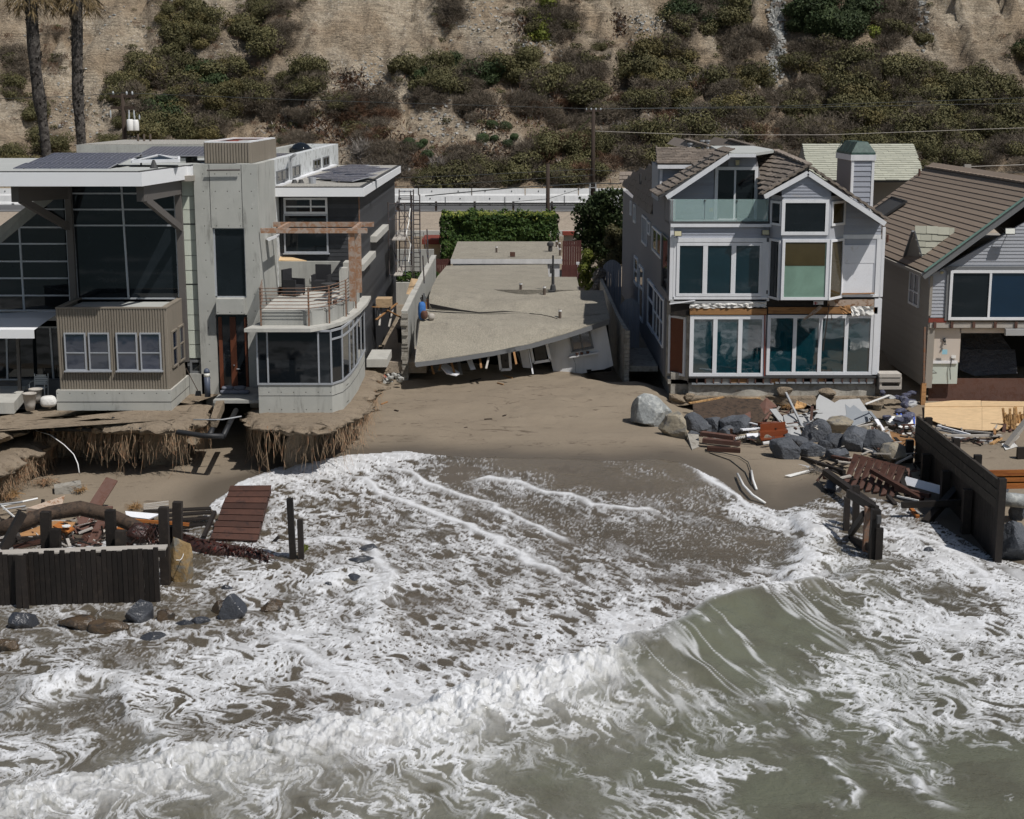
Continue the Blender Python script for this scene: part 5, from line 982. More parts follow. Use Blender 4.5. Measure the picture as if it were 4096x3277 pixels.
for k, (x, y, zz, lb) in enumerate(((430, 985, 0, 'left sandbag of the bottom row at the entry door'), (500, 988, 0, 'middle sandbag of the bottom row at the entry door'), (580, 985, 0, 'right sandbag of the bottom row at the entry door'), (445, 960, .13, 'left sandbag of the top row at the entry door'), (545, 960, .13, 'right sandbag of the top row at the entry door'))):
 p = wp(*q2(x, 985), 59.0 + (.15 if zz else 0)); sack('sandbag', (p.x, p.y, lz + zz), .48, .34, .16, rng.uniform(-.2, .2), 'sandbag', lb, 'sandbag', 'sandbags at the entry door')
a = wp(*q1(1565, 785), 59.8); c = wp(*q1(1670, 985), 58.9); r = empty('shovel', c, 'shovel leaning in the corner beside the ribbed bay', 'shovel'); B().tube([a, c], .018, 6).build('handle', 'pole_wood', r); B().prism([c + Vector((-.1, 0, .05)), c + Vector((.1, -.02, .05)), c + Vector((.14, -.18, -.1)), c + Vector((-.1, -.2, -.1))], (0, 0, -.02)).build('blade', 'dark_trim', r)
zp_ = 2.78
def pot(px, py, D, r0, h, label, mat='terracotta_grey'):
 p = wp(*q1(px, py), D); return tag(B().lathe(p, [(r0 * .62, 0), (r0 * .8, h * .4), (r0, h), (r0 * 1.05, h), (r0 * 1.05, h + .04), (r0 * .9, h + .04), (r0 * .85, h - .06)], 18).build('plant_pot', mat, None, True), label, 'pot')
pot(255, 1140, 56.6, .25, .62, 'tall tapering grey plant pot standing nearest the edge'); pot(305, 1075, 57.6, .25, .5, 'grey plant pot behind the tall tapering pot')
p = wp(*q1(410, 1110), 57.2); sack('sand_sack', p, .62, .5, .42, .3, 'paper_white', 'bulging white sack beside the concrete base of the ribbed bay', 'sack')
p = wp(*q1(330, 985), 59.0); r = empty('patio_chair', (p.x, p.y, p.z - .25), 'white slatted patio chair behind the plant pots', 'chair'); zc = p.z - .25
for i in range(5): B().box(p.x - .26, p.x + .26, p.y - .22 + i * .09, p.y - .15 + i * .09, zc + .4, zc + .42).build('seat_slat', 'plastic_white', r)
for i in range(6): z = zc + .5 + i * .065; w_ = .25 - max(0, i - 3) * .03; B().box(p.x - w_, p.x + w_, p.y + .24 + i * .02, p.y + .26 + i * .02, z, z + .045).build('back_slat', 'plastic_white', r)
for s_ in (-1, 1):
 B().tube([(p.x + s_ * .28, p.y - .25, zc), (p.x + s_ * .29, p.y - .24, zc + .6), (p.x + s_ * .29, p.y - .1, zc + .66), (p.x + s_ * .28, p.y + .25, zc + .64)], .02, 6).build('arm', 'plastic_white', r); B().tube([(p.x + s_ * .26, p.y + .24, zc), (p.x + s_ * .26, p.y + .4, zc + .9)], .02, 6).build('back_post', 'plastic_white', r)
# wicker chairs on the terrace
def wicker(px, py, D, rz, label):
 p = wp(*q6(px, py), D); p.z = zf + .02; r = empty('wicker_chair', p, label, 'chair'); r.rotation_euler = (0, 0, rz); r['group'] = 'wicker chairs on the terrace'
 def part(n, *bx):
  b = B()
  for e in bx: b.box(*e)
  me = bpy.data.meshes.new(n); me.from_pydata(b.v, [], b.f); me.materials.append(MATS['wicker']); o = bpy.data.objects.new(n, me); col.objects.link(o); o.parent = r; ORG[o.name] = p
 part('seat', (-.3, .3, -.3, .3, .06, .42)); part('backrest', (-.33, .33, .28, .36, .06, 1.05)); part('arm', (-.36, -.3, -.32, .28, .06, .66)); part('arm', (.3, .36, -.32, .28, .06, .66))
 for x in (-.3, .3):
  for y in (-.28, .3): part('foot', (x - .025, x + .025, y - .025, y + .025, 0, .06))
wicker(1000, 1435, 62.3, R(65), 'dark wicker armchair turned sideways on the terrace'); wicker(1235, 1390, 63.9, R(-8), 'dark wicker armchair facing the sea by the terrace wall')
p = wp(*q6(1310, 1440), 60.6); r = empty('round_table', (p.x, p.y, zf), 'small dark round table beside the terrace railing', 'table'); B().lathe((p.x, p.y, zf), [(.04, 0), (.04, .66)], 8).build('leg', 'dark_trim', r); B().lathe((p.x, p.y, zf), [(.36, .66), (.36, .70)], 18).build('table_top', 'dark_trim', r)
for k, (x, lb) in enumerate(((1300, 'brown work boot on the terrace floor left of its pair'), (1345, 'brown work boot on the terrace floor right of its pair'))): p = wp(*q6(x, 1465), 59.6); sack('work_boot', (p.x, p.y, zf), .16, .3, .18, .2, 'old_plank', lb, 'boot')
# ================================================================ collapsed house in the middle
H2 = empty('collapsed_house', (1, 8, 2), 'low white house collapsed onto the sand with a sagging gravel roof', 'house')
# rear flat roof wing
zr = 5.2; Df, Db = 89.7, 100.8
x0, x1 = wp(1804, 1035, Df).x, wp(2246, 1035, Df).x
bx_('garage_wall', 'white_stucco', H2, x0 + .1, x1 - .1, Df + .1, Db - .1, 2.4, zr - .3); bx_('garage_roof', 'gravel_roof', H2, x0, x1, Df, Db, zr - .28, zr); bx_('garage_fascia', 'white_stucco', H2, x0 - .02, x1 + .02, Df - .03, Df - .002, zr - .30, zr - .02)
bx_('garage_fascia', 'white_stucco', H2, x1 + .002, x1 + .03, Df, Db, zr - .30, zr - .02)
# rear part of the main roof (still level), stepped on the right
zq = 4.86
def lev(x, y): p = gp(x, y, zq); return p
poly = [lev(*q3(602, 343)), lev(*q3(520, 440)), lev(*q3(478, 525)), lev(*q3(1000, 545)), lev(*q3(1722, 548)), lev(*q3(1697, 438)), lev(*q3(1462, 436)), lev(*q3(1450, 332))]
b = B(); b.prism([(p.x, p.y, zq - .25) for p in poly], (0, 0, .25)); b.build('rear_roof', 'gravel_roof', H2)
b = B(); b.prism([(p.x * .97 + .05, p.y, 2.0) for p in poly], (0, 0, zq - .26 - 2.0)); b.build('rear_wall', 'white_stucco', H2)
# front part: warped sheets, control points in the photograph with their distances
def warp_sheet(name, rows, mat, th, parent, nu=40, nv=14, rough=.03, seed=0):
 """rows: list of [(px, py, D), ...] from back to front, each row left to right"""
 R_ = []
 for row in rows:
  P = [wp(*e) for e in row]; d = [0]
  for a, c in zip(P[:-1], P[1:]): d.append(d[-1] + (c - a).length)
  d = np.array(d) / d[-1]; A = np.array(P); u = np.linspace(0, 1, nu)
  R_.append(np.stack([np.interp(u, d, A[:, k]) for k in range(3)], -1))
 R_ = np.array(R_); vv = np.linspace(0, len(rows) - 1, nv); i = np.clip(vv.astype(int), 0, len(rows) - 2); f = (vv - i)[:, None, None]
 G = R_[i] * (1 - f) + R_[i + 1] * f
 G[..., 2] += (fbm(G[..., 0] * 1.1 + seed, G[..., 1] * 1.1, 4) - .5) * rough * 2
 V = [Vector(v) for v in G.reshape(-1, 3)]; n = nu * nv; V += [v - Vector((0, 0, th)) for v in V]
 F_ = [(a * nu + c, (a + 1) * nu + c, (a + 1) * nu + c + 1, a * nu + c + 1) for a in range(nv - 1) for c in range(nu - 1)]
 F_ += [tuple(x + n for x in f_[::-1]) for f_ in F_]
 ring = [c for c in range(nu)] + [a * nu + nu - 1 for a in range(1, nv)] + [(nv - 1) * nu + c for c in range(nu - 2, -1, -1)] + [a * nu for a in range(nv - 2, 0, -1)]
 F_ += [(ring[k], ring[(k + 1) % len(ring)], ring[(k + 1) % len(ring)] + n, ring[k] + n) for k in range(len(ring))]
 return frompoly(name, V, F_, mat, parent), G
Q = lambda x, y, D: (*q3(x, y), D)
warp_sheet('middle_roof', [[Q(478, 527, 77.0), Q(800, 522, 77.0), Q(1000, 545, 76.6), Q(1200, 588, 75.4), Q(1400, 572, 75.5), Q(1722, 548, 76.5), Q(1920, 548, 77.3)],
                           [Q(455, 600, 74.2), Q(700, 612, 73.9), Q(900, 640, 74.1), Q(1200, 640, 73.6), Q(1500, 640, 74.3), Q(1940, 640, 75.0)],
                           [Q(455, 668, 73.6), Q(650, 712, 73.0), Q(880, 738, 72.5), Q(1100, 728, 72.7), Q(1300, 745, 72.6), Q(1540, 788, 72.0), Q(1960, 740, 72.9)]], 'gravel_roof', .22, H2, rough=.05)
fr, G = warp_sheet('front_roof', [[Q(415, 705, 72.6), Q(650, 722, 72.5), Q(900, 744, 72.3), Q(1100, 733, 72.6), Q(1300, 748, 72.5), Q(1540, 790, 71.9), Q(1962, 741, 72.85)],
                          [Q(375, 815, 71.0), Q(700, 850, 70.4), Q(1100, 850, 70.4), Q(1540, 830, 70.9), Q(1970, 770, 72.0)],
                          [Q(352, 1010, 69.0), Q(700, 990, 69.2), Q(1100, 960, 69.5), Q(1540, 880, 70.3), Q(1972, 785, 71.5)],
                          [Q(338, 1155, 67.6), Q(700, 1108, 68.2), Q(1000, 1058, 68.8), Q(1300, 1000, 69.5), Q(1600, 915, 70.3), Q(1970, 790, 71.3)]], 'gravel_roof', .2, H2, rough=.05, seed=4)
warp_sheet('front_fascia', [[Q(335, 1158, 67.5), Q(700, 1112, 68.1), Q(1000, 1062, 68.7), Q(1300, 1004, 69.4), Q(1600, 919, 70.2), Q(1972, 794, 71.2)], [Q(345, 1192, 67.5), Q(700, 1146, 68.1), Q(1000, 1096, 68.7), Q(1300, 1038, 69.4), Q(1600, 955, 70.2), Q(1970, 832, 71.2)]], 'grey_trim', .03, H2, nv=3, rough=0)
warp_sheet('left_fascia', [[Q(368, 812, 71.1), Q(350, 1000, 69.1), Q(335, 1158, 67.5)], [Q(368, 840, 71.1), Q(352, 1030, 69.1), Q(343, 1188, 67.5)]], 'white_stucco', .03, H2, nu=12, nv=3, rough=0)
def quad_wall(name, pts, mat, th, parent): b = B(); b.prism([wp(*e) for e in pts], (0, th, 0)); return b.build(name, mat, parent)
quad_wall('gap_shade', [Q(452, 660, 72.25), Q(650, 703, 72.25), Q(880, 735, 72.2), Q(1100, 724, 72.35), Q(1258, 738, 72.35), Q(1100, 731, 72.3), Q(880, 744, 72.15), Q(650, 722, 72.15), Q(480, 702, 72.2)], 'black_cavity', .02, H2)  # black sheet before the lit roof edge, painting the shade of the gap
# tilted front wall on the right with its window
DWc = 71.4
wl = quad_wall('front_wall', [Q(1450, 985, DWc), Q(1940, 835, DWc), Q(1965, 960, DWc), Q(2005, 1185, DWc), Q(1925, 1215, DWc), Q(1815, 1228, DWc), Q(1775, 1245, DWc), Q(1590, 1275, DWc), Q(1512, 1285, DWc), Q(1480, 1140, DWc)], 'white_stucco', .2, H2)
def seg(name, pts, w, d_, mat, parent):
 b = B()
 for a, c in zip(pts[:-1], pts[1:]): b.bar(wp(*a), wp(*c), w, d_, up=(0, -1, 0))
 return b.build(name, mat, parent)
DW = DWc - .06
wf_ = seg('wall_window', [Q(1642, 935, DW), Q(1668, 1062, DW), Q(1832, 1030, DW), Q(1800, 890, DW)], .09, .08, 'grey_trim', H2)
seg('mullion', [Q(1722, 910, DW), Q(1748, 1045, DW)], .07, .06, 'grey_trim', wf_); quad_wall('pane', [Q(1648, 935, DW + .03), Q(1722, 912, DW + .03), Q(1746, 1042, DW + .03), Q(1672, 1055, DW + .03)], 'glass_blue', .02, wf_); quad_wall('pane', [Q(1728, 912, DW + .03), Q(1798, 892, DW + .03), Q(1826, 1026, DW + .03), Q(1752, 1042, DW + .03)], 'glass_blue', .02, wf_)
seg('window_sill', [Q(1650, 1070, DW), Q(1842, 1032, DW)], .05, .14, 'grey_trim', wf_)
seg('planter_ledge', [Q(1632, 1113, DW - .05), Q(1880, 1075, DW - .05)], .07, .25, 'white_stucco', H2)
for x, y in ((1700, 1095), (1740, 1090), (1790, 1082)): p = wp(*Q(x, y, DW - .15)); B().lathe((p.x, p.y, p.z), [(.06, 0), (.08, .1)], 8).build('shelf_pot', 'old_plank', H2)
quad_wall('wall_hole', [Q(1778, 1218, DWc - .004), Q(1822, 1215, DWc - .004), Q(1818, 1250, DWc - .004), Q(1790, 1250, DWc - .004)], 'black_cavity', .01, H2); quad_wall('bare_patch', [Q(1550, 1262, DWc - .004), Q(1590, 1245, DWc - .004), Q(1596, 1272, DWc - .004), Q(1552, 1280, DWc - .004)], 'old_plank', .01, H2)
seg('wall_crack', [Q(1668, 1120, DWc - .004), Q(1690, 1180, DWc - .004), Q(1685, 1220, DWc - .004), Q(1697, 1262, DWc - .004)], .012, .01, 'black_cavity', H2)
# dark inside, doors and studs
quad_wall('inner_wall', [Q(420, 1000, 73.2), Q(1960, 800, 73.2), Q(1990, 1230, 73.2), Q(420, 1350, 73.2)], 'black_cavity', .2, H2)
quad_wall('wall_strip', [Q(1215, 1055, 71), Q(1282, 1040, 71), Q(1310, 1205, 71), Q(1245, 1200, 71)], 'white_stucco', .1, H2)
d1 = seg('french_door', [Q(1310, 1030, 71), Q(1335, 1160, 71), Q(1475, 1138, 71), Q(1445, 1005, 71)], .12, .06, 'white_trim', H2); quad_wall('pane', [Q(1335, 1025, 71.03), Q(1430, 1010, 71.03), Q(1450, 1125, 71.03), Q(1352, 1142, 71.03)], 'glass_dark', .02, d1)
d2 = seg('french_door', [Q(1040, 1080, 70.4), Q(1058, 1220, 70.4), Q(1142, 1215, 70.4), Q(1132, 1075, 70.4)], .12, .06, 'white_trim', H2); quad_wall('pane', [Q(1060, 1085, 70.43), Q(1118, 1080, 70.43), Q(1128, 1200, 70.43), Q(1072, 1205, 70.43)], 'glass_dark', .02, d2)
seg('door_edge', [Q(1290, 1040, 70.6), Q(1330, 1255, 70.2)], .07, .05, 'white_trim', H2)
quad_wall('fallen_board', [Q(768, 1135, 69.3), Q(815, 1130, 69.3), Q(848, 1215, 68.8), Q(805, 1222, 68.8)], 'white_board', .04, H2); seg('leaning_stud', [Q(700, 1140, 69.6), Q(725, 1260, 69)], .14, .08, 'grey_trim', H2)
b = B(); b.prism([wp(*Q(545, 1180, 69)), wp(*Q(600, 1165, 69.4)), wp(*Q(715, 1245, 68.6)), wp(*Q(680, 1262, 68.3)), wp(*Q(600, 1245, 68.4))], (0, 0, -.06)); b.build('broken_panel', 'white_board', H2)
b = B(); b.prism([gp(*q3(380, 1330), 1.5), gp(*q3(590, 1290), 1.5), gp(*q3(585, 1190), 1.9), gp(*q3(480, 1180), 1.9)], (0, 0, -.25)); b.build('broken_slab', 'concrete_rough', H2)
for x, y0, dx in ((470, 1165, 25), (560, 1155, -20), (640, 1145, 30), (880, 1110, 15), (960, 1100, -25), (1170, 1070, 20)): seg('broken_rafter', [Q(x, y0, 68.9), Q(x + dx, y0 + rng.uniform(60, 120), 68.5)], .09, .05, rng.choice(('old_plank', 'board_grey', 'bare_wood')), H2)
crz = [Q(1300, 745, 72.2), Q(1400, 755, 72.0), Q(1480, 772, 71.8), Q(1535, 790, 71.6)]; seg('roof_crack', crz, .03, .02, 'black_cavity', H2)
# crushed bits at the crack
for k, (x, y, m) in enumerate(((400, 590, 'pole_wood'), (420, 600, 'grey_trim'), (440, 625, 'old_plank'), (385, 610, 'dark_trim'), (425, 650, 'bare_wood'), (410, 575, 'grey_trim'))):
 p = wp(*q3(x, y), 73.2 - k * .1); B().bar(p, p + Vector((rng.uniform(-.05, .2), rng.uniform(-.2, .3), -rng.uniform(.5, .9))), .09, .03, up=(0, -1, 0)).build('splintered_stud', m, H2)
# vents
def vent(q, x, y0, y1, D, r, z0, mat='pipe_rust', cap=True):
 p = wp(*q(x, y1), D); h = wp(*q(x, y0), D).z - p.z; o = B().tube([p - Vector((0, 0, .05)), p + Vector((0, 0, h))], r, 8).build('vent_pipe', mat, H2)
 if cap: B().lathe(p + Vector((0, 0, h * .8)), [(r * 1.15, 0), (r * 1.15, h * .18)], 8).build('vent_cap', 'white_pipe' if mat == 'pipe_rust' else mat, o)
vent(q3, 1226, 490, 550, 77.6, .07, zq); vent(q3, 1425, 515, 595, 75.2, .07, zq); vent(q3, 1556, 712, 795, 72.1, .07, zq)
p = wp(*q3(1497, 550), 77.4); B().lathe(p, [(.16, 0), (.12, .25), (.075, .3), (.075, 1.05)], 10).build('flue_pipe', 'dark_trim', H2); B().box(p.x - .16, p.x - .06, p.y - .06, p.y + .06, p.z + .85, p.z + 1.25).build('flue_cap', 'dark_trim', H2)
B().lathe(p + Vector((0, 0, 1.05)), [(.05, 0), (.05, .7)], 8).build('flue_top', 'dark_trim', H2)
vent(q3, 1022, 180, 238, 93.4, .06, zr); vent(q3, 1527, 130, 185, 97, .06, zr); vent(q3, 1553, 145, 210, 95.5, .06, zr); vent(q3, 1556, 195, 258, 91.5, .06, zr)
p = wp(*q3(1475, 222), 94); B().lathe(p, [(.13, 0), (.13, .3), (.2, .34), (.2, .5), (.08, .6)], 10).build('turbine_vent', 'dark_trim', H2); p = wp(*q3(1157, 265), 90.6); B().box(p.x - .15, p.x + .15, p.y - .12, p.y + .12, p.z, p.z + .25).build('roof_box', 'old_plank', H2)
B().box(*[v for v in (wp(*q3(1487, 568), 76).x - .14, wp(*q3(1487, 568), 76).x + .14, Yd(76) - .1, Yd(76) + .1, wp(*q3(1487, 575), 76).z, wp(*q3(1487, 575), 76).z + .14)]).build('roof_box', 'dark_trim', H2)
# cloth bundle at the crack
p = wp(*q3(395, 745), 71.3); sack('blue_bundle', p - Vector((0, 0, .3)), .35, .35, .85, .3, 'blue_cloth', 'bright blue bundle wedged at the left end of the roof crack', 'bundle')
p = wp(*q3(475, 790), 71.2); sack('cloth_bundle', p - Vector((0, 0, .05)), .3, .25, .3, .2, 'terracotta_grey', 'white and red crumpled cloth on the roof beside the crack', 'bundle')
p = wp(*q3(415, 775), 71.1); sack('cloth_bundle', p - Vector((0, 0, .1)), .3, .3, .4, 1.0, 'old_plank', 'dark crumpled cloth beside the blue bundle', 'bundle')
# ---------------------------------------------------------------- garden walls
def wallrun(name, top, zb, th, mat, label, cat='wall', cap=None):
 """top: (px, py, D) along the top edge"""
 P = [wp(*e) for e in top]; r = empty(name, (P[0].x, P[0].y, zb), label, cat); b = B(); V = []
 for p in P: V += [Vector((p.x, p.y, zb)), Vector((p.x, p.y, p.z)), Vector((p.x + th, p.y, p.z)), Vector((p.x + th, p.y, zb))]
 F_ = []
 for i in range(len(P) - 1):
  for k in range(4): F_.append((i * 4 + k, i * 4 + (k + 1) % 4, i * 4 + 4 + (k + 1) % 4, i * 4 + 4 + k))
 F_ += [(3, 2, 1, 0), tuple(len(V) - 4 + k for k in range(4))]; b.add(V, F_); b.build('wall_body', mat, r)
 if cap:
  b = B()
  for a, c in zip(P[:-1], P[1:]): b.bar(Vector((a.x + th / 2, a.y, a.z + .03)), Vector((c.x + th / 2, c.y, c.z + .03)), th + .06, .06)
  b.build('wall_cap', cap, r)
 return r
lw = wallrun('garden_wall', [Q(225, 735, 69.6), Q(350, 490, 77.5), Q(480, 262, 89)], 1.5, .22, 'concrete', 'pale concrete garden wall with a broken end left of the collapsed house', cap='concrete_pale')
b = B(); p0 = wp(*q3(232, 742), 69.6)
zc_ = p0.z
while zc_ > 1.7:
 s_ = rng.uniform(.12, .22); b = B(); b.box(p0.x - .06 + rng.uniform(-.03, .03), p0.x + .24, p0.y - rng.uniform(.05, .22), p0.y + .1, zc_ - s_, zc_ - .01); b.build('broken_block', 'concrete_rough', lw); zc_ -= s_
rw = wallrun('garden_wall', [Q(2100, 880, 70.3), Q(2030, 760, 73.5), Q(1940, 560, 81), Q(1880, 430, 88)], 1.4, .16, 'concrete_rough', 'grey concrete garden wall in shade right of the collapsed house')
p0 = wp(*q3(2105, 885), 70.3); zc_ = p0.z
while zc_ > 1.5: b = B(); b.box(p0.x - .02, p0.x + .2, p0.y - .12, p0.y, zc_ - .17, zc_ - .01); b.build('end_block', 'concrete_rough', rw); zc_ -= .18
# slab outside the modern house, rubble by the wall
b = B(); a = wp(*q2(1645, 425), 69); b.box(a.x, wp(*q2(1812, 425), 69).x, Yd(66.8), Yd(69.5), 2.75, 3.1); tag(b.build('concrete_landing', 'concrete_pale'), 'square concrete landing between the modern house and the garden wall', 'slab')
def rock(name, c, s, mat, label=None, cat='boulder', group=None, seed=0, sub=3, parent=None, flat=.0, sharp=.45):
 bm = bmesh.new(); bmesh.ops.create_icosphere(bm, subdivisions=sub, radius=1); sd_ = Vector((seed * 3.1, seed * 1.7, seed * .9)); r = random.Random(seed)
 pl = []
 for _ in range(15):
  n = Vector((r.gauss(0, 1), r.gauss(0, 1), r.gauss(0, 1))).normalized(); pl.append((n, r.uniform(.55, .85)))
 for v in bm.verts:
  q = v.co.copy(); m = 1.0
  for n, d_ in pl:
   t = q.dot(n)
   if t > 1e-3: m = min(m, d_ / t)
  q = q * (m * 1.12); q *= 1 + .07 * mnoise.noise(q * 1.7 + sd_) + .025 * mnoise.noise(q * 6 + sd_)
  v.co = Vector((q.x * s[0], q.y * s[1], q.z * s[2]))
 rot = Matrix.Rotation(r.uniform(-.5, .5), 3, 'Z');
 for v in bm.verts: v.co = rot @ v.co
 me = bpy.data.meshes.new(name); bm.to_mesh(me); bm.free(); me.materials.append(MATS[mat]); o = bpy.data.objects.new(name, me); col.objects.link(o)
 if parent: o.parent = parent; o.location = Vector(c) - ORG[parent.name]
 else: o.location = c
 ORG[o.name] = Vector(c); return tag(o, label, cat if label else None, group)
rb = empty('rubble_pile', gp(*q2(1830, 800), 1.6), 'heap of broken concrete rubble below the broken garden wall', 'rubble')
for k in range(70):
 x, y = rng.gauss(1830, 60), rng.uniform(700, 900) ; p = gp(*q2(x, y), 1.75 + rng.uniform(0, .25)); s_ = rng.uniform(.07, .2)
 rock('rubble_chunk', p, (s_, s_ * .8, s_ * .7), 'rubble' if rng.random() > .07 else 'brick_red', seed=k + 300, sub=1, parent=rb)
tag(B().tube([gp(*q2(1822, 690), 2.4), gp(*q2(1845, 790), 1.9)], .06, 8).build('standing_pipe', 'grey_conduit'), 'dark grey pipe sticking out of the rubble heap', 'pipe')
b = B(); b.prism([gp(*q2(1760, 870), 1.8), gp(*q2(1810, 840), 1.8), gp(*q2(1800, 900), 1.6), gp(*q2(1775, 960), 1.4), gp(*q2(1745, 955), 1.4)], (0, 0, .12)); tag(b.build('broken_slab', 'rubble'), 'long broken concrete piece below the rubble heap', 'slab')
# brown fences at the back
def fence(name, px0, py0, px1, D, z0, z1, n, mat, label):
 a = wp(px0, py0, D).x; c = wp(px1, py0, D).x; r = empty(name, (a, Yd(D), z0), label, 'fence')
 for i in range(n): x = a + (c - a) * i / n; B().box(x + .01, a + (c - a) * (i + 1) / n - .005, Yd(D), Yd(D) + .03, z0, z1 + rng.uniform(-.02, .02)).build('fence_board', mat, r)
 B().box(a, c, Yd(D) + .031, Yd(D) + .09, z1 - .35, z1 - .25).build('fence_rail', mat, r)
 return r
fence('board_fence', 1735, 1080, 1803, 92, 2.4, 4.95, 8, 'brown_fence', 'dark red brown board fence left of the low garage roof')
fence('board_fence', 2246, 1080, 2320, 91, 2.4, 4.7, 8, 'brown_fence', 'dark red brown board fence right of the low garage roof'); fence('board_fence', 2250, 1000, 2325, 98, 2.6, 5.5, 8, 'brown_fence', 'taller red brown board fence under the cypress')
bx_w = B().box(wp(2305, 1050, 92.5).x, wp(2318, 1050, 92.5).x, Yd(92.5), Yd(92.7), 2.4, 4.7); tag(bx_w.build('gate_post', 'white_stucco'), 'white gate post beside the red brown fence', 'post')
def gate(q, x0, y0, x1, y1, D, label, zb):
 a, c, z0, z1 = rc(q, x0, y0, x1, y1, D); r = empty('arched_gate', (a, Yd(D), zb), label, 'gate'); n = 7; w_ = (c - a) / n
 for i in range(n):
  t0, t1 = (i / n - .5) * 2, ((i + 1) / n - .5) * 2; h = lambda t: z1 - .35 * t * t
  b = B(); b.prism([(a + i * w_ + .006, Yd(D), zb), (a + (i + 1) * w_ - .006, Yd(D), zb), (a + (i + 1) * w_ - .006, Yd(D), h(t1)), (a + i * w_ + .006, Yd(D), h(t0))], (0, .04, 0)); b.build('gate_board', 'gate_grey', r)
 for z in (zb + .3, z1 - .6): B().box(a, c, Yd(D) + .042, Yd(D) + .08, z, z + .1).build('gate_rail', 'gate_grey', r)
gate(q7, 25, 1135, 180, 1350, 87, 'farther grey arched board gate beside the grey house', 2.3); gate(q7, 170, 1458, 335, 1700, 76, 'nearer grey arched board gate beside the grey house', 2.0)
st = empty('garden_steps', wp(*q7(170, 1450), 80), 'dark concrete steps between the two arched gates', 'steps')
for i in range(4): y = Yd(78 + i * .9); B().box(wp(*q7(110, 1420), 80).x, wp(*q7(225, 1420), 80).x, y, y + .9, 1.6, 2.0 + i * .16).build('step', 'concrete_rough', st)
b = B(); b.box(wp(*q4(232, 690), 72).x, wp(*q4(465, 690), 72).x, Yd(70.6), Yd(76), 1.9, 2.15); tag(b.build('side_path', 'concrete_rough'), 'broken concrete path along the shaded side of the grey house', 'path')
# ================================================================ grey house on the right
H3 = empty('grey_house', (11.5, 1, 2.2), 'three storey grey clapboard house with white trim standing above broken foundations', 'house')
DR = 67.0; YR = 0.0
gx = lambda q, x, y, D=DR: wp(*q(x, y), D).x
gz = lambda q, x, y, D=DR: wp(*q(x, y), D).z
xL, xM, xB0, xB1, xRt = gx(q7, 586, 1150), gx(q7, 1425, 1150), gx(q7, 1525, 1150, 66), gx(q7, 1922, 1150, 66), gx(q8, 955, 1150)
zD = gz(q7, 1000, 835); zM0 = gz(q7, 1000, 1478); zLow1 = gz(q4, 1060, 340); zFl = gz(q4, 1060, 850)
# body
DLs = DR
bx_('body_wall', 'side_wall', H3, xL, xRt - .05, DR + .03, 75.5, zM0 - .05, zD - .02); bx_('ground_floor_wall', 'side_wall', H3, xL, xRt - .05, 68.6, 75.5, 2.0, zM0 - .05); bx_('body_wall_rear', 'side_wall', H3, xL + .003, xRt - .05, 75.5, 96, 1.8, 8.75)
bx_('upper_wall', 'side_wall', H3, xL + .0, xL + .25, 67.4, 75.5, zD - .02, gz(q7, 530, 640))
# front siding, left section
def pl2(q, pts, D): return [(wp(*q(x, y), D).x, wp(*q(x, y), D).z) for x, y in pts]
def sid(q, pts, D, pitch, mat, name='siding_board', lift=.03):
 P = pl2(q, pts, D); siding(H3, Vector((0, Yd(D), 0)), UX, -UY, P, pitch, mat, name, lift)
sid(q7, [(612, 950), (1425, 950), (1425, 858), (612, 858)], DR, .14, 'siding')
def trim(name, q, x0, y0, x1, y1, D, t_=.06, mat='white_trim', back=.0):
 a, c, z0, z1 = rc(q, x0, y0, x1, y1, D); return bx_(name, mat, H3, a, c, D - t_, D + .02 + back, z0, z1)
trim('cornice', q7, 592, 832, 1440, 858, DR, .14); trim('corner_board', q7, 586, 860, 615, 1478, DR, .07); trim('head_trim', q7, 616, 950, 1400, 985, DR, .08); trim('side_trim', q7, 1362, 985, 1422, 1478, DR, .065)
trim('side_trim', q7, 616, 985, 640, 1445, DR, .06); trim('sill_trim', q7, 618, 1446, 1420, 1480, DR, .10)
tn = ['glass_deepteal'] * 3
fwin(H3, q7, 642, 990, 1362, 1442, DR - .01, fw=.13, cols=(.335, .665), bar=.2, gmat='glass_deepteal', name='folding_window', dep=.08)
# bay
bzb, bzt = gz(q7, 1720, 1475, 66), gz(q7, 1720, 560, 66)
b = B(); b.prism([(xM, Yd(67.0), bzb), (xB0, Yd(66), bzb), (xB1, Yd(66), bzb), (gx(q8, 628, 1200), Yd(67), bzb)], (0, 0, gz(q7, 1720, 600, 66) - bzb)); b.build('bay_wall', 'siding_plain', H3)
for y0, y1, gm in ((628, 926, 'glass_dark'), (963, 1472, 'glass_green')):
 fwin(H3, q7, 1527, y0, 1922, y1, 66, fw=.14 if y0 < 700 else .12, gmat=gm, name='bay_window', dep=.07)
A_, B_ = Vector((xM, Yd(67), 0)), Vector((xB0, Yd(66), 0)); C_, E_ = Vector((xB1, Yd(66), 0)), Vector((gx(q8, 628, 1200), Yd(67), 0))
for P0, P1, gm in ((A_, B_, 'glass_dark'), (C_, E_, 'glass_amber')):
 u = (P1 - P0).normalized(); n = u.cross(UZ).normalized(); L = (P1 - P0).length
 for y0, y1 in ((640, 845), (960, 1465)): z0, z1 = gz(q7, 1720, y1, 66.5), gz(q7, 1720, y0, 66.5); window(H3, P0 + u * .06 + UZ * z0, u, n, L - .12, z1 - z0, fw=.10, gmat=gm, name='bay_side_window')
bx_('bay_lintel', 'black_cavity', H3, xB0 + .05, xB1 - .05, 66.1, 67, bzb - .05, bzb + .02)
# the green lower board and amber upper half behind the big bay pane
a, c, z0, z1 = rc(q7, 1556, 985, 1895, 1185, 65.955); bx_('curtain_band', 'glass_amber', H3, a, c, 65.962, 65.968, z0, z1)
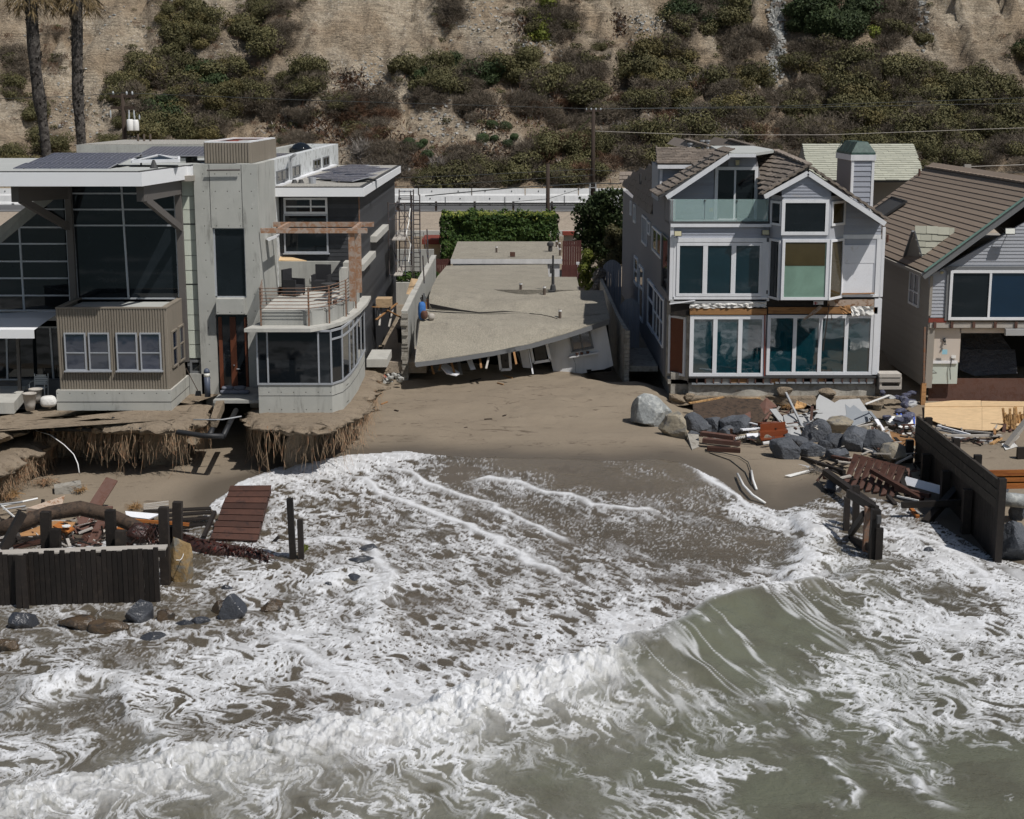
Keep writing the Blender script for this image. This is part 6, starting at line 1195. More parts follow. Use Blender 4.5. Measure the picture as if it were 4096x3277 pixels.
# gables
gl = [(1530, 605), (1945, 605), (1945, 560), (1750, 415), (1530, 548)]; sid(q7, gl, 66, .13, 'siding')
bx_('gable_core', 'side_wall', H3, gx(q7, 1530, 600, 66) + .05, gx(q7, 1940, 600, 66) - .05, 66.05, 66.9, gz(q7, 1720, 606, 66), gz(q7, 1720, 540, 66))
sid(q8, [(628, 945), (950, 945), (950, 850), (628, 600)], DR, .13, 'siding');
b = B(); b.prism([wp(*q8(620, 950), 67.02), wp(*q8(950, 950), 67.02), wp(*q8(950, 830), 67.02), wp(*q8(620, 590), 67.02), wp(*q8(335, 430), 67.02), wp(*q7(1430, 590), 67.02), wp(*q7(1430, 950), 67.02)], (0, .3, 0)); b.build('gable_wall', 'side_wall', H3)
sid(q7, [(1428, 950), (1525, 950), (1525, 600), (1428, 620)], 67.0, .13, 'siding')
def rake(name, q, p0, p1, D, w, t_, mat='white_trim'):
 a, c = wp(*q(*p0), D), wp(*q(*p1), D); b = B(); b.bar(a, c, t_, w, up=(0, 0, 1)); return b.build(name, mat, H3)
rake('rake_board', q7, (1385, 605), (1752, 405), 65.85, .2, .06); rake('rake_board', q8, (338, 405), (988, 835), 65.85, .2, .06)
trim('frieze', q8, 105, 922, 950, 958, 67, .05); trim('corner_board', q8, 950, 860, 975, 1445, 67, .07); trim('side_trim', q8, 600, 960, 628, 1450, 67, .06); trim('panel_frame', q8, 905, 960, 948, 1445, 67, .06)
a, c, z0, z1 = rc(q8, 622, 1010, 888, 1412, 67); bx_('cover_board', 'white_board', H3, a, c, 66.9, 66.96, z0 + (z1 - z0) * .625, z1); bx_('cover_board', 'white_board', H3, a - .02, c - .05, 66.91, 66.96, z0, z0 + (z1 - z0) * .62)
a, c, z0, z1 = rc(q8, 628, 960, 905, 1445, 67); bx_('panel_back', 'siding_plain', H3, a, c, 66.965, 67.0, z0, z1); trim('panel_sill', q8, 620, 1428, 910, 1446, 67, .1); rake('loose_pipe', q8, (622, 1424), (895, 1416), 66.86, .05, .05, 'bare_wood')
# roof planes
def tplane(q, pts, tw, th, mat, O, u, v, n, thick=.035, base=True, name='roof_tile', budget=300, parent=None, jit=.02):
 P = [(wpp - O) for wpp in pts]; poly = [(p.dot(u), p.dot(v)) for p in P]; parent = parent or H3
 if base: b = B(); b.prism(pts, -n * .1); b.build('roof_deck', 'dark_trim', parent)
 tiles(parent, O, u, v, n, poly, tw, th, mat, name, thick, budget, jit)
def pln(q, A, Bq, C):                                         # plane from three crop points with distances; axes along the eave
 a, b_, c = (wp(*q(x, y), D) for x, y, D in (A, Bq, C)); n = (b_ - a).cross(c - a).normalized()
 if n.z < 0: n = -n
 u = (UZ.cross(n)).normalized(); u = -u if u.dot(UX) < 0 and abs(u.x) > .3 else u; v = n.cross(u).normalized()
 if v.z < 0: v = -v
 return a, n, u, v
def roofpx(q, A, Bq, C, poly, tw, th, mat, **k):
 a, n, u, v = pln(q, A, Bq, C); pts = [pp(*q(*p), a, n) for p in poly]
 O = pts[0] + Vector((0, 0, 0)); lowest = min((p - O).dot(v) for p in pts); O = O + v * lowest
 tplane(q, pts, tw, th, mat, O, u, v, n, **k); return a, n
# tile slope between the gables
roofpx(q7, (1378, 592, 66.0), (1758, 348, 66.0), (1478, 226, 72.5), [(1378, 592), (1758, 348), (1600, 262), (1478, 226), (1312, 238), (1345, 400)], .31, .30, 'tile_grey', thick=.05, jit=.03)
# dormer roof, wall and fascia
roofpx(q7, (480, 330, 72), (850, 330, 72), (470, 190, 75.5), [(478, 330), (850, 330), (1005, 210), (468, 190)], .31, .34, 'tile_grey', thick=.05, jit=.03)
a, c = gx(q7, 490, 450, 72.3), gx(q7, 900, 450, 72.3); bx_('dormer_wall', 'siding_plain', H3, a, c, 72.3, 75.6, gz(q7, 600, 640, 72.3), gz(q7, 600, 340, 72.3)); siding(H3, Vector((0, Yd(72.3), 0)), UX, -UY, pl2(q7, [(525, 620), (640, 540), (860, 372), (525, 372)], 72.3), .2, 'siding')
trim('dormer_fascia', q7, 484, 336, 830, 368, 72.0, .06); trim('dormer_corner', q7, 502, 372, 524, 600, 72.25, .05)
# left slope and its rake
a_, n_ = roofpx(q7, (498, 602, 68.3), (1078, 240, 68.3), (498 - 12, 597, 69.2), [(490, 600), (1080, 238), (1000, 215), (860, 330), (700, 445), (480, 585)], .31, .34, 'tile_grey', thick=.05) if False else (None, None)
Al, Bl = wp(*q7(495, 600), 68.2), wp(*q7(1085, 238), 68.2); vL = (Bl - Al).normalized(); nL = Vector((-vL.z, 0, vL.x)); Lr = (Bl - Al).length
tplane(q7, [Al, Bl, Bl + UY * 3.6, Al + UY * 3.6], .33, .32, 'tile_grey', Al, UY, vL, nL, thick=.06, jit=.03)
rake('rake_board', q7, (560, 612), (1085, 262), 68.15, .2, .06); rake('gutter', q7, (712, 410), (950, 262), 69.9, .12, .12, 'dark_trim'); trim('top_trim', q7, 1085, 245, 1310, 272, 68.2, .06)
# flat top
pts = [wp(*q7(1085, 236), 68.2), wp(*q7(1312, 236), 68.2), wp(*q7(1480, 226), 72.4), wp(*q7(1290, 181), 79), wp(*q7(930, 184), 79), wp(*q7(1000, 212), 71.8)]
zt3 = pts[0].z; b = B(); b.prism([(p.x, p.y, zt3) for p in pts], (0, 0, -.12)); b.build('flat_roof', 'roof_membrane', H3)
# ridges behind
for x0, x1, xa, y0, ya, D in ((655, 930, 720, 185, 125, 84), (1010, 1290, 1085, 180, 123, 84)):
 b = B(); A0, A1, A2 = wp(*q7(x0, y0), D), wp(*q7(x1, y0), D - 4), wp(*q7(xa, ya), D); b.add([A0, A1, A2, A0 + UY * 6, A1 + UY * 6, A2 + UY * 6], [(0, 1, 2), (0, 2, 5, 3), (2, 1, 4, 5)]); b.build('rear_gable_roof', 'tile_grey', H3)
 n_ = 8
 for i in range(n_): p, r_ = A2 + (A1 - A2) * (i / n_), A2 + (A1 - A2) * ((i + .9) / n_); B().bar(p + UZ * .03, r_ + UZ * .05, .3, .06).build('ridge_tile', 'tile_grey', H3)
for x, y in ((755, 185), (862, 160), (905, 160)): p = wp(*q7(x, y), 82); B().lathe((p.x, p.y, p.z - .4), [(.09, 0), (.09, .5), (.14, .52), (.14, .6)], 8).build('vent_pipe', 'grey_conduit', H3)
# rear left roof above the side wall
roofpx(q7, (185, 500, 96), (437, 748, 75.5), (475, 335, 79), [(185, 500), (437, 748), (472, 600), (475, 335), (290, 398)], .42, .36, 'tile_grey', thick=.05, jit=.03)
roofpx(q7, (165, 490, 97), (285, 395, 97.5), (165, 398, 97.6), [(165, 490), (225, 470), (285, 400), (165, 398)], .4, .3, 'tile_grey', thick=.05)
for x, y in ((340, 455), (388, 480), (440, 350)): p = wp(*q7(x, y + 12), 82); B().tube([p - UZ * .2, p + UZ * .35], .06, 6).build('vent_pipe', 'dark_trim', H3)
# upper recessed wall with sliding door, glass rail
zdk = zD + .02; DU = 69.5
sid(q7, [(560, 830), (960, 830), (960, 375), (960, 330), (560, 612)], DU - .02, .14, 'siding')
sid(q7, [(1080, 350), (1310, 350), (1310, 275), (1080, 275)], DU - .02, .14, 'siding')
b = B(); b.prism([wp(*q7(545, 840), DU), wp(*q7(1420, 840), DU), wp(*q7(1380, 600), DU), wp(*q7(1312, 240), DU), wp(*q7(1080, 250), DU), wp(*q7(545, 620), DU)], (0, .3, 0)); b.build('upper_gable_wall', 'side_wall', H3)
fwin(H3, q7, 962, 352, 1322, 815, DU - .02, fw=.14, cols=(.47,), bar=.08, gmat='glass_dark', name='sliding_door', dep=.1)
bx_('deck', 'grey_trim', H3, xL, xM + .1, 66.95, DU, zD - .02, zdk)
gr0, gr1 = gz(q7, 1000, 812), gz(q7, 1000, 625)
xs_ = [gx(q7, v, 720) for v in (612, 880, 1150, 1418)]
for i in range(3): bx_('glass_rail_panel', 'glass_rail', H3, xs_[i] + .01, xs_[i + 1] - .01, 66.98, 67.0, gr0, gr1)
B().box(xL + .02, xL + .04, Yd(67.05), Yd(69.4), gr0, gr1).build('glass_rail_panel', 'glass_rail', H3); bx_('rail_shoe', 'dark_trim', H3, xL, xM, 66.94, 67.04, gr0 - .06, gr0)
for x in xs_[1:3]: B().lathe((x, Yd(66.97), gr1 - .1), [(.035, 0), (.035, .07)], 8).build('rail_clip', 'dark_trim', H3)
p = wp(*q7(1158, 320), DU - .15); B().box(p.x - .08, p.x + .08, p.y, p.y + .14, p.z - .1, p.z + .12).build('wall_lamp', 'bulb_cream', H3); p = wp(*q7(935, 715), DU - .1); B().box(p.x - .08, p.x + .08, p.y, p.y + .1, p.z - .08, p.z + .08).build('wall_lamp', 'bulb_cream', H3)
def flood(q, x, y, D, sx=.16, sy=.11):
 p = wp(*q(x, y), D - .22); o = B().obox(p, (sx, 0, 0), (0, .03, sy), (0, .05, -.015)).build('floodlight', 'dark_trim', H3); B().obox(p + Vector((0, -.056, .01)), (sx * .88, 0, 0), (0, .025, sy * .85), (0, .004, 0)).build('lens', 'bulb_cream', o); B().tube([p + Vector((0, .03, -.1)), p + Vector((0, .22, -.12))], .03, 6).build('bracket', 'dark_trim', o)
flood(q7, 655, 915, DR); flood(q7, 1393, 906, DR)
B().box(gx(q7, 1397, 1405) - 0, gx(q7, 1413, 1405), Yd(66.9), Yd(66.93), gz(q7, 1405, 1420), gz(q7, 1405, 1390)).build('switch_plate', 'dark_trim', H3)
# rake tiles on the right gable
def raketiles(q, p0, p1, D, n, w=.34, t_=.05, dep=.5):
 a, c = wp(*q(*p0), D), wp(*q(*p1), D); d_ = (c - a) / n
 nn = Vector((-(c - a).z, 0, (c - a).x)).normalized(); nn = nn if nn.z > 0 else -nn
 me = unit_mesh('raketile', 'tile_grey', lambda b: b.box(0, 1, 0, 1, 0, 1))
 for i in range(n): piece('rake_tile', me, frame_m(a + d_ * i + nn * (.03 + (.03 if i % 2 else 0)), d_ * 1.06, Vector((0, dep, 0)), nn * .09), H3)
raketiles(q7, (1370, 592), (1756, 362), 65.8, 12); raketiles(q8, (342, 362), (1005, 812), 65.8, 22)
b = B(); A0, A1 = wp(*q8(342, 372), 65.9), wp(*q8(1005, 822), 65.9); b.prism([A0, A1, A1 + UY * 22, A0 + UY * 22], (0, 0, -.06)); b.build('right_roof_slope', 'tile_grey', H3)
# hip tiles from the gable top back to the flat roof
pa, pc = wp(*q7(1758, 345), 66), wp(*q7(1478, 226), 72.4)
for i in range(9): B().bar(pa + (pc - pa) * (i / 9) + UZ * .05, pa + (pc - pa) * ((i + .95) / 9) + UZ * .09, .3, .07).build('hip_tile', 'tile_grey', H3)
# chimney
Dc = 71.5; cx0_, cx1_ = gx(q8, 697, 500, Dc), gx(q8, 887, 500, Dc); cz0, cz1 = gz(q8, 790, 730, Dc), gz(q8, 790, 300, Dc)
ch = bx_('chimney', 'side_wall', H3, cx0_, cx1_, Dc + .03, Dc + 3.2, cz0 - 1, cz1)
P = [(cx0_ + .1, cz0 - .5), (cx1_ - .1, cz0 - .5), (cx1_ - .1, cz1), (cx0_ + .1, cz1)]
siding(ch, Vector((0, Yd(Dc + .03), 0)), UX, -UY, P, .235, 'siding', 'siding_board', .035)
for x in (cx0_, cx1_ - .1): bx_('corner_board', 'white_trim', ch, x - .01, x + .11, Dc - .02, Dc + .1, cz0 - .8, cz1)
bx_('chimney_collar', 'white_trim', ch, cx0_ - .06, cx1_ + .06, Dc - .06, Dc + 3.3, cz1, cz1 + .26)
b = B(); zc0, zc1 = cz1 + .26, gz(q8, 790, 140, Dc + .8); V = []
for z, s_ in ((zc0, .03), (zc0 + .1, .03), (zc1, -.28)): V += [(cx0_ - s_, Yd(Dc) - s_, z), (cx1_ + s_, Yd(Dc) - s_, z), (cx1_ + s_, Yd(Dc + 3.2) + s_, z), (cx0_ - s_, Yd(Dc + 3.2) + s_, z)]
b.add(V, [(i * 4 + k, i * 4 + (k + 1) % 4, i * 4 + 4 + (k + 1) % 4, i * 4 + 4 + k) for i in range(2) for k in range(4)] + [(8, 9, 10, 11)]); cp_ = b.build('chimney_cap', 'copper_green', ch)
for t_ in (.04, .32, .62, .96): y0 = Yd(Dc) + 3.2 * t_; B().prism([(cx0_ - .1, y0, zc0), (cx0_ - .1, y0 + .06, zc0), (cx0_ + .22, y0 + .06, zc1 + .02), (cx0_ + .22, y0, zc1 + .02)], (-.02, 0, 0)).build('cap_rib', 'copper_green', cp_)
# left side windows (in shade)
def lwin(x0, x1, y0, y1, yat, **k):
 D1 = 67 * (2680 - 2048) / (q7(x0, 0)[0] - 2048); D0 = 67 * (2680 - 2048) / (q7(x1, 0)[0] - 2048); Dm = (D0 + D1) / 2
 z1, z0 = wp(*q7((x0 + x1) / 2, y0), Dm).z, wp(*q7((x0 + x1) / 2, y1), Dm).z
 window(H3, (xL, Yd(D1), z0), -UY, -UX, D1 - D0, z1 - z0, name='side_window', **k)
lwin(528, 584, 930, 1400, 0, fw=.09, gmat='glass_dark', fmat='grey_trim'); lwin(445, 520, 880, 1090, 0, fw=.1, cols=(.5,), gmat='glass_amber'); lwin(357, 395, 770, 1005, 0, fw=.1, cols=(.33, .66), gmat='glass_dark'); lwin(405, 422, 812, 925, 0, fw=.1)  # amber of the second window is a reflection put into its colour
lwin(284, 298, 672, 822, 0, fw=.12); lwin(254, 263, 640, 760, 0, fw=.12); lwin(296, 325, 1110, 1345, 0, fw=.12, rows=(.5,)); lwin(338, 375, 1190, 1640, 0, fw=.14, rows=(.6,), gmat='glass_blue'); lwin(415, 466, 1320, 1720, 0, fw=.16, rows=(.6,), gmat='glass_blue')
D1, D0 = 73.8, 69; window(H3, (xL - .003, Yd(D1), gz(q4, 505, 560, 71)), -UY, -UX, D1 - D0, 2.2, fw=.1, cols=(.33, .66), rows=(.5,), name='side_window', gmat='glass_blue')
# ---- lower storey
LS = DR + .02
bx_('lower_wall', 'side_wall', H3, gx(q4, 748, 600), xRt - .06, LS + .02, 70, 2.0, zM0)
for q, x0, y0, x1, y1, cs in ((q4, 752, 338, 1388, 856, (.335, .665)),):
 fwin(H3, q, x0, y0, x1, y1, LS, fw=.17, cols=cs, bar=.18, gmat='glass_teal', name='folding_door', dep=.1)
fwin(H3, q9, -12, 335, 880, 840, LS, fw=.14, cols=(.26, .5, .745), bar=.16, gmat='glass_teal', name='folding_door', dep=.1)
a, c, z0, z1 = rc(q9, 880, 200, 942, 836, DR); bx_('white_wall_strip', 'white_trim', H3, a, c, 66.92, 67.3, z0, z1)
for i, (t_, k) in enumerate(((.5, 0),)):
 p = wp(*q4(1322, 640), 66.88); B().box(p.x - .02, p.x + .02, p.y - .02, p.y + .03, p.z - .12, p.z + .12).build('door_handle', 'dark_trim', H3)
seg_ = rake('rusty_pipe', q4, (1388, 330), (1384, 850), 66.9, .05, .05, 'rust_red')
# angled end with the narrow door
a0, a1 = wp(*q4(556, 600), 68.2), wp(*q4(748, 600), 67.0); a0.z = a1.z = 0; u = (a1 - a0).normalized(); n = u.cross(UZ).normalized(); L = (a1 - a0).length
b = B(); b.prism([a0 + UZ * 2.1, a1 + UZ * 2.1, a1 + UZ * zM0, a0 + UZ * zM0], -n * .3); b.build('angled_wall', 'concrete_rough', H3)
window(H3, a0 + u * (L * .14) + UZ * gz(q4, 650, 840, 67.6), u, n, L * .72, gz(q4, 650, 345, 67.6) - gz(q4, 650, 840, 67.6), fw=.1, gmat='red_wood', name='narrow_door')
# damaged band between the storeys
bx_('band_backing', 'dark_wood', H3, xL + .1, xRt - .1, 67.0, 67.2, zLow1 - .02, bzb)
trim('band_board', q4, 590, 205, 1400, 240, 66.95, .05, 'grey_panel'); rake('torn_strip', q4, (585, 245), (800, 215), 66.85, .04, .04, 'white_board'); trim('timber_beam', q4, 755, 283, 1400, 332, 66.98, .10, 'bare_wood'); trim('timber_beam', q9, 0, 270, 920, 325, 66.98, .06, 'bare_wood')
trim('splintered_board', q9, 500, 205, 915, 262, 66.99, .05, 'osb')
def crumple(name, q, pts, D, mat, am=.05, n=10):
 P = [wp(*q(*p), D) for p in pts]; V = []; F_ = []
 for i in range(n + 1):
  for j in range(5):
   s, t_ = i / n, j / 4; p = (P[0] * (1 - s) + P[1] * s) * (1 - t_) + (P[3] * (1 - s) + P[2] * s) * t_
   V.append(p + Vector((rng.uniform(-am, am) * .4, -abs(rng.gauss(0, am)), rng.uniform(-am, am) * .5)))
 for i in range(n):
  for j in range(4): F_.append((i * 5 + j, (i + 1) * 5 + j, (i + 1) * 5 + j + 1, i * 5 + j + 1))
 return frompoly(name, V, F_, mat, H3)
crumple('torn_wrap', q4, [(755, 245), (1400, 228), (1400, 270), (755, 282)], 66.9, 'paper_white', .05, 26); crumple('torn_wrap', q9, [(690, 265), (890, 255), (890, 335), (700, 340)], 66.85, 'paper_white', .06)
crumple('hanging_board', q9, [(430, 255), (460, 275), (310, 385), (295, 370)], 66.6, 'osb', .03, 6); crumple('hanging_board', q9, [(595, 262), (690, 255), (700, 320), (630, 330)], 66.7, 'bare_wood', .03, 5)
rake('hanging_cable', q9, (515, 250), (462, 640), 66.7, .04, .04, 'pole_wood'); rake('hanging_cable', q9, (530, 320), (537, 380), 66.7, .03, .03, 'pole_wood')
a, c, z0, z1 = rc(q9, 382, 215, 465, 250, 66.8); bx_('marked_board', 'white_board', H3, a, c, 66.78, 66.82, z0, z1)
a, c, z0, z1 = rc(q9, 386, 224, 420, 246, 66.77); bx_('red_mark', 'red_mark', H3, a, c, 66.772, 66.778, z0 + .03, z0 + .06); bx_('red_mark', 'red_mark', H3, a + .06, a + .1, 66.772, 66.778, z0 - .02, z1 - .02)
# floor edge, joist blocks, foundation
trim('floor_plate', q4, 745, 852, 2330, 866, 66.95, .12, 'dark_trim')
jx0, jx1 = gx(q4, 745, 890), gx(q9, 905, 890); zj1, zj0 = gz(q4, 1400, 868), gz(q4, 1400, 908)
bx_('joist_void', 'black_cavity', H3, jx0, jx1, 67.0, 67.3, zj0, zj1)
xj = jx0
while xj < jx1 - .2:
 wj = rng.uniform(.32, .40)
 if rng.random() > .14: bx_('joist_block', 'board_grey' if rng.random() > .35 else 'bare_wood', H3, xj + .02, xj + wj - .05, 66.93 + rng.uniform(-.02, .02), 67.1, zj0 + .01, zj1 - .01)
 bx_('joist_end', 'old_plank', H3, xj + wj - .05, xj + wj, 66.85, 67.1, zj0 - .01, zj1)
 xj += wj
trim('ledger_strip', q4, 770, 908, 1460, 922, 66.93, .08, 'grey_panel_blue'); trim('ledger_strip', q9, 60, 900, 880, 914, 66.93, .08, 'grey_panel_blue')
def lumpy(name, x0, x1, D, z0, z1, mat, parent, am=.12, thick=.8, nx=60):
 V = []; F_ = []; rows = 7
 for i in range(nx + 1):
  for j in range(rows):
   x = x0 + (x1 - x0) * i / nx; z = z1 + (z0 - z1) * j / (rows - 1); nn = mnoise.noise(Vector((x * 1.3, z * 2, 5))) + .6 * mnoise.noise(Vector((x * 4, z * 5, 1)))
   V.append(Vector((x, Yd(D) - am * nn - .045 * j * (mnoise.noise(Vector((x * .9, 2, 2))) + .3), z)))
  V.append(Vector((x, Yd(D) + thick, z1)))
 r = rows + 1
 for i in range(nx):
  for j in range(rows - 1): F_.append((i * r + j, i * r + j + 1, (i + 1) * r + j + 1, (i + 1) * r + j))
  F_.append((i * r + rows, i * r, (i + 1) * r, (i + 1) * r + rows))
 return frompoly(name, V, F_, mat, parent, True)
lumpy('foundation_wall', gx(q4, 745, 960), jx1, 67.05, gz(q4, 1400, 1020), zj0 - .01, 'concrete_rough', H3, .03); lumpy('foundation_soil', gx(q4, 590, 1040), jx1 + .3, 66.7, 1.1, gz(q4, 1400, 1015), 'bluff_soil', H3, .2, 1.0)
bx_('rear_foundation', 'concrete_rough', H3, xL + .2, xRt, 67.4, 95, 1.2, 2.4)
bx_('foundation_corner', 'concrete_rough', H3, gx(q4, 560, 900, 68), gx(q4, 745, 900, 67.2), 67.4, 69, 1.9, gz(q4, 650, 880, 67.4))
for x, y, s_ in ((1550, 980, .38), (1915, 985, .40), (650, 1040, .4), (750, 1025, .28)): rock('soil_clod', wp(*q4(x, y), 66.7), (s_, s_ * .7, s_ * .55), 'bluff_soil', parent=H3, seed=int(x), sub=3)
# side stair at the right end
for i, (y0, y1) in enumerate(((820, 850), (860, 890), (925, 950))): a, c, z0, z1 = rc(q9, 920, y0, 1105, y1, 67); bx_('wooden_step', 'board_grey', H3, a, c, 66.6, 67.4, z0, z1)
for x in (925, 1090): a, c, z0, z1 = rc(q9, x, 850, x + 18, 945, 67); bx_('step_side', 'board_grey', H3, a, c, 66.65, 67.35, z0, z1)
# ================================================================ house with the brown roof
H4 = empty('brown_roof_house', (18, 3, 2.4), 'grey house with long brown shake roof at the right edge, its ground floor torn open', 'house')
D4 = 68.0
xA = wp(*q8(1365, 1400), D4).x; zE = wp(3705, 1090, 67.6).z; zgr = 2.2
bx_('side_wall', 'side_warm', H4, xA, xA + .3, D4 + .02, 88, 1.6, zE + .02)
b = B(); b.box(xA + .3, 30, Yd(D4 + .3), Yd(88), zE - 2.6, zE); b.build('upper_storey', 'side_warm', H4)
P = pl2(q8, [(1365, 1620), (2400, 1620), (2400, 690), (1365, 1270)], D4)
b = B(); b.prism([(x, Yd(D4) + .03, z) for x, z in P], (0, .25, 0)); b.build('front_wall', 'siding_plain', H4)
siding(H4, Vector((0, Yd(D4) + .02, 0)), UX, -UY, P, .155, 'siding_plain', 'siding_board', .03)
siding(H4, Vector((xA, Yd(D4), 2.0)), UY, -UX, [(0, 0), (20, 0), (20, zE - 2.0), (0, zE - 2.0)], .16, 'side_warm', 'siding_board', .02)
a, c, z0, z1 = rc(q8, 1362, 1270, 1380, 1605, D4); bx_('corner_board', 'side_warm', H4, a - .03, c, D4 - .05, D4 + .02, z0, z1)
# roof plane, courses
E0 = wp(3705, 1090, 67.5); E1 = E0 + UY * 22; Rf = wp(4169, 747, 67.5); vR = (Rf - E0).normalized(); nR = Vector((-vR.z, 0, vR.x)); Lr = (Rf - E0).length
th_ = .31; k = 0
while k * th_ < Lr + .2:
 # each course is clipped behind by the cross gable line
 back = 19.0
 if k > 8: back = 19.0
 O = E0 + vR * (k * th_) + nR * .05; tl = .045
 pt = lambda y, v_, h_: O + UY * y + vR * v_ + nR * h_
 Pq = [pt(0, -.04, -.03), pt(back, -.04, -.03), pt(back, th_, -.05), pt(0, th_, -.05), pt(0, -.04, .02), pt(back, -.04, .02), pt(back, th_, -.012), pt(0, th_, -.012)]
 frompoly('shake_course', Pq, [(0, 1, 2, 3), (7, 6, 5, 4), (4, 5, 1, 0), (5, 6, 2, 1), (6, 7, 3, 2), (7, 4, 0, 3)], 'tile_brown', H4); k += 1
b = B(); b.prism([E0, Rf, Rf + UY * 19, E0 + UY * 19], -nR * .15); b.build('roof_deck', 'dark_trim', H4)
b = B(); b.prism([Rf, Rf + Vector((6, 0, -5)), Rf + Vector((6, 19, -5)), Rf + UY * 19], (0, 0, -.1)); b.build('far_roof_slope', 'tile_brown', H4)
for i in range(26): p = Rf + UY * (i * .73) + UZ * .06; B().bar(p, p + UY * .7 + UZ * .02, .32, .08).build('ridge_tile', 'tile_brown', H4)
b = B(); b.bar(E0 + Vector((-.15, -.05, -.18)), Rf + Vector((0, -.05, -.1)), .06, .30); b.build('rake_board', 'grey_trim', H4); b = B(); b.bar(E0 + Vector((-.12, -.08, .04)), Rf + Vector((0, -.08, .12)), .16, .05); b.build('rake_flashing', 'copper_trim', H4)
b = B(); b.bar(E0 + Vector((-.12, 0, -.12)), E0 + Vector((-.12, 19, -.12)), .14, .14); b.build('gutter', 'side_warm', H4)
# skylight, vents
S0 = [pp(*q8(*p), E0, nR) + nR * .12 for p in ((905, 735), (1060, 630), (1180, 668), (995, 790))]; b = B(); b.prism(S0, nR * .05); sko = b.build('roof_skylight', 'dark_trim', H4)
for i in range(4): B().bar(S0[i] + nR * .05, S0[(i + 1) % 4] + nR * .05, .1, .12).build('skylight_frame', 'dark_trim', sko)
for x, y in ((1272, 440), (1003, 1000)): p = pp(*q8(x, y), E0, nR); B().tube([p, p + UZ * .45], .06, 8).build('vent_pipe', 'old_plank', H4)
# small dormer with sage tiles
a0, a1, a2, a3 = (pp(*q8(*p), E0, nR) for p in ((1295, 1120), (1380, 1125), (1570, 912), (1235, 1040)))
apx = wp(*q8(1232, 897), 70.3); bk = pp(*q8(1568, 912), E0, nR)
b = B(); b.add([apx, a0, a1, bk], [(0, 1, 2, 3)]); b.build('dormer_roof', 'dark_trim', H4)
nd = (a0 - apx).cross(bk - apx).normalized(); nd = nd if nd.z > 0 else -nd; ud = (bk - apx).normalized(); vd = nd.cross(ud); vd = vd if vd.z > 0 else -vd
PT = [apx, a0, a1, bk]; O = a0; poly = [((p - O).dot(ud), (p - O).dot(vd)) for p in PT]; tiles(H4, O, ud, vd, nd, poly, .52, .30, 'tile_sage', 'dormer_tile', .04, 60)
b = B(); b.bar(a1 + nd * .05, bk + nd * .05, .1, .05); b.build('dormer_flashing', 'copper_trim', H4)
lf = pp(*q8(1160, 1110), E0, nR); b = B(); b.add([apx + UZ * -.05, lf, a0], [(0, 1, 2)]); b.build('dormer_face', 'side_warm', H4); b = B(); b.bar(apx + Vector((-.08, -.05, .02)), lf + Vector((-.08, -.05, .02)), .12, .08); b.bar(apx + Vector((0, -.05, .02)), a0 + Vector((0, -.05, .02)), .08, .06); b.build('dormer_trim', 'grey_trim', H4)
# sliding windows and the side window
fwin(H4, q8, 1522, 1222, 2330, 1640, D4 - .02, fw=.12, cols=(.42,), bar=.1, gmats=['glass_dark', 'glass_navy'], name='sliding_window', dep=.1)
tr = B(); a, c, z0, z1 = rc(q8, 1495, 1190, 1522, 1645, D4); tr.box(a, c, Yd(D4) - .07, Yd(D4) + .02, z0, z1); tr.build('window_trim', 'grey_trim', H4); a, c, z0, z1 = rc(q8, 1495, 1190, 2400, 1222, D4); bx_('window_trim', 'grey_trim', H4, a, c, D4 - .075, D4 + .02, z0, z1)
Ds0 = D4 * (3720 - 2048) / (q8(1280, 0)[0] - 2048); Ds1 = D4 * (3720 - 2048) / (q8(1195, 0)[0] - 2048)
window(H4, (xA - .02, Yd(Ds1), wp(*q8(1240, 1520), (Ds0 + Ds1) / 2).z), -UY, -UX, Ds1 - Ds0, wp(*q8(1240, 1235), 70).z - wp(*q8(1240, 1520), 70).z, fw=.1, cols=(.5,), rows=(.42,), gmat='glass_blue', name='side_window')
p = wp(*q8(2035, 895), D4 - .45); fl = B().obox(p, (.22, 0, 0), (0, .03, .13), (0, .06, -.02)).build('floodlight', 'dark_trim', H4); B().obox(p + Vector((0, -.066, .01)), (.2, 0, 0), (0, .025, .11), (0, .004, 0)).build('lens', 'frost_white', fl); B().tube([p + Vector((-.22, 0, .05)), p + Vector((-.26, .4, .12))], .02, 6).build('arm', 'dark_trim', fl); B().tube([p + Vector((.22, 0, .05)), p + Vector((.16, .4, .12))], .02, 6).build('arm', 'dark_trim', fl)
p = wp(*q8(1463, 1240), D4 - .1); B().lathe(p, [(.05, -.06), (.09, 0), (.05, .06)], 8).build('wall_lamp', 'bulb_cream', H4)
# torn open ground floor
def t4(name, x0, y0, x1, y1, D, mat, t_=.06): a, c, z0, z1 = rc(q9, x0, y0, x1, y1, D); return bx_(name, mat, H4, a, c, D - t_, D + .02, z0, z1)
t4('rusty_band', 1350, 365, 1500, 400, D4, 'rust_red', .04); t4('band_board', 1360, 400, 2400, 445, D4, 'board_grey', .03)
for x in (1392, 1535, 1720, 1900, 2075): t4('joist_hanger', x, 395, x + 22, 445, D4 - .05, 'old_plank', .05)
t4('inner_wall', 1360, 448, 1615, 735, D4 + .25, 'beige_wall', .05); t4('inner_wall_head', 1615, 448, 2400, 488, D4 + .25, 'beige_wall', .05); t4('mint_wall', 1342, 738, 1592, 915, D4 + .22, 'mint_board', .04); t4('wall_rail', 1345, 722, 1592, 745, D4 + .15, 'white_trim', .04)
t4('roller_housing', 1990, 452, 2400, 505, D4 - .05, 'grey_panel', .2)
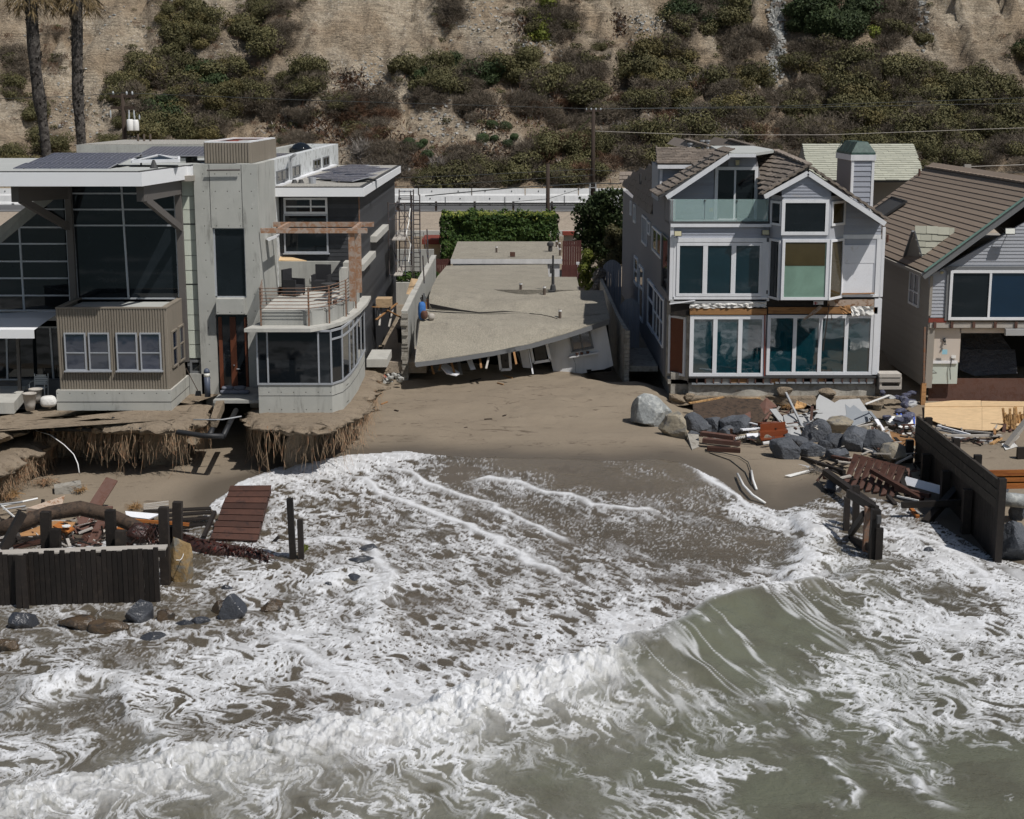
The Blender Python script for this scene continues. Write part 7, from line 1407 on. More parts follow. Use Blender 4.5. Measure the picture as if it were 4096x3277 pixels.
a, c, z0, z1 = rc(q9, 1600, 488, 2500, 1080, D4 + 4.5); bx_('garage_void', 'black_cavity', H4, a - .8, c + 4, D4 + 4.5, D4 + 4.7, 1.8, z1 + .6); bx_('garage_ceiling', 'black_cavity', H4, xA + .31, 30, D4 + .35, D4 + 4.6, wp(*q9(1900, 440), D4).z, wp(*q9(1900, 440), D4).z + .1); bx_('garage_floor', 'old_plank', H4, xA + .31, 30, D4 + .3, D4 + 4.6, wp(*q9(1900, 1075), D4 + .3).z - .1, wp(*q9(1900, 1075), D4 + .3).z)
b = B(); G4 = [wp(*q9(1610, 620), D4 + 1.6), wp(*q9(2080, 630), D4 + 1.6), wp(*q9(2100, 830), D4 + 1.0), wp(*q9(1740, 850), D4 + 1.0), wp(*q9(1610, 800), D4 + 1.2)]
o = b.prism(G4, (0, .05, 0)).build('plastic_tarp', 'tarp', H4); b = B(); b.prism([wp(*q9(1620, 490), D4 + 2.2), wp(*q9(1950, 490), D4 + 2.2), wp(*q9(2060, 640), D4 + 1.7), wp(*q9(1615, 640), D4 + 1.7)], (0, .05, 0)); b.build('plastic_tarp', 'tarp', H4)
p = wp(*q9(1488, 560), D4 + .1); B().tube([p + Vector((0, .1, .1)), p, p + Vector((.02, -.02, -.15))], .06, 8).build('wall_tap', 'dark_trim', H4); a, c, z0, z1 = rc(q9, 1465, 628, 1508, 668, D4 + .02); bx_('blue_tag', 'pale_blue', H4, a, c, D4, D4 + .02, z0, z1)
a, c, z0, z1 = rc(q9, 1542, 678, 1580, 702, D4 + .17); bx_('outlet_plate', 'plastic_white', H4, a, c, D4 + .15, D4 + .18, z0, z1); rk = B(); rk.tube([wp(*q9(1345, 830), D4 + .1), wp(*q9(1420, 825), D4 + .05), wp(*q9(1385, 800), D4 + .1), wp(*q9(1370, 860), D4 + .1)], .025, 6); rk.build('pipe_stub', 'dark_trim', H4); rk = B(); rk.tube([wp(*q9(1548, 700), D4 + .1), wp(*q9(1530, 790), D4 + .1), wp(*q9(1535, 880), D4 + .1)], .02, 5); rk.build('hanging_wire', 'dark_trim', H4)
po = B(); po.bar(wp(*q9(1310, 910), D4), wp(*q9(1295, 1200), D4 - .2), .2, .2, up=(0, -1, 0)); po.build('corner_post', 'bare_wood', H4)
b = B(); b.bar(wp(*q9(1320, 440), D4 + .05), wp(*q9(1310, 905), D4 + .05), .08, .1, up=(0, -1, 0)); b.build('corner_stud', 'rust_steel', H4)
a, c, z0, z1 = rc(q9, 1500, 905, 2500, 1065, D4 + .6); bx_('subfloor_board', 'old_plank', H4, xA + .3, 30, D4 + .5, D4 + .56, z0, z1 + .2)
# plywood sheets standing at the front
def sheet(name, pts, mat, lift=0.0):
 a, n = plane3(wp(*q9(1318, 1062), D4 - .3), wp(*q9(2300, 1062), D4 - .3), wp(*q9(1640, 1305), 63.2)); n = n if n.z > 0 else -n
 b = B(); b.prism([pp(*q9(*p), a, n) + n * lift for p in pts], -n * .03); return b.build(name, mat, H4)
sheet('plywood_sheet', [(1318, 1105), (1800, 1105), (1800, 1305), (1640, 1295), (1500, 1270), (1316, 1200)], 'plywood'); sheet('plywood_sheet', [(1802, 1105), (2400, 1108), (2400, 1260), (1975, 1270), (1940, 1302), (1802, 1306)], 'plywood'); sheet('plywood_sheet', [(1320, 1085), (1560, 1062), (1790, 1062), (1792, 1112), (1320, 1112)], 'plywood', .035); sheet('plywood_sheet', [(1795, 1066), (2400, 1075), (2400, 1110), (1795, 1110)], 'plywood', .035)
# ================================================================ house with sage green roof behind
H5 = empty('sage_roof_house', (19, 36, 2.6), 'sage green tiled roof of a house behind the chimney', 'house')
a, n, u, v = pln(q8, (330, 395, 96), (1290, 395, 96), (288, 168, 100.5)); pts = [pp(*q8(*p), a, n) for p in ((340, 470), (1290, 470), (1290, 355), (1222, 166), (288, 168))]
O = pts[0]; tplane(q8, pts, .78, .37, 'tile_sage', O, u, v, n, thick=.05, parent=H5, budget=300, jit=.015)
b = B(); b.box(pts[4].x + .5, pts[3].x - .3, pts[3].y - 3, pts[3].y + 8, 2.5, pts[0].z - .2); b.build('wall', 'side_warm', H5)
b = B(); b.prism([pts[4], pts[4] + Vector((0, 6, -4)), pts[4] + Vector((0, -4.4, -4))], (.2, 0, 0)); b.build('gable_wall', 'side_warm', H5)
b = B(); b.prism([pts[4], pts[3], pts[3] + Vector((.4, 5, -3.4)), pts[4] + Vector((0, 5, -3.4))], (0, 0, -.1)); b.build('far_slope', 'tile_sage', H5)
# ================================================================ plants
def leafy(name, mat, seed, lobes, nleaf, size, flat=.75, twig=False, elong=1.6, inner=.35):
 r = random.Random(seed); V = []; F_ = []
 L = []
 for k in range(lobes):
  a = r.uniform(0, 6.28); d = r.uniform(0, .62) if k else 0; L.append((Vector((d * math.cos(a), d * math.sin(a), r.uniform(.28, .62) * flat)), r.uniform(.32, .55)))
 for _ in range(nleaf):
  c, R_ = r.choice(L); n = Vector((r.gauss(0, 1), r.gauss(0, 1), r.gauss(.25, .9))).normalized()
  p = c + n * R_ * (1 - inner * r.random() ** 2) * (1 + .18 * mnoise.noise(n * 3 + c * 5)); p.z = max(p.z * flat, .01)
  s = size * r.uniform(.6, 1.4)
  if twig: u = (n + Vector((r.gauss(0, .5), r.gauss(0, .5), r.gauss(.3, .5)))).normalized(); v = u.cross(Vector((r.gauss(0, 1), r.gauss(0, 1), r.gauss(0, 1)))).normalized(); u *= s * elong * 2.2; v *= s * .22
  else: u = (n.cross(Vector((r.gauss(0, 1), r.gauss(0, 1), r.gauss(0, 1))))).normalized() + n * r.uniform(-.3, .8); v = u.cross(n + Vector((r.gauss(0, .5), r.gauss(0, .5), r.gauss(0, .5)))).normalized(); u = u.normalized() * s * elong; v *= s
  k = len(V); V += [p - u * .5, p + v * .5, p + u * .5, p - v * .5]; F_.append((k, k + 1, k + 2, k + 3))
 me = bpy.data.meshes.new(name); me.from_pydata([tuple(v) for v in V], [], F_); me.materials.append(MATS[mat]); return me
KIND = {}
for k, (mat, tw, n, s) in {'olive': ('leaf_olive', 0, 2600, .05), 'yellow': ('leaf_yellow', 0, 2400, .05), 'dark': ('leaf_dark', 0, 2400, .055), 'dry': ('leaf_dry', 1, 2600, .05), 'rust': ('leaf_rust', 1, 1800, .05), 'round': ('leaf_round', 0, 2200, .042), 'grey': ('leaf_grey', 1, 500, .09), 'lime': ('leaf_lime', 0, 700, .08)}.items():
 KIND[k] = [leafy('shrub_' + k, mat, 40 + 7 * i + len(k), 1 if k == 'round' else 7 + i, n, s, .95 if k == 'round' else .8, bool(tw)) for i in range(3)]
LBL = {'olive': ('olive_shrub', 'olive green scrub bush growing on the dirt hillside', 'shrub', 'olive green scrub on the hillside'), 'yellow': ('yellow_shrub', 'yellowish green scrub bush on the dirt hillside', 'shrub', 'yellowish scrub on the hillside'), 'dark': ('dark_shrub', 'dark green leafy bush high on the hillside', 'shrub', 'dark green bushes on the hillside'), 'dry': ('dry_shrub', 'grey brown dry leafless scrub bush on the hillside', 'shrub', 'dry scrub on the hillside'),
       'rust': ('rusty_shrub', 'low rust brown dried bush on the hillside', 'shrub', 'rust brown scrub on the hillside'), 'round': ('round_bush', 'small rounded green bush on the bare slope above the road', 'bush', 'rounded bushes above the road'), 'grey': ('dead_brush', 'pale grey tangle of dead brush on the lower hillside', 'brush', 'dead brush on the hillside'), 'lime': ('lime_shrub', 'bright yellow green leafy bush on the hillside', 'shrub', 'bright green bushes on the hillside')}
SH = []
def shrub(p, kind, s, sz=1.0): SH.append((p, kind, s, sz, (rng.uniform(-.15, .15) - .25, rng.uniform(-.15, .15), rng.uniform(0, 6.28)), rng.randrange(3)))
for cx, cy, rx, ry, n, ks, s in REG:
 ks = ks.split()
 for _ in range(n):
  a, d_ = rng.uniform(0, 6.28), math.sqrt(rng.random()); p = on_hill(cx + rx * d_ * math.cos(a), cy + ry * d_ * math.sin(a) + 18)
  if p is not None: shrub(p, rng.choice(ks), s * rng.uniform(.75, 1.45), rng.uniform(.8, 1.25))
for x, y, k in ((1637, 561, 'round'), (1699, 561, 'round'), (1647, 585, 'round'), (1708, 606, 'round'), (1675, 575, 'round'), (1640, 540, 'rust'), (1894, 573, 'rust'), (1934, 554, 'round'), (1965, 499, 'round'), (1980, 549, 'round'), (2018, 504, 'round'), (2030, 566, 'round'), (2060, 540, 'round'), (1128, 557, 'round')):
 p = on_hill(x, y + 18)
 if p is not None: shrub(p, k, 1.35 if k == 'round' else 1.2, .8)
SH.sort(key=lambda e: -e[2] / (e[0].y + 67)); used = {}; rest = {}
from mathutils import Euler
for p, kind, s, sz, eu, v in SH:
 me = KIND[kind][v]; nm, lb, ct, gr = LBL[kind]; ux_, uy_ = prj(p)
 if kind != 'round':
  wh = ('low on', 'midway up', 'high on')[2 - min(2, int(uy_ / 260))] + ' the slope ' + ('behind the palms' if ux_ < 420 else 'behind the modern house' if ux_ < 1150 else 'left of the tall pole' if ux_ < 2370 else 'behind the grey house' if ux_ < 3250 else 'behind the brown roof'); lb = lb.split(' growing')[0].split(' on the')[0].split(' high')[0] + ' ' + wh; gr = gr.replace('the hillside', 'the slope') + ', ' + wh
 used[kind] = used.get(kind, 0) + 1; mx = Matrix.Translation(p - Vector((0, 0, .12 * s))) @ Euler(eu).to_matrix().to_4x4() @ Matrix.Diagonal((s, s, s * sz, 1))
 if used[kind] <= 290:
  o = bpy.data.objects.new(nm, me); col.objects.link(o); o.matrix_world = mx; tag(o, lb, ct, gr)
 else: rest.setdefault(kind, []).append((me, mx))
for kind, L in rest.items():
 V, F_, k = [], [], 0
 for me, mx in L:
  co = np.empty(len(me.vertices) * 3); me.vertices.foreach_get('co', co); co = co.reshape(-1, 3); M = np.array(mx); V.append(co @ M[:3, :3].T + M[:3, 3]); n = len(co) // 4; F_ += [(k + 4 * i, k + 4 * i + 1, k + 4 * i + 2, k + 4 * i + 3) for i in range(n)]; k += len(co)
 me = bpy.data.meshes.new('scrub'); me.from_pydata(np.concatenate(V).tolist(), [], F_); me.materials.append(L[0][0].materials[0]); o = bpy.data.objects.new('hillside_scrub', me); col.objects.link(o); tag(o, 'farther %s scrub scattered over the hillside' % {'olive': 'olive green', 'dry': 'grey brown dry'}.get(kind, kind), 'scrub', kind='stuff')
# low scrub too small to count
for kind, mat, tw, lb in (('olive', 'leaf_olive', 0, 'olive green'), ('dry', 'leaf_dry', 1, 'grey brown'), ('rust', 'leaf_rust', 1, 'rust brown')):
 lows = [leafy('low_' + kind, mat, 90 + i, 3, 170, .10, .7, bool(tw)) for i in range(3)]; V, F_, k = [], [], 0
 for _ in range(430):
  cx, cy, rx, ry, n, ks, s = rng.choice(REG); p = on_hill(rng.gauss(cx, rx * .8 + 25), max(4, rng.gauss(cy, ry * .8 + 20)))
  if p is None: continue
  co = np.empty(680 * 3); lows[rng.randrange(3)].vertices.foreach_get('co', co); co = co.reshape(-1, 3); a = rng.uniform(0, 6.28); s = rng.uniform(.35, 1.1); M = np.array(Matrix.Rotation(a, 3, 'Z')) * s; V.append(co @ M.T + np.array(p)); F_ += [(k + 4 * i, k + 4 * i + 1, k + 4 * i + 2, k + 4 * i + 3) for i in range(170)]; k += 680
 me = bpy.data.meshes.new('low_scrub'); me.from_pydata(np.concatenate(V).tolist(), [], F_); me.materials.append(MATS[mat]); o = bpy.data.objects.new('low_scrub', me); col.objects.link(o); tag(o, 'small %s tufts scattered between the hillside bushes' % lb, 'scrub', kind='stuff')
# loose stones and rusty ground cover
b = B(); g = B(); tw = B()
for cx, cy, rx, ry, n in ((3110, 110, 28, 130, 420), (3100, 250, 25, 60, 160), (1500, 300, 60, 60, 80), (1770, 480, 120, 110, 130), (2150, 200, 120, 80, 120), (2580, 110, 60, 60, 70), (300, 480, 120, 120, 110), (560, 490, 30, 60, 60), (3690, 90, 25, 110, 70), (1900, 80, 120, 90, 90), (500, 100, 300, 100, 60)):
 for _ in range(n):
  p = on_hill(rng.gauss(cx, rx * .6), abs(rng.gauss(cy, ry * .6)))
  if p is not None:
   s = rng.uniform(.05, .16) * (1.5 if cx > 3000 else 1); m = Matrix.Rotation(rng.uniform(0, 6), 3, 'Z') @ Matrix.Rotation(rng.uniform(-.6, .6), 3, 'X'); b.obox(p + UZ * s * .3, m @ Vector((s, 0, 0)), m @ Vector((0, s * .8, 0)), m @ Vector((0, 0, s * .5)))
tag(b.build('loose_stones', 'rubble'), 'pale loose stones strewn down the hillside', 'stones', kind='stuff')
for cx, cy, rx, ry, n in ((1450, 400, 130, 70, 1800), (1430, 530, 140, 60, 1800), (1600, 640, 170, 70, 1800), (2150, 420, 130, 80, 1800), (2000, 620, 150, 60, 900), (1250, 500, 120, 60, 900), (700, 480, 200, 60, 700), (2850, 520, 300, 120, 1500), (2480, 100, 30, 50, 400), (1960, 480, 60, 60, 500), (2250, 690, 200, 40, 900), (2600, 560, 250, 60, 1200), (1120, 520, 60, 30, 300), (2100, 120, 40, 60, 300), (1400, 320, 60, 40, 400), (2450, 430, 60, 60, 400)):
 for _ in range(n):
  p = on_hill(rng.gauss(cx, rx * .55), max(2, rng.gauss(cy, ry * .55)))
  if p is None: continue
  s = rng.uniform(.12, .34); u = Vector((rng.gauss(0, 1), rng.gauss(0, 1), rng.uniform(.2, 1.4))).normalized() * s; v = u.cross(Vector((rng.gauss(0, 1), rng.gauss(0, 1), rng.gauss(0, 1)))).normalized() * s * .3
  (g if rng.random() > .3 else tw).add([p - v, p + v, p + u * 1.6 + v * .3, p + u * 1.6 - v * .3], [(0, 1, 2, 3)])
tag(g.build('dry_weeds', 'leaf_rust'), 'rust brown dried weeds covering the lower hillside', 'weeds', kind='stuff'); tag(tw.build('dead_twigs', 'leaf_grey'), 'pale grey dead twigs scattered over the lower hillside', 'twigs', kind='stuff')
# ---------------------------------------------------------------- hedge and trees behind the collapsed house
def leafvol(name, mat, parent, f, n, s, seed=0, lift=.3):
 r = random.Random(seed); b = B()
 for _ in range(n):
  p, nn = f(r); u = (nn.cross(Vector((r.gauss(0, 1), r.gauss(0, 1), r.gauss(0, 1)))).normalized() + nn * r.uniform(-.2, .7)).normalized(); v = u.cross(nn + Vector((r.gauss(0, .5), r.gauss(0, .5), r.gauss(0, .5)))).normalized(); k = s * r.uniform(.6, 1.4); b.add([p - u * k, p + v * k * .55, p + u * k, p - v * k * .55], [(0, 1, 2, 3)])
 return b.build(name, mat, parent)
hx0, hx1 = wp(1768, 900, 112).x, wp(2222, 900, 112).x; hz1 = wp(2000, 858, 112).z; Yh0, Yh1 = Yd(111), Yd(113.4)
HG = empty('clipped_hedge', ((hx0 + hx1) / 2, Yd(112), 2.8), 'tall clipped green hedge behind the collapsed house', 'hedge')
B().box(hx0 + .5, hx1 - .5, Yh0 + .5, Yh1 - .5, 2.8, hz1 - .5).build('shade_core', 'black_cavity', HG)  # black box within the foliage, painting the hedge's inner shade
def hf(r):
 t = r.random(); bul = lambda x, z: .22 * mnoise.noise(Vector((x * .9, z * .9, 3))) + .1 * mnoise.noise(Vector((x * 3, z * 3, 1)))
 if t < .62: x, z = r.uniform(hx0, hx1), r.uniform(2.8, hz1); return Vector((x, Yh0 - bul(x, z) * 2 + r.uniform(0, .45), z)), Vector((0, -1, .3))
 if t < .88: x, y = r.uniform(hx0, hx1), r.uniform(Yh0, Yh1); return Vector((x, y, hz1 + bul(x, y) * 3.2 - r.uniform(0, .3))), Vector((0, -.2, 1))
 x = hx0 if r.random() < .5 else hx1; y, z = r.uniform(Yh0, Yh1), r.uniform(2.8, hz1); return Vector((x + bul(y, z) * 1.5, y, z)), Vector((1 if x == hx1 else -1, 0, .2))
leafvol('foliage', 'leaf_hedge', HG, hf, 15000, .105, 3)
leafvol('top_shoots', 'leaf_lime', HG, lambda r: (Vector((r.uniform(hx0, hx1), r.uniform(Yh0, Yh1), hz1 + r.uniform(-.5, .3) * (r.random()))), Vector((0, -.5, 1))), 2000, .10, 5)
# spreading cypress
def blob_tree(name, base, label, cat, lobes, n, s, mat, trunk_h, seed, tm='pole_wood', spike=False):
 t = empty(name, base, label, cat); B().tube([base, base + Vector((.05, 0, trunk_h * .6)), base + Vector((0, .05, trunk_h))], .16, 8, .07).build('trunk', tm, t, True)
 for k, (c, R_) in enumerate(lobes[:4]): B().tube([base + Vector((0, 0, trunk_h * .5)), base + Vector(c)], .07, 6, .03).build('limb', tm, t)
 def f(r):
  c, R_ = r.choice(lobes); nn = Vector((r.gauss(0, 1), r.gauss(0, 1), r.gauss(.2, 1))).normalized(); q = 1 + .25 * mnoise.noise(nn * 2.5 + Vector(c));
  if spike: nn2 = (nn + Vector((0, 0, .9))).normalized(); return base + Vector(c) + nn * R_ * q * r.uniform(.7, 1.05) + nn2 * r.uniform(0, .35), nn2.cross(Vector((r.gauss(0, 1), r.gauss(0, 1), 0))).normalized()
  return base + Vector(c) + nn * R_ * q * (1 - .35 * r.random() ** 2), nn
 leafvol('crown', mat, t, f, n, s, seed); return t
cb = wp(2400, 1035, 104); cb.z = 2.7; r7 = random.Random(9)
lob = [((r7.uniform(-1.2, 1.2), r7.uniform(-.8, .8), 1.3 + 3.6 * (i / 21)), r7.uniform(.45, .8) * (1.15 - .3 * abs(i / 21 - .55))) for i in range(22)]
lob = [(c if c[2] < 4.2 else (c[0] * .8, c[1], c[2]), R_) for c, R_ in lob]
blob_tree('cypress_tree', cb, 'dark spiky cypress between the hedge and the grey house', 'tree', lob, 11000, .13, 'leaf_cypress', 3.6, 8, spike=True)
cb = wp(2455, 1045, 98); cb.z = 2.6; lob = [((r7.uniform(-.6, .6), r7.uniform(-.5, .5), r7.uniform(1.2, 3.9)), r7.uniform(.35, .6)) for i in range(12)]
blob_tree('feathery_shrub', cb, 'feathery grey green shrub against the grey house wall', 'shrub', lob, 4500, .09, 'leaf_olive', 2.4, 12)
vb = wp(2355, 1180, 88); vb.z = 2.3
lob = [((r7.uniform(-.3, .3), r7.uniform(-.3, .3), z), .36) for z in np.linspace(1.2, 3.3, 9)]; blob_tree('climbing_vine', vb, 'bright yellow green climbing vine on a tall stem', 'vine', lob, 3800, .07, 'leaf_lime', 1.6, 15)
vb = wp(2385, 1195, 87); vb.z = 2.3; lob = [((r7.uniform(-.25, .25), r7.uniform(-.3, .3), z), .36) for z in np.linspace(.4, 2.3, 8)]; blob_tree('withered_vine', vb, 'grey withered vine beside the bright green vine', 'vine', lob, 2600, .08, 'leaf_grey', 1.6, 16)
# spiky agave and low plants in the planter by the scaffold
ag = wp(1765, 1020, 98); ag.z = 2.6; b = B()
for i in range(46): a = rng.uniform(0, 6.28); l = rng.uniform(.9, 1.9); d_ = Vector((math.cos(a) * .45, math.sin(a) * .45, 1)).normalized(); s_ = d_.cross(UZ).normalized() * .05; b.add([ag - s_, ag + s_, ag + d_ * l], [(0, 1, 2)])
tag(b.build('spiky_plant', 'leaf_round'), 'spiky green strap leaved plant behind the garden wall', 'plant')
pb = wp(1670, 1030, 92); pb.z = 3.6; lob = [((x, 0, .25), .35) for x in np.linspace(-1.4, 1.1, 7)]; blob_tree('planter_shrub', pb, 'low green shrub filling the raised planter behind the scaffold', 'shrub', lob, 1600, .09, 'leaf_hedge', .3, 20)
b = B(); b.box(pb.x - 1.9, pb.x + 1.5, pb.y - .6, pb.y + .6, 2.0, 3.6); tag(b.build('planter_box', 'concrete_pale'), 'raised concrete planter behind the scaffold', 'planter')
# ---------------------------------------------------------------- palms at the left
def palm(px0, px1, y0, y1, D, rad, label, seed):
 r = random.Random(seed); top = wp(px0, y0, D); bot = wp(px1, y1, D); bot = Vector((bot.x + (bot.x - top.x) * .2, bot.y, 2.6)); top2 = top + (top - bot) * .025
 t = empty('palm_tree', bot, label, 'palm', 'palms behind the modern house'); n = 26; pts = [bot + (top2 - bot) * (i / n) + Vector((.06 * math.sin(i * .5 + seed), 0, 0)) for i in range(n + 1)]
 B().tube(pts, [rad * (1.0 + .25 * (i > n * .62)) * r.uniform(.93, 1.07) for i in range(n + 1)], 12).build('trunk', 'palm_bark', t, True)
 b = B()
 for i in range(n * 26):
  s = r.random(); p = bot + (top2 - bot) * s; a = r.uniform(0, 6.28); o = Vector((math.cos(a), math.sin(a), 0)); rr = rad * (1.0 + .25 * (s > .62)); q = p + o * rr * .95; sd = Vector((-o.y, o.x, 0)) * .07
  b.add([q - sd, q + sd, q + o * r.uniform(.05, .16) + UZ * r.uniform(.1, .25)], [(0, 1, 2)])
 tag(b.build('leaf_boots', 'palm_bark', t), kind='stuff')
 b = B()
 for i in range(60):                                                   # hanging dead fans
  a = r.uniform(0, 6.28); o = Vector((math.cos(a), math.sin(a), 0)); p0 = top2 + o * .2 + UZ * r.uniform(-.1, .6); e = p0 + o * r.uniform(.5, 1.25) - UZ * r.uniform(.3, 1.1); b.tube([p0, (p0 + e) / 2 + UZ * .2, e], .02, 3)
  for k in range(9): sp = Vector((r.gauss(0, .25), r.gauss(0, .25), -r.uniform(.3, .75))); s2 = sp.cross(o).normalized() * .03; b.add([e - s2, e + s2, e + sp + o * .2], [(0, 1, 2)])
 b.build('dead_fronds', 'palm_dead', t)
 b = B()
 for i in range(26):
  a = r.uniform(0, 6.28); o = Vector((math.cos(a), math.sin(a), r.uniform(.1, 1.1))).normalized(); p0 = top2 + UZ * .9; e = p0 + o * 1.4
  b.tube([p0, e], .025, 3)
  for k in range(12): sp = (o + Vector((r.gauss(0, .6), r.gauss(0, .6), r.gauss(-.2, .5)))).normalized() * r.uniform(.6, 1.0); s2 = sp.cross(UZ).normalized() * .04; b.add([e - s2, e + s2, e + sp], [(0, 1, 2)])
 b.build('fronds', 'leaf_dark', t)
palm(118, 202, 0, 613, 86, .27, 'leaning palm with ragged bark at the left edge', 1); palm(300, 318, 0, 570, 88, .26, 'upright palm with ragged bark right of the leaning palm', 2)
# ================================================================ road furniture
prof = [(-.30, 0), (.30, 0), (.30, .08), (.17, .30), (.09, .81), (-.09, .81), (-.17, .30), (-.30, .08)]
def jersey():
 b = B(); b.prism([(0, y, z) for y, z in prof], (1, 0, 0)); return b
_jm = unit_mesh('jersey', 'rail_white', lambda b: b.prism([(0, y, z) for y, z in prof], (1, 0, 0)))
def krail(x0, x1, Y, i, row):
 r = empty('concrete_barrier', ((x0 + x1) / 2, Y, 5.02), 'white concrete road barrier in the %s row along the road' % row, 'barrier', 'barriers in the %s row' % row)
 piece('barrier_body', _jm, Matrix.Translation((x0 + .03, Y, 5.02)) @ Matrix.Diagonal((x1 - x0 - .06, 1, 1.0, 1)), r)
 for f in (.25, .75): B().lathe((x0 + (x1 - x0) * f, Y - .14, 5.58), [(.05, -.05), (.05, .05)], 8).build('lifting_hole', 'dark_trim', r); B().box(x0 + (x1 - x0) * f - .12, x0 + (x1 - x0) * f + .12, Y - .31, Y - .25, 5.03, 5.16).build('drain_slot', 'grey_trim', r)
for row, D, jp, L in (('near', 139.6, 1782, 238.0), ('far', 151.0, 1675, 213.0)):
 m = L * D / F * .985
 for px in np.arange(jp - L * 9, 2700, L):
  if px > 1400 or px < 300: x = wp(px, 800, D).x; krail(x, x + m, Yd(D), 0, row)
gr = empty('guard_rail', (0, Yd(132), 5), 'dark steel guard rail on posts along the near edge of the road', 'guard rail')
for z0, z1 in ((5.42, 5.50), (5.52, 5.70)): B().box(wp(1500, 830, 132).x, wp(2560, 830, 132).x, Yd(132), Yd(132) + .06, z0, z1).build('rail_beam', 'guard_steel', gr)
for px in np.arange(1435, 2560, 154.5): x = wp(px, 840, 132).x; B().box(x - .09, x + .09, Yd(132) + .07, Yd(132) + .3, 4.7, 5.78).build('post', 'post_wood', gr)
# retaining edge and low buildings behind the scaffold
b = B(); b.box(wp(1400, 920, 118).x, wp(2560, 920, 118).x, Yd(117.6), Yd(118), 4.1, 4.5); tag(b.build('retaining_edge', 'concrete_pale'), 'pale concrete edge at the foot of the road bank', 'kerb')
b = B(); b.box(wp(1690, 930, 114).x, wp(1790, 930, 114).x, Yd(113), Yd(117), 3.9, 4.25); tag(b.build('shed_roof', 'rust_red'), 'low rust red shed roof left of the hedge', 'roof')
b = B(); b.box(wp(1695, 960, 113.5).x, wp(1760, 960, 113.5).x, Yd(113.4), Yd(113.6), 2.6, 3.88); tag(b.build('shed_wall', 'plywood'), 'tan wall panel under the rust red shed roof', 'wall')
b = B(); b.box(wp(1580, 960, 106).x, wp(1735, 960, 106).x, Yd(105.8), Yd(106.2), 2.6, 4.2); tag(b.build('court_wall', 'concrete'), 'pale low court wall behind the scaffold', 'wall')
b = B(); b.box(wp(2255, 920, 113).x, wp(2300, 920, 113).x, Yd(112.8), Yd(113.2), 2.8, 4.6); tag(b.build('court_wall', 'terracotta_grey'), 'short beige wall between the hedge and the cypress', 'wall')
b = B(); b.box(wp(2250, 910, 112.7).x, wp(2305, 910, 112.7).x, Yd(112.5), Yd(113.3), 4.6, 4.85); tag(b.build('wall_coping', 'rust_red'), 'rust red coping on the short beige wall', 'coping')
# ---------------------------------------------------------------- utility poles and wires
def pole(px, ytop, D, zb, rad, label): p = wp(px, ytop, D); r = empty('utility_pole', (p.x, p.y, zb), label, 'pole'); B().tube([(p.x, p.y, zb), (p.x, p.y, p.z)], rad, 10, rad * .75).build('pole_shaft', 'pole_wood', r, True); return r, p
UP1, t1 = pole(2374, 436, 133, 4.6, .2, 'tall dark utility pole with conduits beside the cypress')
B().box(t1.x - .7, t1.x + .7, t1.y - .1, t1.y + .05, t1.z - .25, t1.z - .1).build('crossarm', 'pole_wood', UP1); B().box(t1.x - .5, t1.x + .5, t1.y - .1, t1.y + .05, t1.z - 4.2, t1.z - 4.08).build('crossarm', 'pole_wood', UP1)
for dx in (-.6, -.2, .2, .6): B().lathe((t1.x + dx, t1.y - .03, t1.z - .1), [(.05, 0), (.07, .08), (.04, .18)], 8).build('insulator', 'insulator', UP1)
for dx, h in ((-.24, 6.2), (.24, 6.3), (.42, 1.2)): B().tube([(t1.x + dx, t1.y - .15, 4.6), (t1.x + dx, t1.y - .15, t1.z - 6.2 if h > 2 else t1.z - 11)], .06, 6).build('conduit', 'grey_conduit', UP1)
for k in range(4): B().box(t1.x - .35, t1.x + .35, t1.y - .2, t1.y - .15, t1.z - 6.6 - k * 2.0, t1.z - 6.52 - k * 2.0).build('conduit_strap', 'grey_conduit', UP1)
B().box(t1.x - .75, t1.x - .45, t1.y - .02, t1.y + .3, 4.6, t1.z - 8.8).build('stub_post', 'post_wood', UP1)
UP2, t2 = pole(2192, 655, 114, 2.8, .17, 'short brown utility pole at the right end of the hedge')
for z in (3.9, 4.2, 4.5): B().lathe((t2.x, t2.y, z), [(.18, 0), (.18, .06)], 8).build('pole_band', 'bare_wood', UP2)
UP3, t3 = pole(490, 375, 128, 4.4, .22, 'brown utility pole with a pale transformer left of the green slope')
for dz in (-.2, -1.1): B().box(t3.x - 1.0, t3.x + 1.0, t3.y - .14, t3.y, t3.z + dz - .12, t3.z + dz + .1).build('crossarm', 'pole_wood', UP3)
for dx in (-.75, .35, .8): B().lathe((t3.x + dx, t3.y - .05, t3.z - .08), [(.06, 0), (.09, .12), (.04, .28)], 8).build('insulator', 'insulator', UP3)
for dx in (-1.0, .5, .9): B().lathe((t3.x + dx, t3.y - .2, t3.z - 1.9), [(.05, 0), (.07, .3), (.05, .6)], 8).build('cutout', 'insulator', UP3)
B().lathe((t3.x + .62, t3.y - .5, t3.z - 2.95), [(.25, 0), (.27, .05), (.27, .85), (.2, .92)], 14).build('transformer', 'plastic_white', UP3, True); B().lathe((t3.x + 1.05, t3.y - .4, t3.z - 2.95), [(.24, 0), (.26, .05), (.26, .8), (.2, .88)], 14).build('transformer', 'plastic_white', UP3, True)
for dx in (.55, 1.0, 1.4): B().lathe((t3.x + dx, t3.y - .5, t3.z - 2.05), [(.05, 0), (.07, .2), (.03, .4)], 6).build('bushing', 'insulator', UP3)
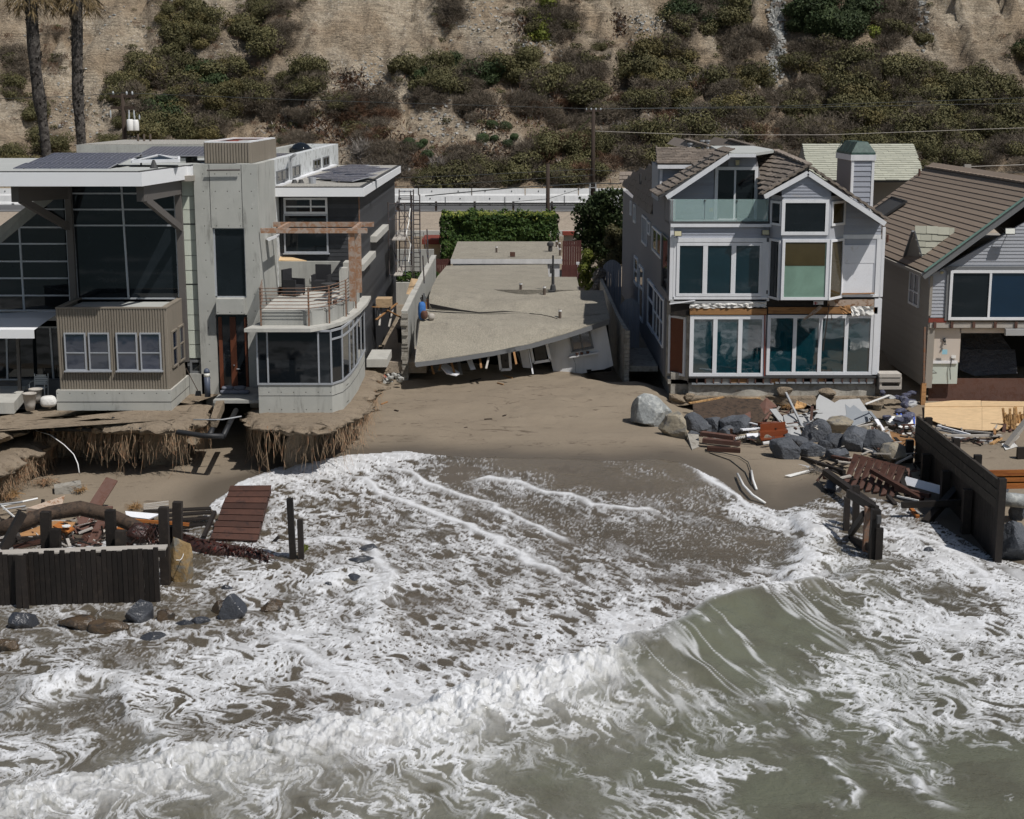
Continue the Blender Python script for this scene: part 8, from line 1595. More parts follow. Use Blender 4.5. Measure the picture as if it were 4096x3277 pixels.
def wire(pts, label, r=.022, mat='wire', sag=0):
 P = [wp(*e) for e in pts]; out = []
 for a, c in zip(P[:-1], P[1:]): out += [a + (c - a) * (i / 14) - UZ * sag * 4 * (i / 14) * (1 - i / 14) for i in range(14)]
 tag(B().tube(out + [P[-1]], r, 4).build('power_wire', mat), label, 'wire')
wire([(-100, 396, 126), (490, 372, 128)], 'wire from the left edge to the pole with the transformer', sag=.1); wire([(490, 372, 128), (1200, 400, 130), (2374, 436, 133)], 'upper wire running from the transformer pole to the tall pole'); wire([(2374, 436, 133), (3100, 432, 133), (4200, 412, 133)], 'topmost wire running right from the tall pole'); wire([(2374, 436, 133), (3100, 426, 135), (4200, 388, 135)], 'second wire running right from the tall pole just above the topmost sag')
wire([(2380, 525, 133), (2800, 540, 133), (3300, 540, 133), (4200, 508, 133)], 'pale middle wire crossing in front of the right slope', .02, 'board_grey'); wire([(1560, 713, 122), (1850, 703, 122), (2374, 676, 132)], 'upper of two low wires above the road barriers'); wire([(1560, 748, 122), (1850, 735, 122), (2374, 700, 132)], 'lower of two low wires above the road barriers', .02)
wire([(1700, 784, 120), (2050, 752, 120), (2374, 733, 132), (2480, 735, 132)], 'dark cable dipping across the far barriers', .04); wire([(2374, 682, 132), (2480, 685, 132)], 'short wire from the tall pole to the grey house', .02); wire([(2050, 808, 114), (2192, 796, 114), (2374, 740, 132)], 'slanting wire from the short pole to the tall pole', .02)
wire([(3780, 672, 95), (3880, 667, 95), (4200, 656, 95)], 'bright wire with a small box above the brown roof', .025, 'board_grey'); wire([(3870, 688, 95), (4200, 690, 95)], 'lower thin wire above the brown ridge', .018); wire([(2374, 460, 133), (2290, 545, 133)], 'short guy wire slanting from the tall pole', .02, 'leaf_hedge')
p = wp(3870, 668, 95); B().box(p.x - .2, p.x + .2, p.y - .1, p.y + .1, p.z - .15, p.z + .2); tag(B().box(p.x - .2, p.x + .2, p.y - .1, p.y + .1, p.z - .15, p.z + .15).build('junction_box', 'board_grey'), 'small grey box hanging on the wire above the brown roof', 'box')
# ---------------------------------------------------------------- scaffold between the houses
SC = empty('scaffold', (-5.3, 14, 2.4), 'rusty steel scaffold tower with plank decks in the side yard', 'scaffold')
cz = crop(1300, 700); KZ = 3.5933
def qz(x, y): return (1300 + x / KZ, 700 + y / KZ)
def sbar(a, c, D0, D1, r=.034): B().tube([wp(*qz(*a), D0), wp(*qz(*c), D1)], r, 5).build('scaffold_tube', 'scaffold', SC)
for x, y0, y1, D in ((905, 390, 1430, 79), (1020, 400, 1500, 80), (1065, 210, 1450, 84), (1145, 400, 1440, 80), (1230, 225, 1300, 84), (1270, 210, 1500, 84), (1245, 290, 1480, 80), (1360, 280, 1390, 82), (1465, 780, 1270, 79), (1405, 1160, 1560, 75)): sbar((x, y0), (x + (20 if D < 80 else 8), y1), D, D)
for y in (235, 300, 350): sbar((1065, y), (1270, y), 84, 84, .022)
for y in (415, 640, 930, 1440): sbar((905, y), (1145, y - 5), 79, 80, .022)
for i in range(17): y = 370 + i * 68; sbar((1275, y), (1365 + i * .8, y), 83, 82, .02)
for i in range(12): y = 330 + i * 90; sbar((1065, y), (1245, y), 84, 82, .018)
for a, c in (((1070, 470), (1240, 800)), ((1240, 470), (1070, 800)), ((1160, 950), (1240, 1400)), ((910, 940), (1140, 1430)), ((1150, 520), (1225, 640)), ((1290, 830), (1360, 1150)), ((1415, 830), (1475, 1200)), ((1180, 880), (1090, 1400)), ((1000, 980), (1020, 1430)), ((1075, 240), (1000, 600))): sbar(a, c, 83, 80, .016)
b = B(); b.tube([wp(*qz(1225, 480), 81), wp(*qz(1200, 700), 80.5), wp(*qz(1165, 850), 80), wp(*qz(1230, 1000), 80), wp(*qz(1200, 1250), 79.5)], .03, 5); b.build('hanging_rope', 'plastic_white', SC)
for P in ([(960, 930), (1150, 930), (1225, 785), (1050, 790)], [(985, 1440), (1110, 1440), (1165, 1295), (1080, 1300)], [(800, 1235), (850, 1240), (920, 1140), (870, 1130)]):
 pts = [wp(*qz(*P[0]), 78.5), wp(*qz(*P[1]), 78.5), wp(*qz(*P[2]), 84), wp(*qz(*P[3]), 84)]
 for i in range(3):
  f0, f1 = i / 3 + .02, (i + 1) / 3 - .02; B().prism([pts[0] + (pts[1] - pts[0]) * f0, pts[0] + (pts[1] - pts[0]) * f1, pts[3] + (pts[2] - pts[3]) * f1, pts[3] + (pts[2] - pts[3]) * f0], (0, 0, -.05)).build('scaffold_plank', 'board_grey', SC)
# yard clutter
b = B(); b.prism([wp(*qz(1165, 1710), 75), wp(*qz(1240, 1490), 76.5), wp(*qz(1340, 1500), 76.5), wp(*qz(1280, 1600), 75.5), wp(*qz(1230, 1725), 75)], (0, .1, 0)); tag(b.build('tan_tarp', 'tan_cloth'), 'tan tarpaulin hung over the garden wall by the scaffold', 'tarp')
p = wp(*qz(1120, 1725), 75.5); tag(B().lathe((p.x, p.y, 2.3), [(.26, 0), (.32, .85), (.35, .86), (.35, .92)], 16).build('waste_bin', 'dark_trim', None, True), 'dark waste bin beside the tan tarpaulin', 'bin')
p = wp(*q6(1755, 1600), 71.5); r = empty('yard_cart', p, 'tan box on a small cart in the side yard', 'cart'); B().box(p.x - .35, p.x + .35, p.y, p.y + .9, p.z + .35, p.z + .75).build('box', 'tan_cloth', r)
for dx in (-.3, .3): B().tube([(p.x + dx, p.y, p.z - .1), (p.x + dx, p.y, p.z + .4)], .03, 6).build('leg', 'dark_trim', r)
for k, (x0, y0, x1, y1) in enumerate(((1690, 1640, 1870, 1500), (1720, 1690, 1740, 1480), (1660, 1530, 1820, 1540), (1800, 1700, 1835, 1540), (1790, 1560, 1900, 1620))): tag(B().bar(wp(*q6(x0, y0), 71), wp(*q6(x1, y1), 72.5), .08, .05).build('yard_board', 'board_grey' if k % 2 else 'bare_wood'), ['long plank lying across the side yard', 'upright stick beside the yard cart', 'short board in front of the yard cart', 'thin pole leaning at the garden wall', 'board on the ground by the waste bin'][k], 'board')
b = B(); b.box(-6.2, -3.9, Yd(69.6), Yd(100), 2.0, 2.5); tag(b.build('side_yard', 'adobe_bank'), kind='structure')
# ================================================================ wreckage and boulders on the shore
def qL(x, y): return (x / 1.6585, 1800 + y / 1.6585)
def qR(x, y): return (2800 + x / 1.6636, 1600 + y / 1.6636)
def qB(x, y): return (3600 + x / 1.399, 1600 + y / 1.399)
def gl(q, x, y, lift=0.0):
 z = 1.0
 for _ in range(6): p = gp(*q(x, y), z); z = max(sand1(p.x, p.y), water_z(p.x, p.y) - .12) + lift
 return Vector((p.x, p.y, z))
def stick(q, a, c, la, lc, w_, h_, mat, label, name='plank', cat='plank', up=(0, 0, 1)):
 p, r = gl(q, *a, la), gl(q, *c, lc); o = B().bar(p, r, w_, h_, up).build(name, mat); return tag(o, label, cat)
def slab(q, pts, th, mat, label, name='broken_panel', cat='panel', vec=None):
 """pts: (x, y, lift)"""
 P = [gl(q, *p) for p in pts]; n = (P[1] - P[0]).cross(P[2] - P[0]).normalized(); n = n if n.z > 0 else -n
 return tag(B().prism(P, -n * th).build(name, mat), label, cat)
def boulder(q, x, y, w_, h_, mat, label, seed, depth=.8, grp='boulders on the shore'):
 """centre in the crop, width and height in crop pixels"""
 k = {qL: 1.6585, qR: 1.6636, qB: 1.399}.get(q, K); base = gl(q, x, y + h_ * .42, 0); s = F / (base.y + 67) ; W_ = w_ / k / s; H_ = h_ / k / s
 c = base + Vector((0, W_ * .3, H_ * .42)); return rock('boulder', c, (W_ * .68, W_ * depth * .62, H_ * .68), mat, label, 'boulder', grp, seed, 4)
# ---- left timber sea wall
Wd = 42.0; sw = empty('timber_sea_wall', gp(*qL(550, 1050), .1), 'dark weathered sea wall of upright planks in the surf at left', 'sea wall')
for i in range(33):
 x = -90 + i * 34.5; t_ = (x / 1110.0); D = Wd + t_ * .35; top = wp(*qL(x, 690 - 38 * max(0, t_)), D); w_ = 34.5 / 1.6585 * D / F
 dz = rng.uniform(-.06, .04) - (.14 if i in (6, 13, 21) else 0); B().box(top.x + .004, top.x + w_ - .006, top.y + rng.uniform(-.02, .02), top.y + .07, -.6, top.z + dz).build('plank', 'dark_wood', sw)
for k, (x, xb) in enumerate(((120, 130), (150, 175))): a, c = wp(*qL(x, 700), Wd - .1), wp(*qL(xb, 1065), Wd - .2); B().bar(a, c, .16, .06, (0, -1, 0)).build('loose_plank', 'dark_wood', sw)
a, c = wp(*qL(-100, 700), Wd + .12), wp(*qL(1095, 660), Wd + .45); B().bar(a + Vector((0, .02, -.12)), c + Vector((0, .02, -.12)), .12, .2).build('wale', 'dark_wood', sw); B().bar(a + Vector((0, .2, 0)), c + Vector((0, .2, 0)), .45, .05).build('top_board', 'board_grey', sw)
for x, y0, D, lb in ((302, 410, 43.2, 'thick post behind the left sea wall, second from the left'), (730, 400, 43.4, 'thick post behind the middle of the left sea wall'), (1085, 380, 43.9, 'thick post at the right end of the left sea wall'), (1178, 345, 45.0, 'post farther back beyond the right end of the left sea wall'), (367, 525, 43.0, 'short post stub behind the left sea wall'), (800, 535, 43.0, 'short black stub right of the middle post'), (1150, 505, 45.2, 'short black stub at the sea wall end')):
 t_ = wp(*qL(x, y0), D); tag(B().bar((t_.x + rng.uniform(-.12, .12), t_.y, .1), t_, .27, .25, (0, -1, 0)).build('sea_wall_post', 'dark_wood'), lb, 'post')
tag(B().bar(wp(*qL(150, 415), 43.0), wp(*qL(20, 660), 42.7), .26, .22).build('sea_wall_post', 'dark_wood'), 'leaning thick post at the left end of the sea wall', 'post')
for (x, y0, y1, w_, lb) in ((1922, 322, 715, 42, 'tall lone piling standing in the foam beside the deck panel'), (1990, 462, 715, 38, 'shorter lone piling right beside the tall one')):
 t_ = wp(*qL(x, y0), 46.2); h = w_ / 1.6585 * 46.2 / F / 2; tag(B().bar((t_.x + rng.uniform(-.05, .08), t_.y, -.3), t_, 2 * h, 2 * h, (0, -1, 0)).build('piling', 'dark_wood'), lb, 'piling')
tag(B().bar(gl(qL, 1805, 620, .05), gl(qL, 1850, 575, .3), .1, .1).build('timber_stub', 'dark_wood'), 'small black timber stub in the foam left of the pilings', 'timber')
p = gl(qL, 2020, 690, 0); tag(leafvol('seaweed', 'leaf_lime', None, lambda r: (p + Vector((r.uniform(-.15, .1), r.uniform(-.3, .1), r.uniform(0, .3))), Vector((0, -1, .3))), 90, .05, 2), 'bright green seaweed at the foot of the pilings', 'seaweed')
# fallen trunk with its root end
tk = [wp(*qL(-60, 540), 44.2), wp(*qL(130, 490), 44.3), wp(*qL(330, 420), 44.6), wp(*qL(530, 387), 45.0), wp(*qL(700, 425), 45.0), wp(*qL(860, 490), 44.6), wp(*qL(960, 540), 44.2)]
ft = empty('fallen_tree', tk[3], 'long fallen tree trunk with a ragged root end lying over the left wreckage', 'log'); B().tube(tk, [.22, .24, .22, .23, .22, .21, .2], 10).build('trunk', 'trunk_bark', ft, True); rock('root_ball', wp(*qL(940, 545), 44.1), (.55, .4, .35), 'kelp', parent=ft, seed=71, sub=4)
b = B()
for i in range(120): p = wp(*qL(rng.uniform(870, 1040), rng.uniform(480, 610)), 43.9 + rng.uniform(-.2, .3)); d_ = Vector((rng.gauss(0, .12), rng.gauss(-.05, .1), -rng.uniform(.05, .35))); b.tube([p, p + d_ * .6, p + d_], .018, 3, .006)
tag(b.build('root_strands', 'kelp', ft), kind='stuff')
kp = empty('kelp_log', gl(qL, 1480, 680, .1), 'dark red log draped in kelp lying in the foam', 'log')
kpts = [gl(qL, x, y, .15) for x, y in ((1190, 600), (1320, 650), (1480, 680), (1630, 690), (1770, 725))]; B().tube(kpts, [.25, .3, .28, .22, .1], 9).build('log', 'kelp', kp, True)
b = B()
for i in range(420): s = rng.random(); k = min(3, int(s * 4)); p = kpts[k] + (kpts[k + 1] - kpts[k]) * (s * 4 - k); a = rng.uniform(0, 3.14); o_ = Vector((math.cos(a) * .2, math.cos(a) * -.25, math.sin(a) * .28)); d_ = Vector((rng.gauss(.05, .15), rng.gauss(-.1, .12), rng.uniform(-.2, .1))); sv = d_.cross(UZ).normalized() * .02; q_ = p + o_; b.add([q_ - sv, q_ + sv, q_ + d_ + sv, q_ + d_ - sv], [(0, 1, 2, 3)])
tag(b.build('kelp_fronds', 'kelp', kp), kind='stuff')
# red deck panel
dp = empty('deck_panel', gl(qL, 1540, 590, 0), 'dark red deck panel of nine boards tilted in the foam', 'deck panel')
T0, T1, U1, U0 = wp(*qL(1530, 235), 50), wp(*qL(1800, 232), 50), wp(*qL(1700, 602), 47.8), wp(*qL(1388, 588), 47.8)
for i in range(9):
 f0, f1 = i / 9 + .006, (i + 1) / 9 - .006; A0, A1, A2, A3 = T0 + (U0 - T0) * f0, T1 + (U1 - T1) * f0, T1 + (U1 - T1) * f1, T0 + (U0 - T0) * f1; j = rng.uniform(-.03, .03); B().prism([A0 + UX * j, A1 + UX * j, A2 + UX * j, A3 + UX * j], (0, .03, -.06)).build('deck_board', 'red_plank', dp)
B().bar(T0 + Vector((.08, .1, -.15)), U0 + Vector((.08, .1, -.15)), .12, .2).build('joist', 'red_plank', dp); B().bar(T1 + Vector((-.08, .1, -.15)), U1 + Vector((-.08, .1, -.15)), .12, .2).build('joist', 'red_plank', dp); B().bar(wp(*qL(1425, 410), 48.6), wp(*qL(1350, 580), 47.6), .12, .12).build('edge_post', 'dark_wood', dp)
# left loose wreckage
stick(qL, (520, 545), (742, 190), .1, 1.1, .42, .05, 'old_plank', 'long pointed red brown board leaning up out of the left wreckage', up=(0, -1, .3)); slab(qL, [(170, 440, .45), (400, 412, .45), (430, 302, .75), (180, 385, .75)], .03, 'osb', 'mottled chipboard sheet lying on the left wreckage', 'chipboard_sheet', 'sheet')
slab(qL, [(85, 570, .3), (420, 590, .2), (500, 480, .5), (360, 470, .6)], .04, 'bare_wood', 'orange brown cabinet board under the fallen trunk', 'cabinet_board', 'board'); slab(qL, [(350, 505, .55), (450, 545, .5), (495, 520, .5), (400, 470, .6)], .05, 'orange_plank', 'small orange frame with a white oval seat under the trunk', 'chair_frame', 'frame'); p = gl(qL, 440, 508, .62); tag(B().lathe(p, [(.14, 0), (.14, .03)], 14).build('oval_seat', 'plastic_white'), 'white oval seat lying on the orange frame', 'seat')
slab(qL, [(830, 405, .55), (1065, 425, .5), (985, 458, .4), (838, 440, .45)], .05, 'white_board', 'white door panel lying behind the left sea wall posts', 'door_panel', 'door')
sl = empty('slatted_vent', gl(qL, 1035, 395, .2), 'pale slatted vent panel lying on the sand edge behind the sea wall', 'vent')
for i in range(5): y = 350 + i * 11; B().bar(gl(qL, 952, y + 12, .25), gl(qL, 1118, y - 8, .25), .05, .03).build('slat', 'board_grey', sl)
for i, (a, c, l) in enumerate((((950, 410), (1400, 388), .45), ((1060, 440), (1405, 415), .4), ((1120, 470), (1410, 450), .3), ((1150, 505), (1415, 490), .2), ((1180, 545), (1420, 535), .1))): stick(qL, a, c, l, l - .05, .3, .05, 'dark_wood', 'black charred plank in the fan left of the deck panel, %s' % ['uppermost', 'second from top', 'middle one', 'second from bottom', 'lowest'][i])
stick(qL, (860, 465), (1255, 495), .55, .35, .12, .09, 'orange_plank', 'thin orange brown timber lying across the fan of black planks'); stick(qL, (600, 640), (720, 380), .1, .5, .3, .07, 'old_plank', 'brown beam with a bright broken top leaning behind the sea wall'); stick(qL, (520, 650), (640, 480), .05, .35, .25, .06, 'red_plank', 'short dark red plank leaning against the brown beam')
stick(qL, (90, 650), (290, 600), .1, .2, .35, .06, 'red_plank', 'dark red board lying low at the left of the sea wall'); stick(qL, (0, 600), (300, 575), .25, .25, .15, .1, 'dark_wood', 'black beam lying across the left wreckage'); stick(qL, (100, 600), (30, 680), .2, .05, .14, .06, 'dark_wood', 'short black batten at the left end of the wreckage')
slab(qL, [(755, 500, .3), (850, 500, .35), (855, 620, .1), (790, 600, .1)], .05, 'orange_plank', 'bright orange red panel piece behind the middle post', 'cabinet_board', 'board'); slab(qL, [(800, 655, .05), (840, 602, .35), (880, 615, .35), (870, 650, .1)], .04, 'old_plank', 'small brown board scrap standing on the sea wall top', 'board_scrap', 'board')
for k, (a, c, lb) in enumerate((((-20, 380), (250, 322), 'long shiny white pipe at the left edge'), ((-20, 345), (100, 450), 'white pipe crossing the others at the left edge'), ((20, 395), (170, 372), 'lowest grey pipe at the left edge'), ((-20, 365), (150, 345), 'thin grey pipe beside the long white one'))): p, r = gl(qL, *a, .4 + k * .03), gl(qL, *c, .45 + k * .03); tag(B().tube([p, r], .035, 6).build('loose_pipe', 'white_pipe' if k < 2 else 'grey_conduit'), lb, 'pipe')
p = gl(qL, 450, 275, 0); tag(B().obox(p + UZ * .1, (.45, .1, .06), (-.1, .3, 0), (0, 0, .16)).build('concrete_block', 'concrete_rough'), 'half buried concrete block on the sand above the left wreckage', 'block')
def straw(c, n, s, label, mat='dry_straw'):
 b = B()
 for i in range(n): d_ = Vector((rng.gauss(0, 1), rng.gauss(0, 1), rng.uniform(-.2, .9))).normalized() * s * rng.uniform(.5, 1.2); p = c + Vector((rng.gauss(0, s * .3), rng.gauss(0, s * .3), 0)); b.tube([p, p + d_ * .6 + UZ * .04, p + d_ - UZ * .04], .009, 3, .004, False)
 tag(b.build('root_clump', mat), label, 'roots')
straw(gl(qL, 525, 270, .1), 110, .3, 'orange brown root clump beside the half buried block'); straw(gl(qL, 895, 385, .1), 90, .28, 'orange brown root clump beside the slatted vent'); straw(gl(qL, 60, 310, .15), 120, .4, 'matted brown root clump at the left edge of the beach'); straw(gl(qL, 300, 220, .1), 120, .4, 'long brown roots spread on the sand below the left bank', 'root')
rg_ = [gl(qL, 1180 + 38 * math.cos(t), 680 + 55 * math.sin(t), .95) for t in np.linspace(-2.6, 1.9, 14)]
boulder(qL, 1185, 775, 205, 290, 'rock_ochre', 'large ochre stained boulder at the right end of the left sea wall', 11, .8)
tag(B().tube(rg_, .012, 5).build('rope_loop', 'plastic_white'), 'pale rope loop hanging on the ochre boulder', 'rope')
for k, (x, y, w_, h_, m, lb) in enumerate(((158, 1150, 155, 140, 'rock_wet', 'angular wet dark boulder in the surf left of the two brown ones'), (508, 1165, 215, 105, 'rock_wet_brown', 'left of two rounded brown boulders in the surf below the sea wall'), (705, 1192, 195, 120, 'rock_wet_brown', 'right of two rounded brown boulders in the surf below the sea wall'), (922, 1105, 165, 165, 'rock_wet', 'wet blue black boulder below the right end of the sea wall'), (1085, 1125, 115, 85, 'rock_wet_brown', 'small brown boulder right of the blue black boulder'), (1215, 1165, 110, 60, 'rock_wet', 'low wet dark boulder in the surf'), (1318, 1150, 105, 75, 'rock_wet', 'small wet dark boulder right of the low one'), (1465, 1065, 120, 120, 'rock_wet_brown', 'brown boulder behind the tall dark split boulder'), (1548, 1080, 150, 170, 'rock_wet', 'tall dark split boulder in the surf'), (1800, 1058, 125, 95, 'rock_wet_brown', 'dark brown boulder alone right of the tall split boulder'), (1000, 1255, 130, 70, 'rock_wet', 'half sunk dark boulder in the foam'), (20, 1320, 130, 120, 'rock_wet_brown', 'brown boulder cut by the left edge of the picture'), (1285, 1042, 75, 30, 'rock_wet_brown', 'small flat brown stone breaking the foam'), (1510, 930, 70, 50, 'rock_wet', 'small dark jagged stone in the white foam'))): boulder(qL, x, y, w_, h_, m, lb, 20 + k, .7, 'boulders in the left surf')
q8b = lambda x, y: (1300 + x / 1.3475, 1700 + y / 1.3475)
for k, (x, y, w_, h_, lb) in enumerate(((205, 705, 150, 95, 'wet dark rock awash right of the pilings'), (235, 650, 110, 60, 'small wet rock behind the awash dark rock'), (160, 815, 100, 70, 'wet rock just below the awash dark rock'), (20, 850, 60, 60, 'small wet rock left of the awash rocks'))):
 p = gl(q8b, x, y + h_ * .4); s = F / (p.y + 67); rock('boulder', p + UZ * .03, (w_ / 1.3475 / s * .55, w_ / 1.3475 / s * .5, h_ / 1.3475 / s * .5), 'rock_wet', lb, 'boulder', 'rocks awash right of the pilings', 60 + k, 4)
# ---- right boulders
for k, (q, x, y, w_, h_, m, lb) in enumerate(((q4, 425, 1170, 275, 225, 'rock_pale', 'big pale grey boulder alone on the sand before the grey house'), (q4, 638, 1285, 205, 225, 'rock_tan', 'brown grey boulder just right of the big pale one'), (q4, 798, 1268, 165, 145, 'rock_dark', 'dark boulder third from the pale one'), (q4, 955, 1262, 165, 150, 'rock_dark', 'dark boulder with pale veins left of the broad flat one'), (q4, 1150, 1282, 235, 155, 'rock_dark', 'broad flat topped dark boulder by the white boards'), (q9, 155, 1480, 220, 185, 'rock_dark', 'large dark boulder lowest on the sand by the keyboard wreck'), (q9, 258, 1415, 140, 110, 'rock_dark', 'dark boulder tucked behind the lowest large one'), (q9, 362, 1482, 185, 118, 'rock_dark', 'flat grey boulder right of the lowest large one'), (q9, 412, 1335, 205, 165, 'rock_dark', 'angular dark boulder under the grey panel'), (q9, 595, 1282, 205, 125, 'rock_tan', 'brownish boulder on top of the pile below the grey panel'), (q9, 572, 1412, 175, 140, 'rock_dark', 'dark boulder in the middle of the pile'), (q9, 735, 1402, 195, 205, 'rock_dark', 'tall cracked dark boulder in the middle of the pile'), (q9, 805, 1335, 120, 110, 'rock_tan', 'tan wedge shaped boulder behind the tall cracked one'), (q9, 930, 1415, 215, 175, 'rock_dark', 'dark boulder at the right end of the pile'), (q9, 598, 1528, 195, 115, 'rock_dark', 'grey boulder under the red timbers'), (q9, 1060, 1522, 215, 140, 'rock_tan', 'flat tan block below the right end of the pile'), (q9, 480, 1440, 90, 90, 'rock_dark', 'small dark boulder wedged in the pile'), (q9, 930, 1112, 60, 80, 'rock_tan', 'small tan stone beside the grey panel'), (qB, 640, 800, 160, 240, 'rock_dark', 'large dark boulder right of the bulkhead end'), (qB, 665, 640, 90, 100, 'rock_dark', 'dark boulder behind the large one at the right edge'), (qB, 585, 510, 40, 36, 'rock_dark', 'small dark stone on the sand behind the bulkhead end'), (qR, 890, 590, 140, 75, 'rock_wet', 'low wet rock awash left of the right pilings'), (qR, 1525, 1012, 50, 45, 'rock_wet', 'small wet rock in the foam right of the pilings'))): boulder(q, x, y, w_, h_, m, lb, 100 + k, .85)
tag(B().tube([wp(*qB(565, 555), 50), wp(*qB(640, 560), 50), wp(*qB(720, 570), 50)], .24, 10).build('driftwood_log', 'rock_pale', None, True), 'smooth grey driftwood log at the right edge', 'log')
# ---- timber bulkhead running inland
bk_ = empty('timber_bulkhead', (14.9, -16, .4), 'tall dark timber bulkhead running from the surf up to the right house', 'bulkhead')
N0, N1 = wp(*qB(555, 452), 46.5), wp(*qB(108, 92), 56.6); xk = (N0.x + N1.x) / 2; zk = 2.66
for i in range(3): z1 = zk - i * .31; B().box(xk - .06 + rng.uniform(-.02, .02), xk + .06, N0.y, N1.y, z1 - .30, z1 - .01).build('wale_board', 'weathered_wood', bk_)
for i in range(38): y = N0.y + .05 + i * .265; B().box(xk - .02, xk + .06, y, y + .255, -.5, zk - .88).build('sheet_plank', 'dark_wood', bk_)
for y in (N0.y - .16, N0.y + 2.6, N0.y + 5.2, N0.y + 7.8, N1.y): B().box(xk - .34 if y > N0.y else xk - .1, xk - .07 if y > N0.y else xk + .12, y, y + .24, -.5, zk - .95 if y > N0.y else zk + .1).build('post', 'dark_wood', bk_)
for y in (N0.y + 3, N0.y + 5.5, N1.y - 1): B().box(xk + .07, xk + .3, y, y + .2, .4, zk + .12).build('rear_post', 'dark_wood', bk_)
B().box(xk + .15, xk + .9, N0.y + 4.2, N1.y - .3, -.2, .95).build('sand_fill', 'sand', bk_)
for i, lb in enumerate(('lowest', 'middle', 'topmost')): a, c = wp(*qB(492, 478 - i * 32), 52), wp(*qB(760, 474 - i * 32), 52); tag(B().bar(a, c, .1, .25).build('orange_beam', 'orange_plank'), '%s of three stacked orange timber beams at the right edge' % lb, 'beam')
t_ = wp(*qB(680, 265), 57); tag(B().box(t_.x - .15, t_.x + .3, t_.y - .1, t_.y + .1, .4, t_.z).build('short_post', 'dark_wood'), 'dark post standing on the sand at the right edge', 'post')
# ---- pilings at right in the surf
pg = empty('pile_frame', gl(qR, 1100, 1000, 0), 'ragged dark frame of pilings with cross timbers in the right surf', 'pilings')
for x, w_, y0, D in ((980, 38, 648, 49.2), (1040, 42, 570, 49.6), (1120, 44, 712, 46.9), (1172, 58, 728, 46.3)): t_ = wp(*qR(x, y0), D); h = w_ / 1.6636 * D / F / 2; B().bar((t_.x + rng.uniform(-.1, .1), t_.y + rng.uniform(-.1, .1), -.4), t_, 2 * h, 2 * h, (0, -1, 0)).build('piling', 'dark_wood' if x != 1120 else 'rust_steel', pg)
t_ = wp(*qR(1195, 850), 46.2); B().box(t_.x - .12, t_.x + .1, t_.y - .12, t_.y + .05, -.4, t_.z).build('piling', 'dark_wood', pg)
B().bar(wp(*qR(985, 620), 49.0), wp(*qR(1180, 735), 46.4), .12, .26).build('cap_beam', 'dark_wood', pg); B().bar(wp(*qR(1000, 895), 48.5), wp(*qR(1095, 755), 47), .14, .2).build('brace', 'dark_wood', pg); B().bar(wp(*qR(1010, 930), 48.2), wp(*qR(1140, 985), 46.5), .12, .25).build('low_beam', 'dark_wood', pg); B().box(*(lambda p: (p.x - .06, p.x + .06, p.y - .1, p.y + .1, p.z - .12, p.z + .12))(wp(*qR(1190, 795), 46.0))).build('bolt_block', 'dark_trim', pg)
# ---- red deck panel and timbers at right
rd = empty('deck_panel', gl(qR, 1150, 560, 0), 'rusty red deck panel with bolt holes tilted against the right boulders', 'deck panel')
C0, C1, C2, C3 = gl(qR, 1022, 352, .85), gl(qR, 1372, 445, .85), gl(qR, 1290, 640, .1), gl(qR, 950, 560, .1)
for i in range(7):
 f0, f1 = i / 7 + .003, (i + 1) / 7 - .003; ln = rng.uniform(.985, 1.02); B().prism([C0 + (C1 - C0) * f0, C0 + (C1 - C0) * f1, C0 + (C1 - C0) * f1 + (C2 - C1) * ln, C0 + (C1 - C0) * f0 + (C3 - C0) * ln], (0, .02, -.07)).build('deck_board', 'red_plank', rd)
for i in range(12): p = C0 + (C1 - C0) * ((i + .5) / 12) + (C3 - C0) * rng.choice((.08, .3)) + UZ * .004; B().lathe(p, [(.025, 0), (.02, .012)], 6).build('bolt', 'black_cavity', rd)
for a, c, la, lc, w_, h_, m, lb in (((835, 480), (1150, 705), .5, .6, .22, .2, 'dark_wood', 'long dark beam running from the red deck panel to the pilings'), ((1140, 468), (1480, 665), .7, .2, .2, .14, 'red_plank', 'dark red beam lying across the red deck panel'), ((680, 385), (960, 480), .1, .4, .14, .12, 'dark_wood', 'thin black beam on the sand left of the red deck panel'), ((880, 375), (1000, 400), .5, .6, .16, .1, 'red_plank', 'short red timber sticking left from the red deck panel'), ((820, 515), (900, 520), .2, .25, .14, .12, 'red_plank', 'short red timber end with an orange tip by the foam'), ((1500, 815), (1710, 590), .05, .8, .26, .2, 'dark_wood', 'black beam leaning up under the bulkhead'), ((1340, 700), (1780, 680), .5, .6, .16, .2, 'dark_wood', 'black horizontal timber under the bulkhead'), ((1330, 490), (1380, 640), .6, .2, .18, .1, 'dark_wood', 'black board end beside the red deck panel'), ((1300, 590), (1530, 640), .3, .3, .2, .14, 'red_plank', 'reddish timber with cut end below the white board'), ((1400, 720), (1450, 780), .2, .1, .12, .1, 'orange_plank', 'small orange timber end in the foam under the bulkhead'), ((1250, 640), (1300, 700), .2, .05, .14, .12, 'dark_wood', 'black stub at the foot of the red deck panel')): stick(qR, a, c, la, lc, w_, h_, m, lb, 'timber', 'timber')
stick(qR, (1362, 535), (1620, 605), .45, .4, .3, .05, 'white_board', 'long white board lying below the red deck panel at right', up=(0, -1, .4)); stick(qR, (1310, 642), (1455, 672), .2, .2, .05, .05, 'white_pipe', 'white pipe below the long white board'); stick(qR, (1600, 590), (1650, 620), .4, .4, .2, .2, 'brick_red', 'red brown block at the end of the long white board', 'block', 'block')
